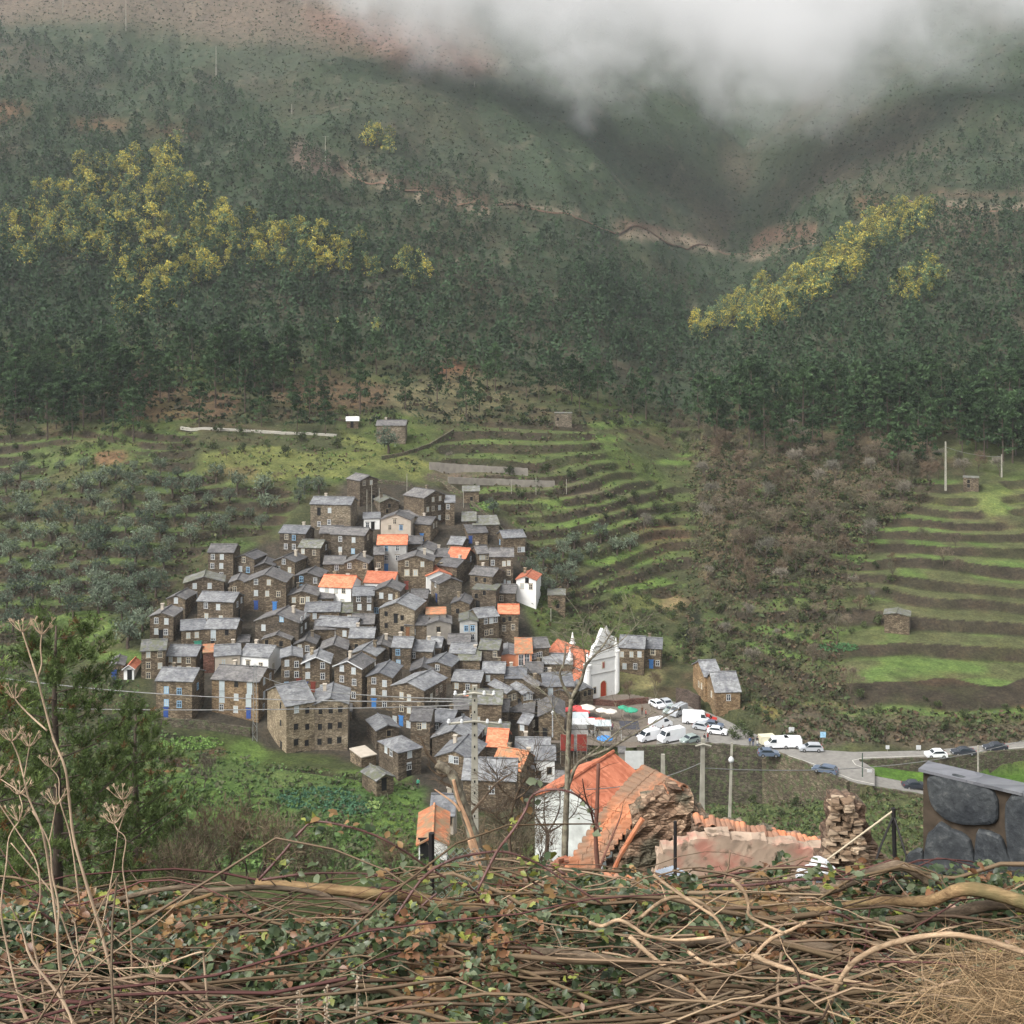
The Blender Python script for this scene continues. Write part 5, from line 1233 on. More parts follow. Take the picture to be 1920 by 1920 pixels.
# road signs
def sign(px,py,w,h,z0,mat,label,ph=1.6):
    x,y=gp(px,py,z0); r=empty('road_sign',(x,y,z0),0,label=label,cat='sign')
    m=MB(); m.tube([(0,0,0),(0,0,ph+h/2)],.045,5); m.build('post',[CON],r)
    m=MB(); m.box((0,-.07,ph+h/2),(w,.05,h)); m.build('plate',[mat],r)
sign(1543,1402,1.1,1.1,ZP,plain('sign_blue',(.30,.50,.66),.5),'square light blue sign above the silver estate car',2.0)
sign(1484,1392,1.1,1.0,ZP,PWH,'pale sign behind the paired white vans',2.0)
sign(1664,1410,.7,.7,ZP,PWH,'left small white square sign beside the upper road',.6)
sign(1722,1408,.9,.8,ZP,PWH,'right small white square sign beside the upper road',.3)
sign(1630,1458,.9,.9,-84.0,PWH,'white square sign on the grass in the road bend',.6)
def rpost(px,pt,pb,Y,mat,r,label,name='road_post',cat='post'):
    a=P(px,pb,Y); h=(pb-pt)/F*Y; m=MB(); m.tube([(0,0,-.5),(0,0,h)],r,6); o=m.build(name,[mat],label=label,cat=cat); o.location=a
rpost(1617,1412,1470,214,plain('dark_green_metal',(.03,.06,.04),.6),.09,'tall dark green post at the road bend')
rpost(1834,1398,1450,205,CON,.16,'concrete post in front of the parked cars at far right')
# ------------------------------------------------------------ foliage
def rdir(n,rs=NR):
    v=rs.normal(size=(n,3)); return v/np.linalg.norm(v,axis=1,keepdims=True)
def leaves(C_,size,colr,aspect=.5,up=0.0,rs=NR,dirs=None):
    """one bent diamond per centre"""
    C_=np.asarray(C_,float); n=len(C_); a=rdir(n) if dirs is None else dirs
    b=np.cross(a,rdir(n)); b/=np.linalg.norm(b,axis=1,keepdims=True)+1e-9
    s=(np.asarray(size)*np.ones(n)*rs.uniform(.7,1.3,n))[:,None]
    V=np.stack([C_-a*s*.5,C_+b*s*aspect*.5,C_+a*s*.5,C_-b*s*aspect*.5],1).reshape(-1,3)
    Q=np.arange(n*4).reshape(-1,4)
    return V,Q,np.repeat(np.asarray(colr,float)*np.ones((n,3)),4,axis=0)
class Acc:
    def __init__(s): s.V=[];s.Q=[];s.C=[];s.n=0
    def add(s,V,Q,C_): s.V.append(V); s.Q.append(Q+s.n); s.C.append(C_); s.n+=len(V)
    def mesh(s,name): return np_mesh(name,np.concatenate(s.V),np.concatenate(s.Q),colr=np.concatenate(s.C))
def tubeq(pts,rad,seg=4,c=(.1,.08,.06)):
    m=MB(); m.tube(pts,rad,seg,cap=False); V=np.array(m.v); Q=np.array(m.f); return V,Q,np.ones((len(V),3))*np.array(c)
BARK=plain('bark',(.085,.065,.05),.95,.3,3)
LEAF=vcol('foliage',.75,.18,.42); LEAFS=vcol('foliage_mass',.8,.12,0); TWIG=vcol('twigs',.9,0,.25)
def crown(kind,rs):
    """foliage clump centres and cloud for a crown of unit description"""
    A=Acc()
    if kind=='pine':
        Hh=12; cl=[]
        shp=rs.uniform(2.6,3.6); z0=rs.uniform(2.6,4.2)
        for k in range(48):
            t=rs.rand()**.8; z=z0+(Hh-z0)*t; r=shp*(1-t)**.55*rs.uniform(.35,1.1)+.15; an=rs.rand()*6.28
            cl.append((r*math.cos(an),r*math.sin(an),z,rs.uniform(.5,1.0)*(1.1-.5*t)))
        for x,y,z,s in cl:
            n=20; d=rdir(n,rs)*np.array([1,1,.55]); c=np.array([x,y,z])+d*s*(rs.rand(n)**.5)[:,None]*1.25
            base=np.array([.036,.064,.029])*rs.uniform(.65,1.5); 
            A.add(*leaves(c,.78,base*rs.uniform(.75,1.3,(n,1)),.42,rs=rs))
    elif kind=='mimosa':
        Hh=9; 
        for k in range(36):
            t=rs.rand(); z=1.2+(Hh-2.5)*t; r=3.0*math.sin(math.pi*(.25+.7*t))**.8*rs.uniform(.4,1.1); an=rs.rand()*6.28
            n=20; d=rdir(n,rs); c=np.array([r*math.cos(an),r*math.sin(an),z])+d*.85*(rs.rand(n)**.5)[:,None]*1.1
            yel=rs.rand(n)<(.62 if rs.rand()<YF[0] else .06)
            g=np.array([.105,.155,.080])*rs.uniform(.8,1.3); C_=np.where(yel[:,None],np.array([.47,.40,.085])*rs.uniform(.7,1.2,(n,1)),g*rs.uniform(.8,1.2,(n,1)))
            A.add(*leaves(c,.62,C_,.55,rs=rs))
    elif kind=='olive':
        for k in range(26):
            an=rs.rand()*6.28; z=1.7+rs.rand()*2.6; r=2.1*math.sqrt(max(0,1-((z-2.9)/1.9)**2))*rs.uniform(.3,1.0)
            n=24; d=rdir(n,rs); c=np.array([r*math.cos(an),r*math.sin(an),z])+d*.8*(rs.rand(n)**.5)[:,None]
            g=np.array([.115,.145,.108])*rs.uniform(.65,1.35); A.add(*leaves(c,.46,g*rs.uniform(.7,1.35,(n,1)),.4,rs=rs))
    elif kind=='bush':
        for k in range(14):
            an=rs.rand()*6.28; z=.5+rs.rand()*1.3; r=1.3*rs.uniform(.2,1.0)*(1-.3*z/2)
            n=22; d=rdir(n,rs); c=np.array([r*math.cos(an),r*math.sin(an),z])+d*.55*(rs.rand(n)**.5)[:,None]
            g=np.array([.060,.078,.034])*rs.uniform(.65,1.4); A.add(*leaves(c,.34,g*rs.uniform(.7,1.35,(n,1)),.5,rs=rs))
    return A
def trunk_mesh(kind,rs):
    m=MB()
    if kind=='pine':
        x=rs.uniform(-.3,.3); m.tube([(0,0,-1),(x*.3,0,3),(x,.1,7),(x*.6,0,11)],[.20,.16,.11,.04],6)
        for k in range(9):
            z=4+k*.75; an=rs.rand()*6.28; L_=1.9*(1-k/13); m.tube([(x*.6,0,z),(L_*math.cos(an),L_*math.sin(an),z+.5)],[.06,.02],4)
    elif kind=='mimosa':
        for k in range(3):
            an=rs.rand()*6.28; m.tube([(0,0,-.6),(.3*math.cos(an),.3*math.sin(an),2),(1.1*math.cos(an),1.1*math.sin(an),6)],[.12,.09,.03],5)
    elif kind=='olive':
        m.tube([(0,0,-.6),(.1,0,.8),(0,.1,1.5)],[.28,.22,.2],6)
        for k in range(5):
            an=k*1.26+rs.rand(); m.tube([(0,.1,1.4),(.7*math.cos(an),.7*math.sin(an),2.3),(1.3*math.cos(an),1.3*math.sin(an),3.3)],[.13,.08,.03],4)
    else:
        for k in range(3):
            an=rs.rand()*6.28; m.tube([(0,0,-.4),(.5*math.cos(an),.5*math.sin(an),1.1)],[.05,.02],4)
    return m.mesh('trunk')
def bare_mesh(rs,Hh=8,dense=1.0,c0=(.125,.10,.085),tw=.045,bush=False):
    """leafless crown: recursive limbs as one mesh, trunk another"""
    T=MB(); A=Acc(); tips=[]
    def grow(p,d,L_,r,lev):
        q=p+d*L_; mid=p+d*L_*.5+Vector(rs.normal(size=3))*L_*.06
        if lev<2: T.tube([p,mid,q],[r,r*.8,r*.62],5,cap=False)
        else: A.add(*tubeq([p,mid,q],[r,r*.75,r*.4],3,np.array(c0)*rs.uniform(.7,1.2)))
        if lev>=(4 if not bush else 3): tips.append((q,d)); return
        nb=3 if lev else 4
        for k in range(nb):
            nd=(d+Vector(rs.normal(size=3))*(.42 if lev else .45)+Vector((0,0,.10))).normalized()
            grow(q if k else mid.lerp(q,.6),nd,L_*rs.uniform(.6,.82),r*.58,lev+1)
    if bush:
        for k in range(7):
            an=rs.rand()*6.28; grow(Vector((0,0,-.3)),Vector((.45*math.cos(an),.45*math.sin(an),1)).normalized(),Hh*.3,.04,1)
    else: grow(Vector((0,0,-.6)),Vector((rs.uniform(-.08,.08),0,1)).normalized(),Hh*.30,.14*Hh/8,0)
    P_=np.array([list(t[0]) for t in tips]); D_=np.array([list(t[1]) for t in tips])
    k=int(5*dense); P2=np.repeat(P_,k,0)+rs.normal(size=(len(P_)*k,3))*.28; D2=np.repeat(D_,k,0)+rs.normal(size=(len(P_)*k,3))*.5; D2/=np.linalg.norm(D2,axis=1,keepdims=True)
    A.add(*leaves(P2,.95*Hh/8+.1,np.array(c0)*rs.uniform(.75,1.3,(len(P2),1)),tw,rs=rs,dirs=D2))
    return (T.mesh('trunk') if T.v else None),A.mesh('twigs')
YF=[.6]
PROTO={}
for kind,nv in (('pine',6),('mimosa',4),('olive',5),('bush',4)):
    PROTO[kind]=[]
    for v in range(nv):
        rs=np.random.RandomState(100+v*7+len(kind)); YF[0]=(.9,.75,.5,.2)[v%4]; cm=crown(kind,rs).mesh(kind+'_crown'); cm.materials.append(LEAF); tm=trunk_mesh(kind,rs); tm.materials.append(BARK); PROTO[kind].append((tm,cm))
PROTO['bare']=[]
for v in range(5):
    rs=np.random.RandomState(40+v); tm,cm=bare_mesh(rs,8,1.0,[(.125,.10,.075),(.16,.145,.12),(.115,.085,.06),(.14,.115,.085),(.095,.09,.06)][v],.075); tm.materials.append(BARK); cm.materials.append(TWIG); PROTO['bare'].append((tm,cm))
NAMES={'pine':('pine_tree','pine tree'),'mimosa':('mimosa_tree','mimosa tree'),'olive':('olive_tree','olive tree'),'bush':('bush','bush'),'bare':('leafless_tree','tree')}
def plant(kind,loc,s,label,group=None,v=None,sz=1.0,cr=None):
    tm,cm=PROTO[kind][v if v is not None else R.randrange(len(PROTO[kind]))]
    nm,cat=NAMES[kind]
    root=empty(nm,loc,R.random()*6.28,label=label,cat=cat,group=group); root.scale=(s,s,s*sz)
    obj('trunk' if kind!='bush' else 'stems',tm,None,root)
    obj('crown' if kind not in('bush','bare') else ('leaves' if kind=='bush' else 'twigs'),cm,None,root)
    return root
def scatter(poly,n,mind,y0=150,seed=1,xr=None):
    rs=random.Random(seed); xs=[p[0] for p in poly]; ys=[p[1] for p in poly]; out=[]; tries=0
    while len(out)<n and tries<n*40:
        tries+=1; px=rs.uniform(min(xs),max(xs)); py=rs.uniform(min(ys),max(ys))
        if not inpoly(np.array([px]),np.array([py]),poly)[0]: continue
        if any((px-a)**2+((py-b)*1.3)**2<mind*mind for a,b in out[-400:]): continue
        out.append((px,py))
    return out
# pines: nearest ones single, the rest one wood
PINEPOL=[([(-60,590),(150,640),(420,610),(700,600),(900,650),(1150,700),(1290,770),(1250,795),(1000,755),(860,720),(700,705),(560,735),(430,745),(250,790),(0,800),(-60,800)],300,13,21),
 ([(-60,200),(500,240),(700,340),(900,450),(1000,560),(1280,720),(900,650),(700,600),(420,610),(150,640),(-60,590)],950,9,22),
 ([(1290,660),(1400,625),(1560,530),(1640,500),(1980,500),(1980,880),(1760,850),(1600,820),(1400,790),(1290,760)],420,15,23),
 ([(1280,780),(1400,800),(1600,840),(1760,870),(1740,900),(1500,870),(1330,840)],22,22,28),([(0,800),(250,790),(430,750),(640,745),(900,760),(900,790),(640,775),(430,790),(250,830),(0,830)],22,26,29),
 ([(1100,500),(1280,560),(1290,660),(1240,700),(1050,600)],130,12,24),
 ([(-60,60),(200,90),(400,150),(500,240),(-60,200)],160,11,25),
 ([(1560,470),(1760,400),(1980,400),(1980,500),(1640,500)],120,12,26),
 ([(520,150),(900,330),(1300,520),(1380,440),(1600,330),(1980,200),(1980,380),(1700,370),(1300,640),(1000,520),(700,330)],300,15,27)]
SP=[]
for poly,n,md,sd in PINEPOL:
    for a,b in scatter(poly,n,md,seed=sd):
        h_=hit(a,b,y0=300)
        if h_: SP.append((h_,a,b))
SP.sort(key=lambda t:t[0][1])
far_pines=SP[290:]; 
for h_,a,b in SP[:290]:
    lab='dark green pine in the dense wood on the right hand slope' if a>1280 else 'dark green pine in the dense wood on the slope above the left terraces'
    plant('pine',h_,R.uniform(.85,1.5)*(1.15 if a>1280 else 1),lab,'pines of the right slope' if a>1280 else 'pines of the left slope',sz=R.uniform(.9,1.15))
plant('pine',hit(557,812,y0=200),.98,'left one of two dark pines standing at the end of the upper lane',v=1)
plant('pine',hit(610,817,y0=200),.95,'right one of two dark pines at the end of the upper lane',v=2)
for k,(a,b,s) in enumerate([(60,770,1.3),(120,800,1.2),(235,800,.95),(170,790,.8),(490,800,.8),(30,740,1.3)]):
    plant('pine',hit(a,b,y0=200),s,['very broad dark pine at the left edge above the olive terraces','broad pine second from the left edge at the wood border','slim lone pine in front of the left wood','short pine between the broad and the slim one','small pine left of the pair on the upper lane','tall dark pine at the far left inside the wood edge'][k])
A=Acc(); rs=np.random.RandomState(5)
for h_,a,b in far_pines:
    s=R.uniform(.75,1.45); H_=10*s; n=85; t=rs.rand(n)**.8; r=3.6*s*(1-t)**.6*rs.rand(n)**.4; an=rs.rand(n)*6.28
    c=np.stack([h_[0]+r*np.cos(an),h_[1]+r*np.sin(an),h_[2]+H_*(.2+.8*t)],1)
    A.add(*leaves(c,1.35*s,np.array([.035,.061,.029])*rs.uniform(.65,1.4)*rs.uniform(.8,1.25,(n,1)),.55,rs=rs))
    A.add(*tubeq([(h_[0],h_[1],h_[2]-1),(h_[0],h_[1],h_[2]+H_*.8)],[.16,.06],3,(.07,.055,.045)))
obj('pine_wood',A.mesh('pine_wood'),LEAFS,kind='stuff',label='distant pine wood scattered over the mountain sides')
# mimosas in flower
MP=[([(60,350),(180,320),(330,290),(340,320),(450,410),(560,430),(690,450),(710,510),(640,520),(520,500),(420,490),(340,570),(230,610),(200,500),(60,490),(-20,470),(-20,430)],185,14,31),
    ([(290,270),(330,255),(340,300),(150,330),(150,300)],12,16,32),
    ([(725,480),(800,480),(800,530),(740,520)],6,14,33),([(672,240),(740,250),(730,280),(680,265)],6,12,34)]
MR=[([(1290,628),(1330,590),(1430,525),(1445,540),(1380,590),(1310,635)],22,12,35),
    ([(1385,620),(1410,580),(1480,520),(1580,450),(1640,460),(1620,510),(1530,560),(1450,610)],70,13,36),
    ([(1575,445),(1640,400),(1700,378),(1755,388),(1740,420),(1660,465),(1600,475)],34,14,37),
    ([(1670,540),(1700,495),(1760,490),(1780,515),(1740,560),(1690,570)],14,14,38)]
for L_,lab,g in ((MP,'yellow flowering mimosa in the bright band across the left mountain slope','mimosas on the left slope'),(MR,'yellow flowering mimosa along the ridge of the right hand spur','mimosas on the right spur')):
    for poly,n,md,sd in L_:
        for a,b in scatter(poly,n,md,seed=sd):
            h_=hit(a,b+14,y0=300)
            if h_: plant('mimosa',h_,R.uniform(1.0,1.5)*min(1.25,max(.85,h_[1]/560)),lab,g)
plant('mimosa',hit(706,630,y0=300),.8,'single yellow mimosa in the middle of the dark left pine wood',sz=1.2)
plant('mimosa',hit(635,620,y0=300),.7,'small faint yellow mimosa left of the single one in the pine wood')
# olives
OP=[([(-40,900),(120,870),(240,870),(420,890),(520,925),(500,985),(380,1000),(300,1090),(270,1180),(200,1150),(130,1110),(-40,1090)],82,33,41),([(-40,1090),(130,1110),(200,1180),(-40,1180)],8,34,42)]
for poly,n,md,sd in OP:
    for a,b in scatter(poly,n,md,seed=sd):
        h_=hit(a,b+8,y0=180)
        if h_: plant('olive',h_,R.uniform(.7,1.5),'grey green olive tree on the terraces left of the village','olives of the left terraces')
for a,b,s,l in ((728,850,1.75,'big round grey olive in front of the upper farmhouse'),(570,925,1.0,'olive tree left of a group of three behind the upper left house'),(598,925,1.05,'middle olive of three behind the upper left house'),(560,945,.9,'lowest olive of three behind the upper left house'),(240,1215,1.7,'large olive tree standing on the grass right above the mossy roofed house'),(185,1150,1.4,'large olive tree left of the bright grass patch'),(925,965,1.0,'dark round olive at the foot of the pale terraces'),(60,1130,1.5,'large dark olive tree at the far left edge')):
    plant('olive',hit(a,b,y0=180),s,l)
for a,b in scatter([(990,1050),(1100,1000),(1180,1000),(1190,1030),(1090,1045),(1080,1090),(1040,1110),(990,1090)],15,22,seed=43):
    plant('olive',hit(a,b+8,y0=200),R.uniform(.8,1.15),'grey olive tree in the grove right of the village','olives of the grove right of the village')
# leafless trees
for a,b in scatter([(1330,820),(1500,860),(1760,870),(1740,930),(1650,1010),(1560,1060),(1420,1110),(1320,1080),(1310,900)],66,25,seed=51):
    plant('bare',hit(a,b+10,y0=200),R.uniform(.8,1.35),'greyish brown leafless tree in the brushwood on the right slope','leafless trees of the right slope')
for a,b in scatter([(1300,1040),(1480,1080),(1640,1000),(1800,1010),(1760,1100),(1600,1180),(1480,1290),(1340,1240)],30,34,seed=53):
    plant('bare',hit(a,b+10,y0=200),R.uniform(.45,.85),'leafless shrubby tree among the terraces of the right slope','leafless trees of the right terraces')
for a,b in scatter([(1330,830),(1520,850),(1740,880),(1640,1000),(1500,1080),(1330,1090)],40,24,seed=54):
    plant('bush',hit(a,b+6,y0=200),R.uniform(.7,1.5),'green bush in the brushwood of the right slope','bushes of the right brushwood')
for a,b in scatter([(1250,790),(1420,790),(1600,830),(1780,850),(1900,880),(1800,900),(1500,850),(1300,850)],45,24,seed=52):
    plant('bare',hit(a,b+8,y0=200),R.uniform(.8,1.25),'leafless tree along the lower edge of the right pine wood','leafless trees at the wood edge')
for a,b,s,l in ((1207,1003,1.0,'lone leafless tree on the reddish field edge of the middle terraces'),(1423,1000,.95,'tall thin leafless tree with dark trunk in the right brushwood'),(845,868,.55,'small leafless fruit tree on the yellow meadow at its left'),(1475,1065,.95,'pale leafless tree with light trunk on the right slope'),(1690,935,.9,'pale grey leafless tree left of the high meadow'),(520,905,.5,'small leafless fruit tree on the right of the yellow meadow'),(425,862,.55,'crooked leafless tree at the left end of the yellow meadow'),(1595,1300,.8,'grey leafless tree above the rock cutting'),(1570,1200,.95,'dense brown leafless tree left of the field barn'),(1228,1300,.7,'thin leafless tree right of the church steps'),(1180,1315,.7,'leafless tree at the foot of the church'),(385,1480,.8,'leafless tree in the lower gardens left'),(1795,1075,.6,'leafless tree on the right terraces'),(1300,1210,.7,'bushy leafless tree by the stream')):
    plant('bare',hit(a,b,y0=120),s,l)
plant('bush',P(915,1262,262),1.15,'bright green round bush between dark houses left of the raised orange building')
bl=bpy.context.scene.objects
# bushes on the terraces and banks
for poly,n,md,sd,lab,g in (([(1330,1120),(1500,1080),(1650,1050),(1700,1120),(1640,1180),(1500,1250),(1420,1300),(1340,1260)],44,24,61,'dark green bush among the terraces of the right slope','bushes of the right terraces'),
    ([(1400,1330),(1560,1300),(1800,1310),(1920,1330),(1900,1380),(1700,1375),(1480,1385),(1400,1370)],28,24,62,'bush on the bank above the road','bushes above the road'),
    ([(1260,1190),(1330,1180),(1380,1250),(1280,1250)],10,20,63,'bush behind the orange stone houses','bushes by the stream'),
    ([(-40,810),(380,800),(640,770),(780,780),(640,850),(380,860),(-40,870)],34,28,64,'brownish bush along the upper lane','bushes along the upper lane'),
    ([(1000,1100),(1280,1110),(1280,1190),(1180,1200),(1040,1170)],28,24,65,'bush on the banks behind the church','bushes behind the church'),
    ([(950,870),(1240,870),(1280,960),(1240,1000),(960,930)],22,28,66,'small bush on a wall of the middle terraces','bushes of the middle terraces'),
    ([(880,740),(1280,770),(1290,860),(1120,790),(900,790)],28,26,67,'bush at the head of the middle terraces','bushes at the head of the terraces'),
    ([(-40,1190),(240,1230),(200,1330),(300,1400),(-40,1400)],24,30,68,'bush below the left end of the village','bushes below the left village end'),
    ([(300,1470),(520,1480),(700,1540),(660,1590),(420,1570),(280,1540)],18,32,69,'bush on a bank in the lower gardens','bushes of the lower gardens'),
    ([(1230,1420),(1420,1440),(1500,1500),(1440,1560),(1240,1540)],22,28,70,'bush in the hollow below the car park wall','bushes below the car park')):
    for a,b in scatter(poly,n,md,seed=sd):
        h_=hit(a,b+5,y0=100)
        if h_: plant('bush',h_,R.uniform(.6,1.35)*max(.55,h_[1]/300),lab,g)
for k,(a,b) in enumerate([(1388,1372),(1375,1385),(1400,1385)]):
    plant('bush',hit(a,b,y0=150),1.1,['evergreen bush left at the car park corner','evergreen bush lowest at the car park corner','evergreen bush right at the car park corner'][k])
# scrub: uncountable low growth
A=Acc(); rs=np.random.RandomState(9)
def scrub(n,poly,cols,size,y0,k=5,h=.5,flat=.6):
    xs=[p[0] for p in poly]; ys=[p[1] for p in poly]
    px=rs.uniform(min(xs),max(xs),n*3); py=rs.uniform(min(ys),max(ys),n*3); ok=inpoly(px,py,poly); px,py=px[ok][:n],py[ok][:n]
    pts=[]
    for a,b in zip(px,py):
        q=hit(a,b,y0=y0)
        if q and not inpoly(np.array([q[0]]),np.array([q[1]]),LOT)[0]: pts.append(q)
    P_=np.array(pts); m=len(P_); sc_=rs.uniform(.6,1.5,m)
    C_=np.array(cols)[rs.randint(0,len(cols),m)]*rs.uniform(.7,1.35,(m,1))
    P2=np.repeat(P_,k,0)+rs.normal(size=(m*k,3))*np.array([.9,.9,.35])*size*np.repeat(sc_,k)[:,None]*flat+np.array([0,0,h*.5])
    A.add(*leaves(P2,size*np.repeat(sc_,k),np.repeat(C_,k,0)*rs.uniform(.8,1.25,(m*k,1)),.6,rs=rs))
HC=[(.030,.047,.023),(.036,.053,.025),(.046,.048,.028),(.054,.050,.032),(.028,.044,.023)]
scrub(34000,[(-100,-40),(2000,-40),(2000,480),(1300,700),(900,600),(-100,520)],HC,1.35,420,4)
scrub(9000,[(-100,460),(1300,520),(2000,420),(2000,820),(1280,800),(-100,790)],HC+[(.06,.045,.03)],1.3,300,5)
scrub(4500,[(-100,780),(1300,780),(1300,1250),(1000,1180),(960,980),(860,905),(700,870),(520,960),(260,1200),(-100,1250)],[(.06,.075,.035),(.08,.085,.04),(.085,.065,.04),(.07,.11,.035)],.8,200,4)
scrub(4200,[(1290,800),(1740,850),(1640,1020),(1560,1180),(1600,1330),(2000,1345),(2000,1395),(1500,1395),(1400,1340),(1290,1240)],[(.065,.07,.036),(.085,.075,.042),(.10,.07,.045),(.06,.08,.035)],.8,200,4)
scrub(5000,[(-100,1230),(250,1270),(300,1370),(500,1430),(780,1470),(830,1640),(-100,1640)],[(.06,.10,.035),(.08,.13,.04),(.07,.075,.04)],.55,100,4)
scrub(3400,[(1300,800),(1760,850),(1740,940),(1620,1010),(1500,1090),(1380,1120),(1300,1050)],[(.078,.062,.038),(.06,.075,.033),(.05,.062,.03),(.075,.085,.038)],.8,200,5,.7)
scrub(5000,[(1010,1500),(1200,1410),(1430,1410),(1600,1480),(1740,1500),(1740,1650),(1000,1650)],[(.06,.085,.035),(.09,.11,.04),(.08,.065,.04)],.55,80,4)
# kitchen garden cabbages, paler
for (a,b,rx,ry,c) in ((600,1500,80,22,(.06,.13,.075)),(650,1515,50,14,(.07,.15,.08)),(1170,1515,1,1,(.1,.1,.1)),(700,1512,16,7,(.25,.33,.12)),(360,1395,60,12,(.16,.26,.07)),(1570,1215,40,8,(.08,.17,.07)),(905,950,26,10,(.16,.26,.08))):
    for _ in range(int(rx*3)):
        an=R.random()*6.28; r=R.random()**.5; q=hit(a+rx*r*math.cos(an),b+ry*r*math.sin(an),y0=100)
        n=7; d=rdir(n,rs)*np.array([1,1,.4]); A.add(*leaves(np.array(q)+d*.25+np.array([0,0,.2]),.42,np.array(c)*rs.uniform(.7,1.3,(n,1)),.7,rs=rs))
obj('scrub',A.mesh('scrub'),LEAFS,kind='stuff',label='low heath, bramble and grass growth over the slopes')
# ------------------------------------------------------------ middle distance: near trees, ruin, house
def near_pine(px,Y,top,label,seed,hs=4.6,z0f=.1,tufts=430,lean=0):
    rs=np.random.RandomState(seed); x=(px-960)/F*Y; zg=h1(x,Y); zt=-(top-HZ)/F*Y; Hh=zt-zg
    root=empty('pine_tree',(x,Y,zg),0,label=label,cat='pine tree')
    T=MB(); T.tube([(0,0,-1),(.1,0,Hh*.4),(-.1+lean*.5,.1,Hh*.75),(lean,0,Hh*.98)],[.24,.18,.10,.03],8); 
    Bm=MB(); A=Acc()
    nb=44
    for k in range(nb):
        t=.12+.86*k/nb; z=Hh*t; an=k*2.4+rs.uniform(-.4,.4); L_=hs*(1.08-t)**.75*rs.uniform(.65,1.1)+.3
        d=np.array([math.cos(an),math.sin(an),0]); b0=np.array([lean*t*t,0,z])
        p1=b0+d*L_*.5+np.array([0,0,L_*.10]); p2=b0+d*L_+np.array([0,0,L_*.42])
        Bm.tube([b0,p1,p2],[.06*(1.2-t),.04*(1.2-t),.012],4)
        nt_=int(tufts/nb*(1.3-.5*t))
        for q in range(nt_):
            s=rs.uniform(.3,1.02); c=(b0*(1-s)**2+2*p1*s*(1-s)+p2*s*s)+rs.normal(size=3)*.32*(.4+L_*.14)
            nn=26; ax=(d*.5+np.array([0,0,1.0])+rs.normal(size=3)*.35); ax/=np.linalg.norm(ax)
            dr=ax*.8+rdir(nn,rs)*.75; dr/=np.linalg.norm(dr,axis=1,keepdims=True)
            g=np.array([.105,.145,.050])*rs.uniform(.5,1.4) if rs.rand()<.94 else np.array([.14,.075,.035])
            A.add(*leaves(c+dr*.11+ax*rs.uniform(-.16,.16,(nn,1)),.24,g*rs.uniform(.7,1.35,(nn,1)),.13,rs=rs,dirs=dr))
    T.build('trunk',[BARK],root,smooth=True); Bm.build('branches',[BARK],root); obj('crown',A.mesh('crown'),LEAF,root)
near_pine(105,46,1160,'large near pine with upturned tufts at the left edge, behind the dry stalks',3,5.0,tufts=1500)
near_pine(255,52,1330,'lower near pine right of the large one, in front of the village edge',4,3.4,tufts=800)
near_pine(-40,40,1230,'near pine cut by the left edge of the picture',5,3.6,tufts=700)
# brown leafless shrubs
SHR=[]
for v in range(3):
    rs=np.random.RandomState(70+v); tm,cm=bare_mesh(rs,4.2,3.2,[(.11,.075,.055),(.13,.10,.07),(.10,.085,.06)][v],.035,bush=True); cm.materials.append(TWIG)
    if tm: tm.materials.append(BARK)
    SHR.append((tm,cm))
for k,(px,py,Y,s,l) in enumerate([(420,1640,52,1.1,'tall brown leafless shrub behind the brambles, left of the green garden'),(480,1650,50,1.05,'brown leafless shrub, right of the tallest one'),(370,1665,48,.9,'brown leafless shrub in front of the lower pine'),(545,1670,52,.8,'short brown leafless shrub at the garden bank'),(330,1680,45,.8,'reddish brown shrub low behind the dry stalks'),(620,1650,60,.7,'thin shrub in the green garden below the village'),(735,1640,70,.8,'grey shrub left of the faded orange roof'),(900,1660,50,.9,'tangled shrub at the foot of the tall near pole'),(950,1640,55,1.1,'tangled leafless shrub right of the tall near pole'),(1000,1640,60,.9,'leafless shrub left of the white house wall')]):
    x=(px-960)/F*Y; z=-(py-HZ)/F*Y; r=empty('leafless_shrub',(x,Y,z),R.random()*6,label=l,cat='shrub'); r.scale=(s,)*3
    tm,cm=SHR[k%3]; obj('twigs',cm,None,r)
    if tm: obj('stems',tm,None,r)
# lichen covered bare tree in the centre, limbs laid out by hand
LICH=barkmat('lichen_bark',(.09,.075,.055),(.17,.15,.115),(.27,.26,.20),(6,6,3),(.22,.235,.155))
DBRK=barkmat('dark_branch',(.05,.035,.025),(.09,.065,.045),(.15,.12,.08),(20,20,8))
def limb(mb,pts,Y,r0,r1,seg=6,dY=0,wob=.0):
    P_=[]; n=len(pts)
    for i,(a,b) in enumerate(pts): P_.append(P(a,b,Y+dY*i/(n-1)+R.uniform(-wob,wob)))
    Q=[]
    for i in range(n-1):
        for k in range(4):
            t=k/4; p0=P_[max(i-1,0)];p1=P_[i];p2=P_[i+1];p3=P_[min(i+2,n-1)]
            Q.append(.5*((2*p1)+(p2-p0)*t+(2*p0-5*p1+4*p2-p3)*t*t+(3*p1-p0-3*p2+p3)*t*t*t))
    Q.append(P_[-1]); m=len(Q); rr=[(r0+(r1-r0)*i/(m-1))*R.uniform(.88,1.12) for i in range(m)]
    mb.tube(Q,rr,seg); return Q
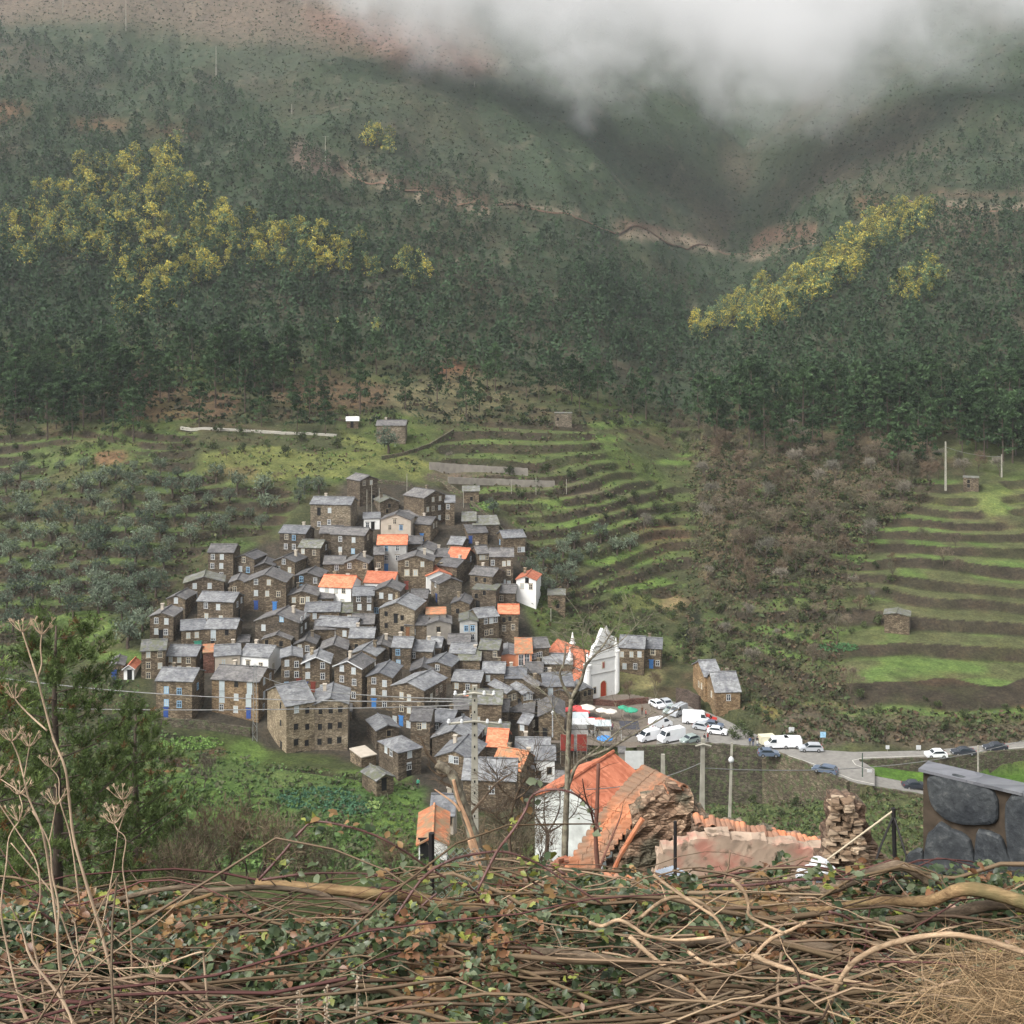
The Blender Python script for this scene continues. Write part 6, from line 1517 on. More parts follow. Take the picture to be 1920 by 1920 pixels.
def twigs_from(mb,Q,n,L_,r,rs=R,up=.5):
    for _ in range(n):
        p=Q[int(len(Q)*rs.uniform(.25,.98))]; d=Vector((rs.uniform(-1,1),rs.uniform(-.6,.6),rs.uniform(-.2,1)*up+.2)).normalized()
        q=p+d*L_*rs.uniform(.4,1); mid=p.lerp(q,.5)+Vector((rs.uniform(-1,1),rs.uniform(-1,1),rs.uniform(-1,1)))*L_*.08
        mb.tube([p,mid,q],[r,r*.7,r*.3],3,cap=False)
        if L_>.35:
            for _ in range(3):
                d2=(d+Vector((rs.uniform(-1,1),rs.uniform(-1,1),rs.uniform(-1,1)))*.7).normalized(); s=mid.lerp(q,rs.random()); mb.tube([s,s+d2*L_*.4],[r*.5,r*.25],3,cap=False)
def handtree(name,label,limbs,Y,twn,twl,twr,mat,tmat):
    T=MB(); t=limb(T,limbs[0][0],Y,*limbs[0][1:3]); B_=MB(); Tw=MB(); twigs_from(Tw,t,twn//2,twl,twr)
    for l,r0,r1 in limbs[1:]:
        q=limb(B_,l,Y,r0,r1,5,dY=R.uniform(-.8,.8)); twigs_from(Tw,q,twn,twl,twr)
    root=empty(name,(0,0,0),label=label,cat='tree')
    base=P(*limbs[0][0][0],Y); root.location=base
    for mb,nm,mm in ((T,'trunk',mat),(B_,'limbs',mat),(Tw,'twigs',tmat)):
        o=mb.build(nm,[mm],root,smooth=True); o.location=-base
    return root
handtree('leafless_tree','lichen grey leafless tree rising in front of the church square',[([(1058,1640),(1060,1560),(1064,1460),(1066,1380),(1071,1310)],.13,.075),([(1071,1310),(1090,1275),(1100,1245),(1128,1215),(1150,1180)],.075,.02),([(1071,1310),(1056,1285),(1050,1262),(1058,1240),(1062,1200)],.06,.015),([(1095,1262),(1098,1235),(1092,1200),(1095,1160)],.03,.01),([(1100,1245),(1120,1225),(1160,1205),(1200,1165)],.03,.01),([(1064,1480),(1085,1430),(1140,1405),(1200,1370),(1275,1328)],.07,.02),([(1085,1430),(1130,1395),(1175,1360),(1230,1335)],.04,.015),([(1066,1380),(1045,1350),(1030,1310),(1010,1290)],.03,.01)],40,20,1.2,.011,LICH,LICH)
handtree('leafless_tree','small dark fruit tree in front of the white house wall',[([(1025,1605),(1026,1580),(1026,1562)],.16,.12),([(1026,1562),(1010,1540),(1000,1515),(1003,1490)],.09,.03),([(1026,1562),(1020,1530),(1022,1495)],.08,.03),([(1026,1562),(1040,1540),(1050,1510),(1048,1485)],.08,.03),([(1026,1562),(1055,1545),(1080,1520),(1085,1490)],.07,.02)],84,16,1.2,.022,BARK,BARK)
handtree('sapling','thin reddish sapling stem crossing the orange roof',[([(1128,1700),(1122,1640),(1117,1570),(1120,1500),(1122,1432)],.035,.018),([(1117,1570),(1110,1530),(1098,1495),(1092,1460)],.014,.006),([(1120,1640),(1135,1600),(1160,1540),(1166,1520)],.016,.006)],13,10,.35,.004,plain('red_bark',(.15,.07,.05),.8,.2,8),DBRK)
handtree('leafless_tree','dead twisted shrub with dense twigs behind the pale concrete pole',[([(960,1620),(955,1560),(965,1500),(985,1460)],.07,.04),([(965,1500),(940,1480),(930,1450)],.035,.012),([(965,1500),(990,1480),(1005,1450),(1000,1425)],.035,.012),([(955,1560),(930,1530),(905,1520)],.03,.01),([(955,1560),(990,1540),(1020,1500)],.03,.01)],44,34,1.2,.015,DBRK,DBRK)
# broken trunk
def snag():
    root=empty('broken_tree',(0,0,0),label='broken lichen covered tree trunk with torn pale wood, leaning left of the tall pole',cat='tree')
    base=P(905,1640,30); root.location=base
    T=MB(); limb(T,[(905,1640),(893,1585),(875,1530),(858,1480),(846,1450),(818,1432)],30,.17,.11,8); o=T.build('trunk',[LICH],root,smooth=True); o.location=-base
    T=MB(); limb(T,[(896,1600),(878,1545),(860,1500),(850,1462)],29.86,.06,.04,5); limb(T,[(862,1520),(850,1505),(815,1480)],29.8,.04,.015,5); limb(T,[(905,1640),(890,1600),(880,1575)],29.82,.09,.05,5); o=T.build('torn_wood',[plain('torn_wood',(.46,.28,.17),.85,.25,6)],root); o.location=-base
    T=MB()
    for l in ([(818,1432),(800,1410),(790,1385),(782,1380)],[(846,1450),(830,1455),(812,1446),(800,1432)],[(858,1480),(835,1470),(825,1462)],[(880,1530),(905,1500),(930,1470),(960,1450)]): q=limb(T,l,30,.05,.012,5); twigs_from(T,q,6,.5,.01)
    o=T.build('limbs',[DBRK],root); o.location=-base
snag()
# white house with orange roof close below
W['wd']=plain('stained_whitewash',(.52,.54,.51),.9,.3,.9)
house(1002,1128,1508,1594,88,'G','wd','or','','large white house with orange tile roof just below the viewpoint',Y=88,d=7.0,pitch=.52,group=None,base=4)
def heap():
    o0=P(1062,1632,36); root=empty('rubble_heap',o0,0,label='heap of broken orange tiles and red rubble left of the ruin',cat='rubble heap'); mb=MB()
    for k in range(130):
        a=R.random()*6.28; r=R.random()**.6*.62; z=(.62-r)*.85*R.random(); mb.box((r*math.cos(a),r*.7*math.sin(a),z),(R.uniform(.08,.28),R.uniform(.06,.18),R.uniform(.03,.09)),R.random()*3)
    mb.build('pieces',[slate('broken_tile',(.34,.11,.06),(.62,.24,.12),.85,(.22,.14,.10),4)],root)
heap()
TILE=slate('loose_tile',(.50,.16,.07),(.72,.30,.15),.75,(.20,.13,.09),4,(.6,.55,.5))
RUB=stone('ruin_rubble',(.10,.065,.045),(.18,.12,.085),(.30,.22,.16),(5,5,11),1.2,1.0,(.13,.115,.08))
def barrel(mb,a,b,r,seg=6,m=0):
    """half round tile course from a to b"""
    a=Vector(a);b=Vector(b); d=(b-a).normalized(); s=d.cross(Vector((0,0,1))).normalized(); u=s.cross(d)
    n0=len(mb.v)
    for p in (a,b):
        for rr in (r,r*.84):
            for k in range(seg+1):
                t=math.pi*k/seg; mb.v.append(tuple(p+s*math.cos(t)*rr+u*math.sin(t)*rr))
    w=seg+1
    for k in range(seg):
        for A_,B_ in ((0,2*w),):
            mb.f.append((n0+k,n0+k+1,n0+2*w+k+1,n0+2*w+k)); mb.m.append(m)
            mb.f.append((n0+w+k+1,n0+w+k,n0+3*w+k,n0+3*w+k+1)); mb.m.append(m)
            mb.f.append((n0+k+1,n0+k,n0+w+k,n0+w+k+1)); mb.m.append(m); mb.f.append((n0+2*w+k,n0+2*w+k+1,n0+3*w+k+1,n0+3*w+k)); mb.m.append(m)
def rough_wall(parent,outline,Y0,th,mat,name='wall',yslope=0,amp=.10,cell=.22,x0=None,ori=(0,0,0)):
    """thick wall of an outline given in photo pixels, front face broken up"""
    pts=[]
    for a,b in outline:
        Yp=Y0+yslope*((a-outline[0][0])/F*Y0); pts.append(P(a,b,Yp))
    xs=[p.x for p in pts]; zs=[p.z for p in pts]; mb=MB()
    nx=max(4,int((max(xs)-min(xs))/cell)); nz=max(4,int((max(zs)-min(zs))/cell)); X0,X1,Z0,Z1=min(xs),max(xs),min(zs),max(zs)
    poly=[(p.x,p.z) for p in pts]; gx=np.linspace(X0,X1,nx+1); gz=np.linspace(Z0,Z1,nz+1)
    ins=[[bool(inpoly(np.array([(gx[i]+gx[i+1])/2]),np.array([(gz[j]+gz[j+1])/2]),poly)[0]) for j in range(nz)] for i in range(nx)]
    off={}
    def v(i,j,f):
        k=(i,j,f)
        if k not in off:
            yy=Y0+yslope*(gx[i]-X0)+(0 if f==0 else th)+R.uniform(-amp,amp)
            off[k]=len(mb.v); mb.v.append((gx[i]+R.uniform(-.3,.3)*cell-ori[0],yy-ori[1],gz[j]+R.uniform(-.3,.3)*cell-ori[2]))
        return off[k]
    def q(a): mb.f.append(tuple(a)); mb.m.append(0)
    for i in range(nx):
        for j in range(nz):
            if not ins[i][j]: continue
            q((v(i,j,0),v(i+1,j,0),v(i+1,j+1,0),v(i,j+1,0))); q((v(i,j,1),v(i,j+1,1),v(i+1,j+1,1),v(i+1,j,1)))
            if i==0 or not ins[i-1][j]: q((v(i,j,0),v(i,j+1,0),v(i,j+1,1),v(i,j,1)))
            if i==nx-1 or not ins[i+1][j]: q((v(i+1,j,0),v(i+1,j,1),v(i+1,j+1,1),v(i+1,j+1,0)))
            if j==nz-1 or not ins[i][j+1]: q((v(i,j+1,0),v(i+1,j+1,0),v(i+1,j+1,1),v(i,j+1,1)))
            if j==0 or not ins[i][j-1]: q((v(i,j,0),v(i,j,1),v(i+1,j,1),v(i+1,j,0)))
    return mb.build(name,[mat],parent)
def ruin():
    o0=P(1250,1640,33); root=empty('ruined_house',o0,0,label='ruined house with rubble gable, orange tile courses and pink stained plaster wall',cat='ruin')
    rough_wall(root,[(1128,1700),(1140,1640),(1168,1580),(1195,1522),(1235,1492),(1272,1480),(1300,1500),(1318,1535),(1345,1565),(1345,1700)],33,.7,RUB,'gable_wall',0,.09,.17,ori=o0)
    # roof courses running back from the gable, stepping down to the left
    mb=MB(); n=20
    for k in range(n):
        t=k/(n-1); a=P(1282-150*t,1480+ (150 if t>.4 else 150)*t*.93*(.55+.45*t),33.2); b_=a+Vector((-.9-.25*t,1.9*(1-t)+.35,-.28-.25*t))
        barrel(mb,a-o0,b_-o0,.13,6)
        for q in range(3): barrel(mb,(a.lerp(b_,q/3)+Vector((0,-.01,.012)))-o0,(a.lerp(b_,q/3+.04)+Vector((0,-.01,.012)))-o0,.142,6)
    mb.build('tile_roof',[slate('weathered_tile',(.28,.12,.06),(.58,.24,.12),.85,(.17,.12,.08),4,(.6,.55,.5))],root)
    mb=MB(); limb(mb,[(1205,1535),(1180,1575),(1160,1610),(1140,1665)],32.6,.07,.07,7); o=mb.build('verge_tiles',[TILE],root); o.location=-o0
    PL=plain('old_plaster',(.36,.27,.20),.95,.3,1.6)
    n_=PL.node_tree; b=n_.nodes['Principled BSDF']; v=objcoord(n_); no=N(n_,'ShaderNodeTexNoise'); no.inputs['Scale'].default_value=1.5; no.inputs['Detail'].default_value=9; n_.links.new(v,no.inputs['Vector'])
    src=b.inputs['Base Color'].links[0].from_socket
    c=mixc(n_,src,(.40,.15,.11),ramp(n_,no.outputs['Fac'],[(.50,(0,0,0)),(.66,(.7,.7,.7))])); n3=N(n_,'ShaderNodeTexNoise'); n3.inputs['Scale'].default_value=2.4; n3.inputs['Detail'].default_value=8; n_.links.new(v,n3.inputs['Vector'])
    c=mixc(n_,c,(.16,.12,.085),ramp(n_,n3.outputs['Fac'],[(.55,(0,0,0)),(.63,(1,1,1))])); n_.links.new(c,b.inputs['Base Color']); bump(n_,b,n3.outputs['Fac'],.4,.05)
    rough_wall(root,[(1225,1720),(1232,1600),(1290,1580),(1340,1566),(1430,1578),(1520,1590),(1572,1600),(1600,1720)],31.5,.5,PL,'plaster_wall',0,.005,.12,ori=o0)
    mb=MB()
    for k in range(26):
        t=k/25; a=P(1305+240*t,1530+48*t+R.uniform(-3,3),32.6); mb_a=a-o0; barrel(mb,mb_a,mb_a+Vector((R.uniform(-.1,.1),-.42,-.1)),.1,5)
    mb.build('wall_tiles',[TILE],root)
    rough_wall(root,[(1300,1600),(1300,1534),(1420,1556),(1548,1580),(1560,1612)],32.5,.35,RUB,'wall_top',0,.06,.15,ori=o0)
ruin()
def pillar():
    o0=P(1590,1640,28); root=empty('stone_pillar',o0,0,label='crumbling stacked stone pillar with a rubble shoulder, right of the ruin',cat='ruin')
    rough_wall(root,[(1540,1660),(1546,1610),(1560,1540),(1566,1505),(1600,1500),(1620,1512),(1628,1550),(1650,1600),(1700,1650),(1720,1720),(1540,1720)],28,.7,RUB,'core',0,.05,.13,ori=o0)
    mb=MB()
    for k in range(15):
        z=1500+k*7.5; w=38+k*2.3
        for q in range(3):
            c=P(1562+ (q+.5)*w/3-k*1.0+R.uniform(-5,5),z+R.uniform(-2,2),27.95-R.random()*.12); mb.box(tuple(c-o0),(w/3/F*28*R.uniform(.85,1.2),.5,.066*R.uniform(.6,1.5)),R.uniform(-.5,.5))
    mb.build('stacked_slabs',[stone('slab_stone',(.16,.11,.075),(.28,.21,.15),(.42,.34,.26),(3,3,6),2,.5)],root)
pillar()
# loose tiles near
for k in range(16):
    a=P(1118+ (k%6)*18+R.uniform(-5,5),1640+(k//6)*9+ (k%6)*2.5+R.uniform(-3,3),27-(k//6)*.7); mb=MB(); d=Vector((.32,-.42,-.16)) ; d.rotate(Matrix.Rotation(R.uniform(-.35,.35),4,'Z'))
    barrel(mb,(0,0,0),d,.115,7); o=mb.build('roof_tile',[TILE],label='loose orange barrel tile lying on the broken roof edge below the ruin',cat='roof tile',group='loose tiles on the broken roof edge'); o.location=a
rough_wall(empty('low_wall',P(1150,1690,25),0,label='low rubble wall with pale cap under the loose tiles',cat='wall'),[(1100,1760),(1104,1668),(1160,1664),(1218,1672),(1222,1760)],26.5,.5,RUB,'core',0,.05,.16,ori=P(1150,1690,25))
SHEET=plain('zinc_sheet',(.30,.34,.39),.45,.12,3,.1); DW=plain('dark_wood',(.05,.042,.036),.85,.2,4)
def sheetroof():
    o0=P(1270,1660,15); root=empty('tin_shed',o0,0,label='small dark shed with blue grey corrugated sheet roof in front of the ruin',cat='shed')
    q=[P(1228,1636,15.2),P(1282,1668,13.8),P(1330,1658,14.4),P(1262,1626,16)]; mb=MB(); mb.slab([p-o0 for p in q][::1],.03); mb.build('roof',[SHEET],root)
    mb=MB()
    for k in range(7):
        t=(k+.5)/7; a=q[0].lerp(q[3],t)-o0; b_=q[1].lerp(q[2],t)-o0; up_=Vector((0,0,.012)); mb.tube([a+up_,b_+up_],.018,4)
    mb.build('rib',[SHEET],root)
    mb=MB(); bt=-1.2; qq=[p-o0 for p in q]
    for a,b_ in ((0,1),(1,2),(2,3),(3,0)):
        A_,B_=qq[a]*.96,qq[b_]*.96; mb.poly([A_+Vector((0,0,-.05)),(A_.x,A_.y,bt),(B_.x,B_.y,bt),B_+Vector((0,0,-.05))])
    mb.build('wall',[DW],root)
sheetroof()
def nearpost(px,pt,pb,Y,r,label,mat,cat='fence post'):
    a=P(px,pb,Y); h=(pb-pt)/F*Y; mb=MB(); mb.tube([(0,0,-.3),(.0,0,h)],r,6); o=mb.build('fence_post',[mat],label=label,cat=cat); o.location=a; return o
IRON=plain('black_iron',(.02,.018,.018),.6,.2,8)
nearpost(1266,1540,1640,12,.018,'black iron post in front of the plaster wall',IRON)
nearpost(809,1562,1700,8,.022,'black fence post at the left end of the wire netting',IRON)
def brace_post():
    o0=P(1677,1640,9); root=empty('braced_post',o0,0,label='black iron post with two slanting braces and a pale rope, before the slate capped wall',cat='fence post')
    def tb(pts,r,nm,mat):
        mb=MB(); mb.tube([P(a,b,Yy)-o0 for a,b,Yy in pts],r,6); mb.build(nm,[mat],root)
    tb([(1675,1515,9),(1680,1690,9)],.016,'post',IRON)
    tb([(1675,1530,9),(1652,1585,8.9),(1630,1650,8.8)],.008,'brace',IRON); tb([(1676,1530,9),(1690,1575,8.9),(1705,1625,8.8)],.008,'brace',IRON)
    tb([(1676,1519,9),(1548,1614,8.9)],.007,'rope',plain('pale_rope',(.45,.38,.27),.9,.1,9))
brace_post()
def bag():
    rs=np.random.RandomState(8); me=bpy.data.meshes.new('bag'); import bmesh; bm=bmesh.new(); bmesh.ops.create_icosphere(bm,subdivisions=4,radius=1)
    for v in bm.verts:
        p=v.co.copy(); f=.72+.5*float(fbm(p.x*2+7,p.y*2+p.z*2.3+5,1.0,3,77)); v.co=Vector((p.x*.10*f*(1.3 if p.z<0 else .8),p.y*.07*f,p.z*.085*f))
    bm.to_mesh(me); bm.free(); o=obj('plastic_bag',me,plain('white_plastic',(.55,.56,.57),.5,.06,9),label='crumpled white plastic bag caught at the end of the rope',cat='bag'); o.location=P(1538,1627,8.8)
    m2=me.copy(); o2=obj('plastic_bag',m2,None,label='smaller crumpled white plastic bag left of the roped one',cat='bag'); o2.location=P(1508,1642,8.7); o2.scale=(.8,.8,.8); o2.rotation_euler=(0,.5,1)
bag()
mb=MB(); mb.slab([P(1530,1650,8.9),P(1655,1640,8.9),P(1655,1629,9.3),P(1530,1637,9.3)],.02); mb.build('metal_sheet',[SHEET],label='narrow blue grey metal sheet lying behind the white bag',cat='sheet')
def netting():
    mb=MB(); Y=8.0; x0,x1,y0_,y1=812,905,1590,1700; s=11
    c=x0-(y1-y0_)
    while c<x1:
        for sg in (1,-1):
            pts=[]
            a0,b0=(c,y0_) if sg==1 else (c,y1); a1,b1=(c+(y1-y0_),y1) if sg==1 else (c+(y1-y0_),y0_)
            t0=max(0,(x0-a0)/(a1-a0)); t1=min(1,(x1-a0)/(a1-a0))
            if t1>t0: mb.tube([P(a0+(a1-a0)*t0,b0+(b1-b0)*t0,Y),P(a0+(a1-a0)*t1,b0+(b1-b0)*t1,Y)],.0016,3,cap=False)
        c+=s
    mb.build('wire_netting',[plain('galvanised_wire',(.26,.33,.30),.6,.1,9)],label='greenish wire netting hanging from the black fence post',cat='fence')
netting()
# dark stone wall on the right with slate cap
def slatewall():
    A0=P(1731,1442,9); zt=A0.z; B0=Vector(((1960-960)/F*8.42,8.42,zt)); o0=Vector((A0.x,A0.y,zt-2.2))
    root=empty('stone_wall',o0,0,label='near wall of large dark grey stones under a thin slate cap at the right edge',cat='wall')
    d=(B0-A0); L_=d.length; dn=d.normalized(); nn=Vector((dn.y,-dn.x,0)); nn=nn if nn.y<0 else -nn
    MORT=plain('dark_mortar',(.055,.042,.030),.95,.35,12)
    mb=MB(); t=.5
    t=.16; q=[A0,A0+dn*(L_+1)]; bk=[p-nn*t for p in q]; dz=Vector((0,0,-3.6))
    for a,b_ in ((q[0],q[1]),(q[1],bk[1]),(bk[1],bk[0]),(bk[0],q[0])): mb.poly([a+dz-o0,b_+dz-o0,b_-o0,a-o0])
    mb.poly([q[0]-o0,q[1]-o0,bk[1]-o0,bk[0]-o0]); mb.build('core',[MORT],root)
    BS,n_,b=newmat('dark_stone'); v=objcoord(n_); no=N(n_,'ShaderNodeTexNoise'); no.inputs['Scale'].default_value=16; no.inputs['Detail'].default_value=12; no.inputs['Roughness'].default_value=.7; n_.links.new(v,no.inputs['Vector'])
    n2=N(n_,'ShaderNodeTexNoise'); n2.inputs['Scale'].default_value=2.2; n2.inputs['Detail'].default_value=6; n_.links.new(v,n2.inputs['Vector'])
    c=ramp(n_,no.outputs['Fac'],[(.3,(.022,.025,.028)),(.55,(.048,.053,.057)),(.75,(.12,.125,.122))]); c=mixc(n_,c,ramp(n_,n2.outputs['Fac'],[(.35,(.7,.72,.75)),(.65,(1.35,1.33,1.25))]),1.0,'MULTIPLY')
    n_.links.new(c,b.inputs['Base Color']); b.inputs['Roughness'].default_value=.62; bump(n_,b,no.outputs['Fac'],.9,.012)
    def pt(px,py):   # photo pixel onto the wall face
        r=Vector(((px-960)/F,1,-(py-HZ)/F)); s=(A0.dot(nn))/(r.dot(nn)); return r*s
    NS_=nn
    for out in ([(1740,1458),(1752,1450),(1790,1452),(1822,1461),(1852,1472),(1870,1492),(1874,1520),(1868,1542),(1830,1547),(1795,1543),(1770,1532),(1748,1508),(1741,1480)],
                [(1886,1512),(1894,1494),(1905,1488),(1960,1486),(1970,1560),(1965,1640),(1905,1650),(1888,1570)],
                [(1738,1572),(1752,1552),(1766,1540),(1785,1552),(1812,1564),(1824,1585),(1826,1640),(1740,1645)],
                [(1832,1562),(1850,1556),(1876,1566),(1888,1590),(1898,1640),(1834,1645)],
                [(1700,1605),(1722,1590),(1733,1600),(1735,1645),(1702,1645)],
                [(1740,1655),(1850,1655),(1850,1720),(1740,1720)],[(1858,1655),(1960,1660),(1960,1740),(1858,1730)]):
        P_=[pt(a,b_) for a,b_ in out]; cen=sum(P_,Vector())/len(P_); mb=MB(); k=len(P_)
        Q_=[]
        for i in range(len(P_)):
            a0,a1,a2,a3=P_[i-1],P_[i],P_[(i+1)%len(P_)],P_[(i+2)%len(P_)]
            for t in (0,.33,.66): Q_.append(.5*((2*a1)+(a2-a0)*t+(2*a0-5*a1+4*a2-a3)*t*t+(3*a1-a0-3*a2+a3)*t**3)+nn*0+Vector((0,0,R.uniform(-.004,.004))))
        P_=Q_; k=len(P_)
        rings=[[p-nn*.01 for p in P_],[p.lerp(cen,.012)+nn*.022 for p in P_],[p.lerp(cen,.05)+nn*.036 for p in P_],[p.lerp(cen,.14)+nn*(.042+R.uniform(-.003,.003)) for p in P_],[p.lerp(cen,.45)+nn*(.046+R.uniform(-.004,.004)) for p in P_]]
        for r0,r1 in zip(rings[:-1],rings[1:]):
            for i in range(k): j=(i+1)%k; mb.poly([r0[i]-o0,r0[j]-o0,r1[j]-o0,r1[i]-o0])
        mb.poly([p-o0 for p in rings[-1]]); o=mb.build('stone',[BS],root,smooth=True)
    # slate cap in thin overlapping slabs
    x=-.02; k=0
    while x<L_+.6:
        w=R.uniform(.28,.45); a=A0+dn*x; b_=A0+dn*(x+w+.03); z=.012+.006*(k%3)
        mb=MB(); mb.slab([a+nn*.045+Vector((0,0,z))-o0,b_+nn*(.045+R.uniform(-.01,.01))+Vector((0,0,z+.008))-o0,b_-nn*.15+Vector((0,0,z+.012))-o0,a-nn*.15+Vector((0,0,z+.004))-o0],.022)
        mb.build('cap_slate',[slate('cap_slate',(.09,.095,.10),(.22,.225,.225),.4,None,9,(.6,.6,.65))],root); x+=w; k+=1
slatewall()
# ------------------------------------------------------------ brambles, branches and stalks at the photographer's feet
STRAW=plain('dry_stalk',(.42,.31,.21),.8,.25,14); PALE=barkmat('pale_branch',(.22,.15,.09),(.36,.26,.17),(.48,.37,.25))
TAN=barkmat('tan_branch',(.10,.06,.03),(.20,.135,.07),(.32,.225,.12),(8,60,60),(.11,.10,.045)); CANE=plain('purple_cane',(.105,.05,.042),.5,.35,20,0,.4); GRB=barkmat('grey_branch',(.055,.042,.03),(.12,.092,.065),(.22,.175,.125))
def branch(name,label,pts,Y,r0,r1,mat,dY=0,group=None,thorns=False,cat='branch',tw=0,wob=.02):
    mb=MB(); q=limb(mb,pts,Y,r0,r1,8,dY,wob)
    base=q[0].copy(); root=mb.build(name,[mat],label=label,cat=cat,smooth=True)
    if group: root['group']=group
    if thorns:
        t=MB()
        for i in range(0,len(q)-1):
            for k in range(2):
                p=q[i].lerp(q[i+1],R.random()); d=Vector((R.uniform(-1,1),R.uniform(-1,1),R.uniform(-1,1))).normalized(); rr=r1
                t.tube([p,p+d*(.009+rr)],[.0022,.0004],3,cap=False)
        t.build('thorns',[mat],root)
    if tw:
        t=MB(); twigs_from(t,q,tw,.12,.0025); t.build('side_twigs',[mat],root)
    return root
k=1/F
branch('fallen_branch','long tan barked branch lying level below the garden, left of centre',[(480,1657),(620,1668),(700,1676),(770,1681),(830,1697),(905,1709)],3.9,.016,.020,TAN)
branch('fallen_branch','thickest smooth branch lying level from the centre and bending down at the right',[(975,1699),(1080,1695),(1200,1694),(1310,1694),(1400,1700),(1500,1712),(1600,1730),(1670,1760),(1720,1810)],3.8,.019,.026,TAN,-.3)
branch('fallen_branch','rough dark branch rising to a hump below the braced post',[(1455,1704),(1520,1680),(1590,1655),(1650,1630),(1695,1625),(1740,1650),(1790,1682)],3.9,.014,.018,GRB)
branch('fallen_branch','long brown branch curving up to the right edge',[(1500,1716),(1580,1700),(1650,1690),(1740,1690),(1800,1668),(1860,1674),(1960,1706)],3.6,.010,.022,TAN,-.2)
branch('fallen_branch','brown branch running below the right hand curved one',[(1640,1730),(1720,1722),(1790,1712),(1850,1698),(1950,1692)],3.5,.014,.016,GRB)
branch('fallen_branch','pale bare arched branch sweeping over the straw at lower right',[(1545,1920),(1560,1870),(1590,1815),(1640,1780),(1710,1760),(1780,1752),(1850,1764),(1940,1792)],2.9,.006,.007,PALE,-.1,tw=3)
branch('fallen_branch','mossy grey branch slanting down to the bottom edge at the centre',[(1000,1784),(1080,1790),(1160,1806),(1230,1835),(1290,1875),(1330,1925)],3.1,.010,.016,GRB,-.2)
branch('fallen_branch','cracked grey branch lying level right of centre',[(1140,1794),(1220,1778),(1300,1768),(1380,1765),(1470,1772),(1560,1778)],3.3,.009,.013,GRB)
branch('fallen_branch','dark branch bundle lying level left of centre',[(340,1672),(420,1668),(500,1664),(580,1672),(640,1690),(700,1712)],3.8,.007,.009,GRB,tw=4)
branch('fallen_branch','tan broken branch with orange bark below the long left one',[(850,1782),(900,1776),(950,1778),(1010,1786)],3.3,.009,.011,TAN)
branch('fallen_branch','dark branch from left mound up to the long tan one',[(180,1700),(240,1682),(300,1668),(380,1660)],3.7,.008,.007,GRB,tw=3)
branch('fallen_branch','yellowish mossy branch low at the left',[(260,1712),(310,1704),(350,1692),(400,1676)],3.6,.007,.006,TAN)
PB=[([(1105,1730),(1130,1736),(1160,1725),(1190,1740),(1215,1755),(1270,1763),(1340,1757)],'pale twisting branch left of the forked one'),
([(1372,1650),(1395,1672),(1404,1700),(1404,1716),(1430,1732),(1470,1750)],'pale hooked branch standing out of the thickest branch'),
([(1385,1920),(1395,1840),(1410,1800),(1440,1765),(1480,1745),(1512,1730)],'pale upright forked branch in the middle right'),
([(1225,1640),(1262,1668),(1310,1700),(1345,1725),(1370,1770),(1400,1800)],'pale branch slanting down from the tin shed'),
([(1200,1722),(1240,1690),(1275,1682),(1320,1696),(1352,1735),(1395,1795)],'pale arched branch crossing the thickest branch'),
([(1410,1790),(1450,1808),(1520,1828),(1580,1845)],'straight pale stick near the bottom right of centre'),
([(1290,1785),(1330,1808),(1380,1806)],'short pale curved stick'),
([(1455,1835),(1520,1842),(1580,1838),(1640,1850)],'pale stick with dark tip beside the straw'),
([(750,1805),(810,1855),(850,1905),(880,1940)],'straight pale stick slanting down at bottom centre left'),
([(1000,1850),(1100,1838),(1180,1815),(1260,1822),(1330,1830),(1440,1822)],'long thin wavy pale branch across the lower centre'),
([(1660,1890),(1720,1862),(1800,1838)],'pale stick slanting up beside the straw heap'),
([(1180,1756),(1230,1800),(1290,1840),(1340,1890)],'pale thin stick slanting right at bottom centre')]
for i,(p,l) in enumerate(PB): branch('dry_stick',l,p,2.9+.1*(i%5),.0045+.001*(i%3),.0035,PALE,-.1,cat='stick',tw=2)
CN=[([(740,1722),(790,1650),(840,1615),(900,1600),(950,1598),(1010,1620),(1060,1652),(1130,1695)],'high arched purple bramble cane in front of the tall near pole'),
([(485,1650),(530,1600),(565,1558),(590,1541),(640,1547),(700,1565),(760,1597),(800,1625),(850,1655)],'arched bramble cane over the green garden'),
([(490,1650),(560,1640),(620,1637),(700,1640),(750,1655)],'low thin bramble cane below the arched one'),
([(730,1790),(760,1740),(790,1700),(830,1668),(860,1655),(900,1680),(915,1730),(925,1768)],'dark thorny cane bending over left of centre'),
([(895,1670),(930,1600),(960,1560),(985,1520),(1000,1490),(1040,1480),(1080,1490),(1110,1520),(1125,1560)],'thorny cane looping up before the white house'),
([(1330,1660),(1400,1660),(1450,1655),(1500,1650),(1560,1648),(1640,1650)],'purple cane lying level under the white bag'),
([(0,1668),(60,1700),(120,1740),(200,1790)],'dark cane slanting down at the left edge'),
([(490,1768),(560,1775),(620,1783),(690,1800)],'thin red brown cane at bottom left of centre'),
([(1555,1710),(1590,1722),(1640,1760),(1670,1790),(1700,1840)],'dark crooked cane crossing the thickest branch'),
([(560,1900),(640,1860),(680,1800),(690,1760),(740,1720)],'dark upright cane at bottom centre left'),
([(1060,1640),(1020,1620),(985,1640),(1040,1680)],'short loose cane tip left of the ruin')]
for i,(p,l) in enumerate(CN): branch('bramble_cane',l,p,3.3+.12*(i%4),.0042,.0024,CANE,.1,cat='bramble',thorns=(i!=10))
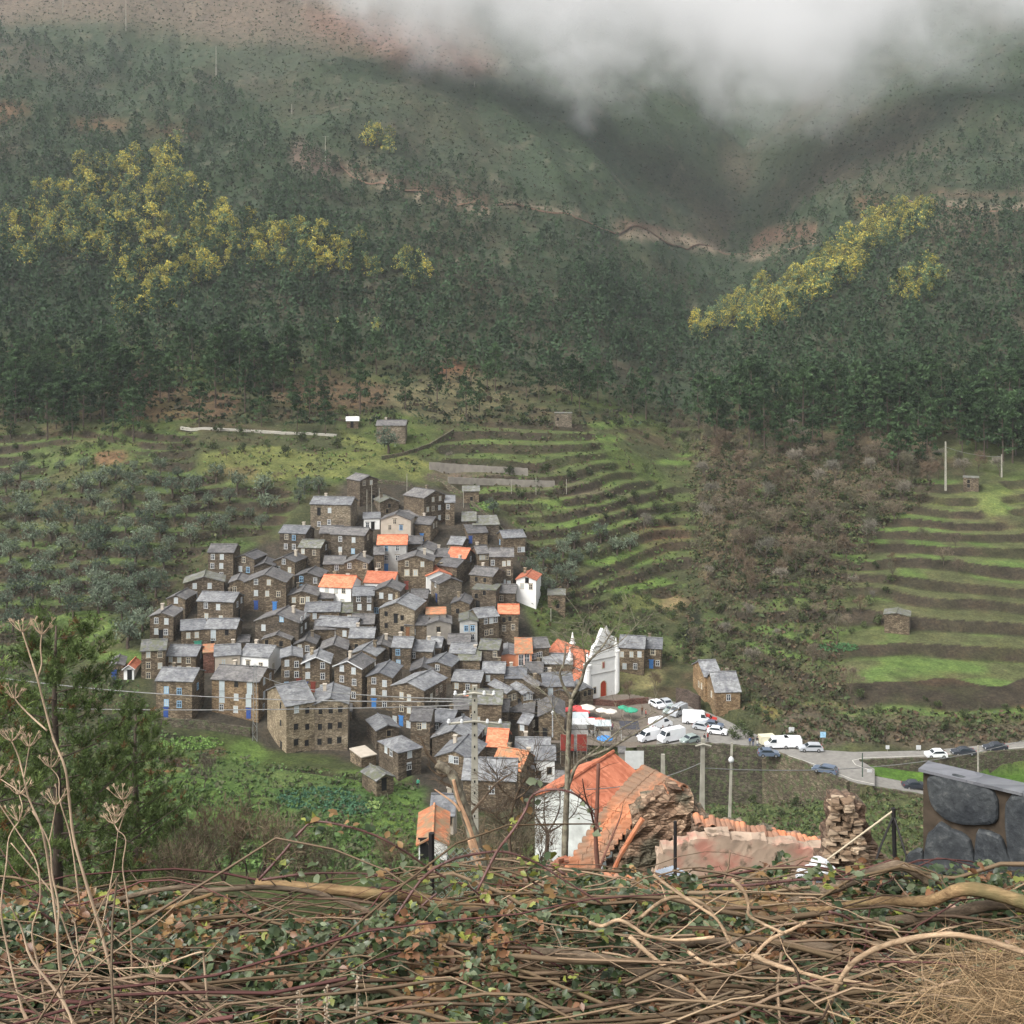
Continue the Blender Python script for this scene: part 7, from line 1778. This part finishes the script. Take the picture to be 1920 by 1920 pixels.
# dry umbel stalks
def stalk(pts,heads,label,Y,r):
    r*=.72; mb=MB(); q=limb(mb,pts,Y,r,r*.4,6,0,.01); root=mb.build('dry_stalk',[STRAW],label=label,cat='dry stalk',smooth=True)
    for hd in heads:
        m=MB(); hp=hd if isinstance(hd,list) else None
        if hp: qq=limb(m,hp,Y,r*.55,r*.3,5,0,.01); tip=qq[-1]; m.build('side_stem',[STRAW],root,smooth=True)
        else: tip=q[-1]
        u=MB()
        for k_ in range(11):
            a=k_*2.4; d=Vector((math.cos(a)*.75,math.sin(a)*.6,.55+.3*R.random())).normalized(); L_=.034*R.uniform(.6,1.2); p=tip+d*L_; u.tube([tip,tip.lerp(p,.5)+Vector((0,0,-.003)),p],[.0009,.0008,.0006],3,cap=False)
            for _ in range(5): dd=(d+Vector((R.uniform(-1,1),R.uniform(-1,1),R.uniform(-.3,1)))*.8).normalized(); u.tube([p,p+dd*.011],[.0007,.0005],3,cap=False)
        u.build('seed_head',[STRAW],root)
ST_=[([(240,1960),(215,1850),(190,1750),(160,1650),(138,1570),(130,1500),(122,1440),(100,1385),(85,1330),(70,1272),(55,1225),(42,1185)],[0,[(70,1272),(78,1245),(76,1215),(78,1190)],[(88,1370),(60,1345),(40,1325),(28,1310)]],'tallest dry stalk with two seed heads reaching up beside the near pine',2.9,.0062),
([(130,1960),(118,1860),(108,1750),(95,1650),(80,1560),(55,1500),(45,1460),(35,1420),(22,1390)],[0,[(45,1460),(50,1430),(55,1400)],[(58,1500),(30,1480),(0,1460)]],'dry stalk second from the left with a flat seed head',2.8,.005),
([(240,1950),(246,1850),(246,1760),(238,1680),(230,1625),(236,1575),(222,1558)],[[(222,1558),(215,1545),(220,1532)],[(222,1558),(230,1535),(236,1515),(230,1500)]],'thin dry stalk standing apart with forked tip',2.95,.0038),
([(190,1745),(205,1670),(215,1610),(221,1560)],[[(221,1560),(214,1545)]],'thin stalk crossing behind the forked one',3.05,.003),
([(62,1960),(30,1850),(10,1760),(2,1700),(12,1620),(17,1570),(36,1540)],[0,[(36,1540),(42,1515),(36,1490)]],'bent dry stalk at the very left edge',2.7,.0045),
([(90,1960),(80,1850),(60,1750),(75,1690),(70,1620),(40,1570),(0,1510),(-20,1480)],[],'dry stalk slanting off the left edge',2.85,.004),
([(125,1940),(115,1850),(108,1760),(110,1700),(98,1640),(92,1580),(60,1520)],[[(92,1580),(100,1540),(105,1510)]],'brown dry stalk between the taller ones',2.75,.0045),
([(190,1960),(160,1850),(130,1760),(100,1680),(70,1640),(20,1580)],[],'stalk leaning far left across the others',2.9,.0042),
([(150,1700),(140,1620),(130,1560),(112,1500),(110,1460),(95,1440)],[0],'short stalk with drooping seed head by the tallest one',3.0,.0032),
([(385,1960),(388,1880),(382,1800),(378,1785),(330,1800),(290,1812),(215,1816)],[],'broken dry stalk bent level at its top',2.8,.0045),
([(290,1950),(293,1900),(288,1865),(270,1850)],[[(288,1865),(292,1845),(290,1830)]],'short dry stalk with forked head at the bottom left',2.7,.003),
([(150,1960),(120,1880),(60,1800),(40,1740),(20,1700)],[],'dry stalk crossing low at the bottom left',2.6,.005),
([(205,1960),(180,1860),(150,1800),(140,1730),(120,1690)],[],'dry stalk leaning behind the tallest one',3.0,.004)]
for s in ST_: stalk(*s)
for i,(x,y0_,y1) in enumerate(((560,1850,1925),(612,1840,1925),(668,1830,1925))):
    Y=2.7; m=MB(); a=P(x,y1+20,Y); b=P(x+2,y0_,Y); m.tube([a,b],.002,4); root=m.build('dry_spike',[STRAW],label=['left of three pale seed spikes at the bottom edge','middle one of three pale seed spikes at the bottom edge','right one of three pale seed spikes at the bottom edge'][i],cat='dry stalk')
    u=MB()
    for k_ in range(26): p=a.lerp(b,.25+.75*k_/26); u.lathe((p.x+R.uniform(-.006,.006),p.y+R.uniform(-.006,.006),p.z),[(.001,-.002),(.003,0),(.001,.003)],5)
    u.build('seeds',[plain('pale_seed',(.34,.28,.21),.8,.2,30)],root)
# bramble leaves, thousands
def near_pts(n,rs,pr=None):
    u=rs.uniform(-.47,.47,n); Yv=rs.uniform(2.35,4.6,n)**1.0
    return u,Yv
rs=np.random.RandomState(77)
A=Acc()
n=48000
u,Yv=near_pts(n,rs); x=u*Yv; g=H(x,Yv)
cl=fbm(x,Yv,.55,4,61); cl2=fbm(x,Yv,.16,3,66)
hgt=rs.rand(n)**1.5*(.05+.24*np.clip(cl-.30,0,1)*1.6)*np.clip(1.25-.25*(Yv-2.4),.5,1)
px_=960+u*F
keep=(rs.rand(n)<np.clip((cl2-.30)*3.0,0.10,.85))&(rs.rand(n)<np.where(px_>1350,np.where((Yv<3.0)&(px_>1620),.15,.9),1.0))&(rs.rand(n)<np.where((px_>950)&(Yv<3.4),.62,1.0))
x,Yv,g,hgt,px_,cl,u=[a[keep] for a in (x,Yv,g,hgt,px_,cl,u)]; n=len(x)
kind=rs.rand(n); patchy=fbm(x,Yv,.22,3,90)
G1=np.array([.036,.058,.022]);G2=np.array([.068,.098,.036]);G3=np.array([.13,.155,.085]);YO=np.array([.22,.13,.05]);BRN=np.array([.20,.10,.05]);YG=np.array([.22,.24,.05])
warm=np.clip((patchy-.5)*5,0,1)
C_=np.where((kind<.30)[:,None],G1,np.where((kind<.62)[:,None],G2,np.where((kind<.82)[:,None],G3,np.where((kind<.87)[:,None],YG,BRN))))
C_=np.where(((rs.rand(n)<warm*.75))[:,None],np.where((rs.rand(n)<.5)[:,None],YO,BRN),C_)*rs.uniform(.65,1.35,(n,1))
def leaflets(cen,size,C_,rs):
    """folded pointed leaflets with a midrib: 6 vertices, 4 quads-as-two-halves"""
    n=len(cen); a=rdir(n,rs); a[:,2]=a[:,2]*.45; a/=np.linalg.norm(a,axis=1,keepdims=True)
    up_=np.tile(np.array([0,-.35,1.0]),(n,1))+rs.normal(size=(n,3))*.55
    b=np.cross(a,up_); b/=np.linalg.norm(b,axis=1,keepdims=True)+1e-9; c=np.cross(b,a)*-1; c=np.where((c[:,2]<0)[:,None],-c,c)
    s=(size*rs.uniform(.6,1.35,n))[:,None]
    p0=cen-a*s*.5; p5=cen+a*s*.5-c*s*.10; m1=cen-a*s*.15; m2=cen+a*s*.2
    l1=m1+b*s*.33+c*s*.10; l2=m2+b*s*.24+c*s*.08; r1=m1-b*s*.33+c*s*.10; r2=m2-b*s*.24+c*s*.08
    V=np.stack([p0,l1,l2,p5,r2,r1,m1,m2],1).reshape(-1,3); o=(np.arange(n)*8)[:,None]
    Q=np.concatenate([o+np.array([[0,1,2,7]]),o+np.array([[7,2,3,4]]),o+np.array([[0,7,4,5]])],0)
    # the last quad keeps the leaf closed along its rib
    return V,Q,np.repeat(C_,8,0)
cen=np.stack([x,Yv,g+hgt],1)
for off in (np.array([.0,0,0]),):
    A.add(*leaflets(cen,.024+.006*(Yv-3),C_,rs))
side=rdir(n,rs)*np.array([1,1,.4])*.017
A.add(*leaflets(cen+side,.024+.006*(Yv-3),C_*rs.uniform(.8,1.2,(n,1)),rs)); A.add(*leaflets(cen-side,.024+.006*(Yv-3),C_*rs.uniform(.8,1.2,(n,1)),rs))
LV=vcol('bramble_leaf',.42,.22,0,spec=.5)
obj('bramble_leaves',A.mesh('bramble_leaves'),LV,kind='stuff',label='mass of bramble and ivy leaves, green, yellow and brown')
# leaves carried on the high canes
A=Acc()
for p,l in CN:
    for _ in range(9):
        i=R.randrange(len(p)-1); t=R.random(); a=p[i][0]*(1-t)+p[i+1][0]*t; b=p[i][1]*(1-t)+p[i+1][1]*t; c=np.array(P(a+R.uniform(-14,14),b+R.uniform(-14,8),3.45)); k_=4
        cc_=np.array([G2,G3,YO,G1,YG][R.randrange(5)]); A.add(*leaflets(np.tile(c,(k_,1))+rs.normal(size=(k_,3))*.016,np.full(k_,.028),np.tile(cc_,(k_,1))*rs.uniform(.7,1.3,(k_,1)),rs))
obj('cane_leaves',A.mesh('cane_leaves'),LV,kind='stuff',label='sparse leaves hanging on the arching canes')
# tangle of thin twigs
A=Acc()
def tw(n,u0,u1,Y0,Y1,L0,L1,r,cols,zoff,flat=.35,seg=3,steps=5):
    for _ in range(n):
        uu=R.uniform(u0,u1); Yy=R.uniform(Y0,Y1); xx=uu*Yy; z=h1(xx,Yy)+zoff+R.uniform(0,.20)*R.random(); L_=R.uniform(L0,L1); a=R.uniform(-.5,.5) if R.random()<.7 else R.uniform(-1.5,1.5)
        d=Vector((math.cos(a)*R.choice((-1,1)),math.sin(a)*.6,R.uniform(-flat,flat))).normalized(); p=Vector((xx,Yy,z)); pts=[p]; 
        for s in range(steps):
            d=(d+Vector((R.uniform(-1,1),R.uniform(-1,1),R.uniform(-1,.75)))*.27).normalized(); p=p+d*L_/steps; hh_=h1(p.x,max(1.5,p.y)); lim=.20 if uu>-.25 else .45
            if p.z>hh_+lim: p.z=hh_+lim-R.random()*.03; d.z=-abs(d.z)*.6
            pts.append(p)
        rr=r*R.uniform(.5,1.4); c=np.array(cols[R.randrange(len(cols))])*R.uniform(.7,1.3); A.add(*tubeq(pts,[rr*(1-.6*i/steps) for i in range(steps+1)],seg,c))
DK=[(.055,.038,.026),(.08,.055,.036),(.07,.03,.028)]; PLc=[(.24,.17,.11),(.18,.135,.09),(.30,.22,.14),(.12,.09,.06)]
tw(520,-.46,.46,2.4,4.1,.2,.8,.0019,DK+DK+PLc,.0,.2)
tw(230,.02,.46,2.4,3.7,.15,.6,.0034,PLc+DK,.02,.3)
tw(240,-.46,.46,2.6,4.2,.6,1.5,.0042,[(.13,.09,.055),(.09,.06,.04),(.17,.12,.08),(.10,.045,.04)],.03,.10,4,8)
tw(110,.0,.46,2.5,3.9,.4,1.2,.0045,[(.20,.14,.09),(.13,.09,.055),(.28,.20,.13)],.03,.12,4,8)
tw(90,.0,.46,2.6,4.0,.4,1.1,.008,[(.12,.085,.05),(.17,.12,.075),(.22,.16,.10)],.02,.15)
tw(110,-.46,0,2.4,3.0,.2,.5,.0026,PLc+DK,.03,.3)
tw(50,-.46,-.30,2.4,2.8,.3,.6,.003,PLc,.0,1.2)
obj('twig_tangle',A.mesh('twig_tangle'),vcol('twig_colour',.85,0,0),kind='stuff',label='tangle of dry twigs and thin stems')
# straw heap at the lower right
A=Acc(); rs=np.random.RandomState(3)
for cx,cy,Yy,nn,sp in ((1900,1860,2.75,500,.08),(1830,1840,2.9,350,.09),(1910,1800,3.0,220,.08),(1850,1910,2.6,420,.10),(1760,1900,2.6,200,.10),(1860,1790,3.1,150,.08)):
    c=np.array(P(cx,cy,Yy)); P_=c+rs.normal(size=(nn,3))*np.array([sp,.05,sp*.38])
    d=rs.normal(size=(nn,3))*np.array([1,.5,.55]); d/=np.linalg.norm(d,axis=1,keepdims=True)
    V,Q,Cc=leaves(P_,.11,np.array([.36,.25,.14])*rs.uniform(.3,1.25,(nn,1)),.016,rs=rs,dirs=d); A.add(V,Q,Cc)
obj('dry_grass',A.mesh('dry_grass'),vcol('straw_colour',.8,.2,0),kind='stuff',label='heap of dry straw coloured grass and fern')
# ------------------------------------------------------------ light, air, camera
w=bpy.data.worlds.new('World'); sc.world=w; w.use_nodes=True
nt=w.node_tree; bg=nt.nodes['Background']; sky=nt.nodes.new('ShaderNodeTexSky'); sky.sky_type='NISHITA'; sky.sun_disc=False
SE,SR=math.radians(50),math.radians(228)
sky.sun_elevation=SE; sky.sun_rotation=SR; sky.air_density=1.0; sky.dust_density=6.0; sky.ozone_density=1.0
hs=nt.nodes.new('ShaderNodeHueSaturation'); hs.inputs['Saturation'].default_value=.22
nt.links.new(sky.outputs[0],hs.inputs['Color']); nt.links.new(hs.outputs[0],bg.inputs['Color']); bg.inputs['Strength'].default_value=.15
L=bpy.data.lights.new('sun','SUN'); L.energy=.85; L.angle=math.radians(25); L.color=(1,.975,.93)
lo_=bpy.data.objects.new('sun',L); col.objects.link(lo_)
d=Vector((math.sin(SR)*math.cos(SE),math.cos(SR)*math.cos(SE),math.sin(SE)))
lo_.rotation_euler=(-d).to_track_quat('-Z','Y').to_euler(); lo_.location=(0,0,50)
cd=bpy.data.cameras.new('camera'); cam=bpy.data.objects.new('camera',cd); col.objects.link(cam); sc.camera=cam
cam.rotation_euler=(math.pi/2,0,0); cd.sensor_width=36; cd.lens=36*F/1920; cd.shift_y=-(960-HZ)/1920; cd.clip_end=6000; cd.clip_start=.1
sc.view_settings.view_transform='Standard'; sc.view_settings.look='None'; sc.view_settings.gamma=1; sc.view_settings.exposure=EXPO
sc.cycles.use_denoising=True
sc.cycles.max_bounces=9; sc.cycles.diffuse_bounces=3; sc.cycles.glossy_bounces=2; sc.cycles.transmission_bounces=2
sc.cycles.volume_bounces=8; sc.cycles.transparent_max_bounces=8
sc.cycles.volume_step_rate=1.0; sc.cycles.volume_max_steps=128
# air
def haze():
    mb=MB(); mb.box((50,720,150),(2400,1720,760)); m=bpy.data.materials.new('haze_air'); m.use_nodes=True
    n=m.node_tree; n.nodes.remove(n.nodes['Principled BSDF'])
    v=n.nodes.new('ShaderNodeVolumePrincipled'); v.inputs['Color'].default_value=(.86,.9,.95,1); v.inputs['Density'].default_value=.00010
    v.inputs['Anisotropy'].default_value=.2
    n.links.new(v.outputs[0],n.nodes['Material Output'].inputs['Volume'])
    return mb.build('haze',m,kind='stuff')
if HAZE: haze()
def fog():
    V_=MB()
    # hull: slab of cloud lying against the mountain
    V_.box((360,925,235),(1150,64,200))
    m=bpy.data.materials.new('cloud_vapour'); m.use_nodes=True; n=m.node_tree; n.nodes.remove(n.nodes['Principled BSDF'])
    v=n.nodes.new('ShaderNodeVolumePrincipled'); v.inputs['Color'].default_value=(1,1,1,1); v.inputs['Anisotropy'].default_value=.0
    tc=n.nodes.new('ShaderNodeTexCoord'); sp=n.nodes.new('ShaderNodeSeparateXYZ'); n.links.new(tc.outputs['Object'],sp.inputs[0])
    no=n.nodes.new('ShaderNodeTexNoise'); no.inputs['Scale'].default_value=.011; no.inputs['Detail'].default_value=6; no.inputs['Roughness'].default_value=.6
    n.links.new(tc.outputs['Object'],no.inputs['Vector'])
    def M(op,a,b):
        q=n.nodes.new('ShaderNodeMath'); q.operation=op
        for i,x in enumerate((a,b)):
            if isinstance(x,(int,float)): q.inputs[i].default_value=x
            else: n.links.new(x,q.inputs[i])
        return q.outputs[0]
    # lower edge of the bank as a curve of x
    mr=n.nodes.new('ShaderNodeMapRange'); mr.inputs[1].default_value=-400; mr.inputs[2].default_value=600; n.links.new(sp.outputs[0],mr.inputs[0])
    fc=n.nodes.new('ShaderNodeFloatCurve'); n.links.new(mr.outputs[0],fc.inputs['Value'])
    cv=fc.mapping.curves[0]
    Yc=925.
    pts=[(-300,-160),(300,-160),(560,-90),(660,20),(740,70),(860,80),(960,112),(1150,135),(1300,158),(1450,198),(1540,172),(1650,108),(1800,62),(1920,30),(2200,-10)]
    pts=[(((a-960)/F*Yc+400)/1000,(-(b-HZ)/F*Yc)/500) for a,b in pts]
    cv.points[0].location=pts[0]; cv.points[1].location=pts[-1]
    for p in pts[1:-1]: cv.points.new(*p)
    fc.mapping.update()
    edge=M('MULTIPLY',fc.outputs[0],500.0)
    hgt=M('SUBTRACT',sp.outputs[2],edge)            # metres above the edge
    nn=M('MULTIPLY',M('SUBTRACT',no.outputs['Fac'],.5),150.0)
    hgt=M('ADD',hgt,nn)
    no2=n.nodes.new('ShaderNodeTexNoise'); no2.inputs['Scale'].default_value=.034; no2.inputs['Detail'].default_value=4; no2.inputs['Distortion'].default_value=.6; n.links.new(tc.outputs['Object'],no2.inputs['Vector'])
    hgt=M('ADD',hgt,M('MULTIPLY',M('SUBTRACT',no2.outputs['Fac'],.5),70.0))
    den=n.nodes.new('ShaderNodeMapRange'); den.interpolation_type='SMOOTHSTEP'; n.links.new(hgt,den.inputs[0])
    den.inputs[1].default_value=-36; den.inputs[2].default_value=115; den.inputs[3].default_value=0; den.inputs[4].default_value=FOGD
    n.links.new(den.outputs[0],v.inputs['Density']); n.links.new(v.outputs[0],n.nodes['Material Output'].inputs['Volume'])
    return V_.build('fog_bank',m,kind='stuff')
if FOG: fog()
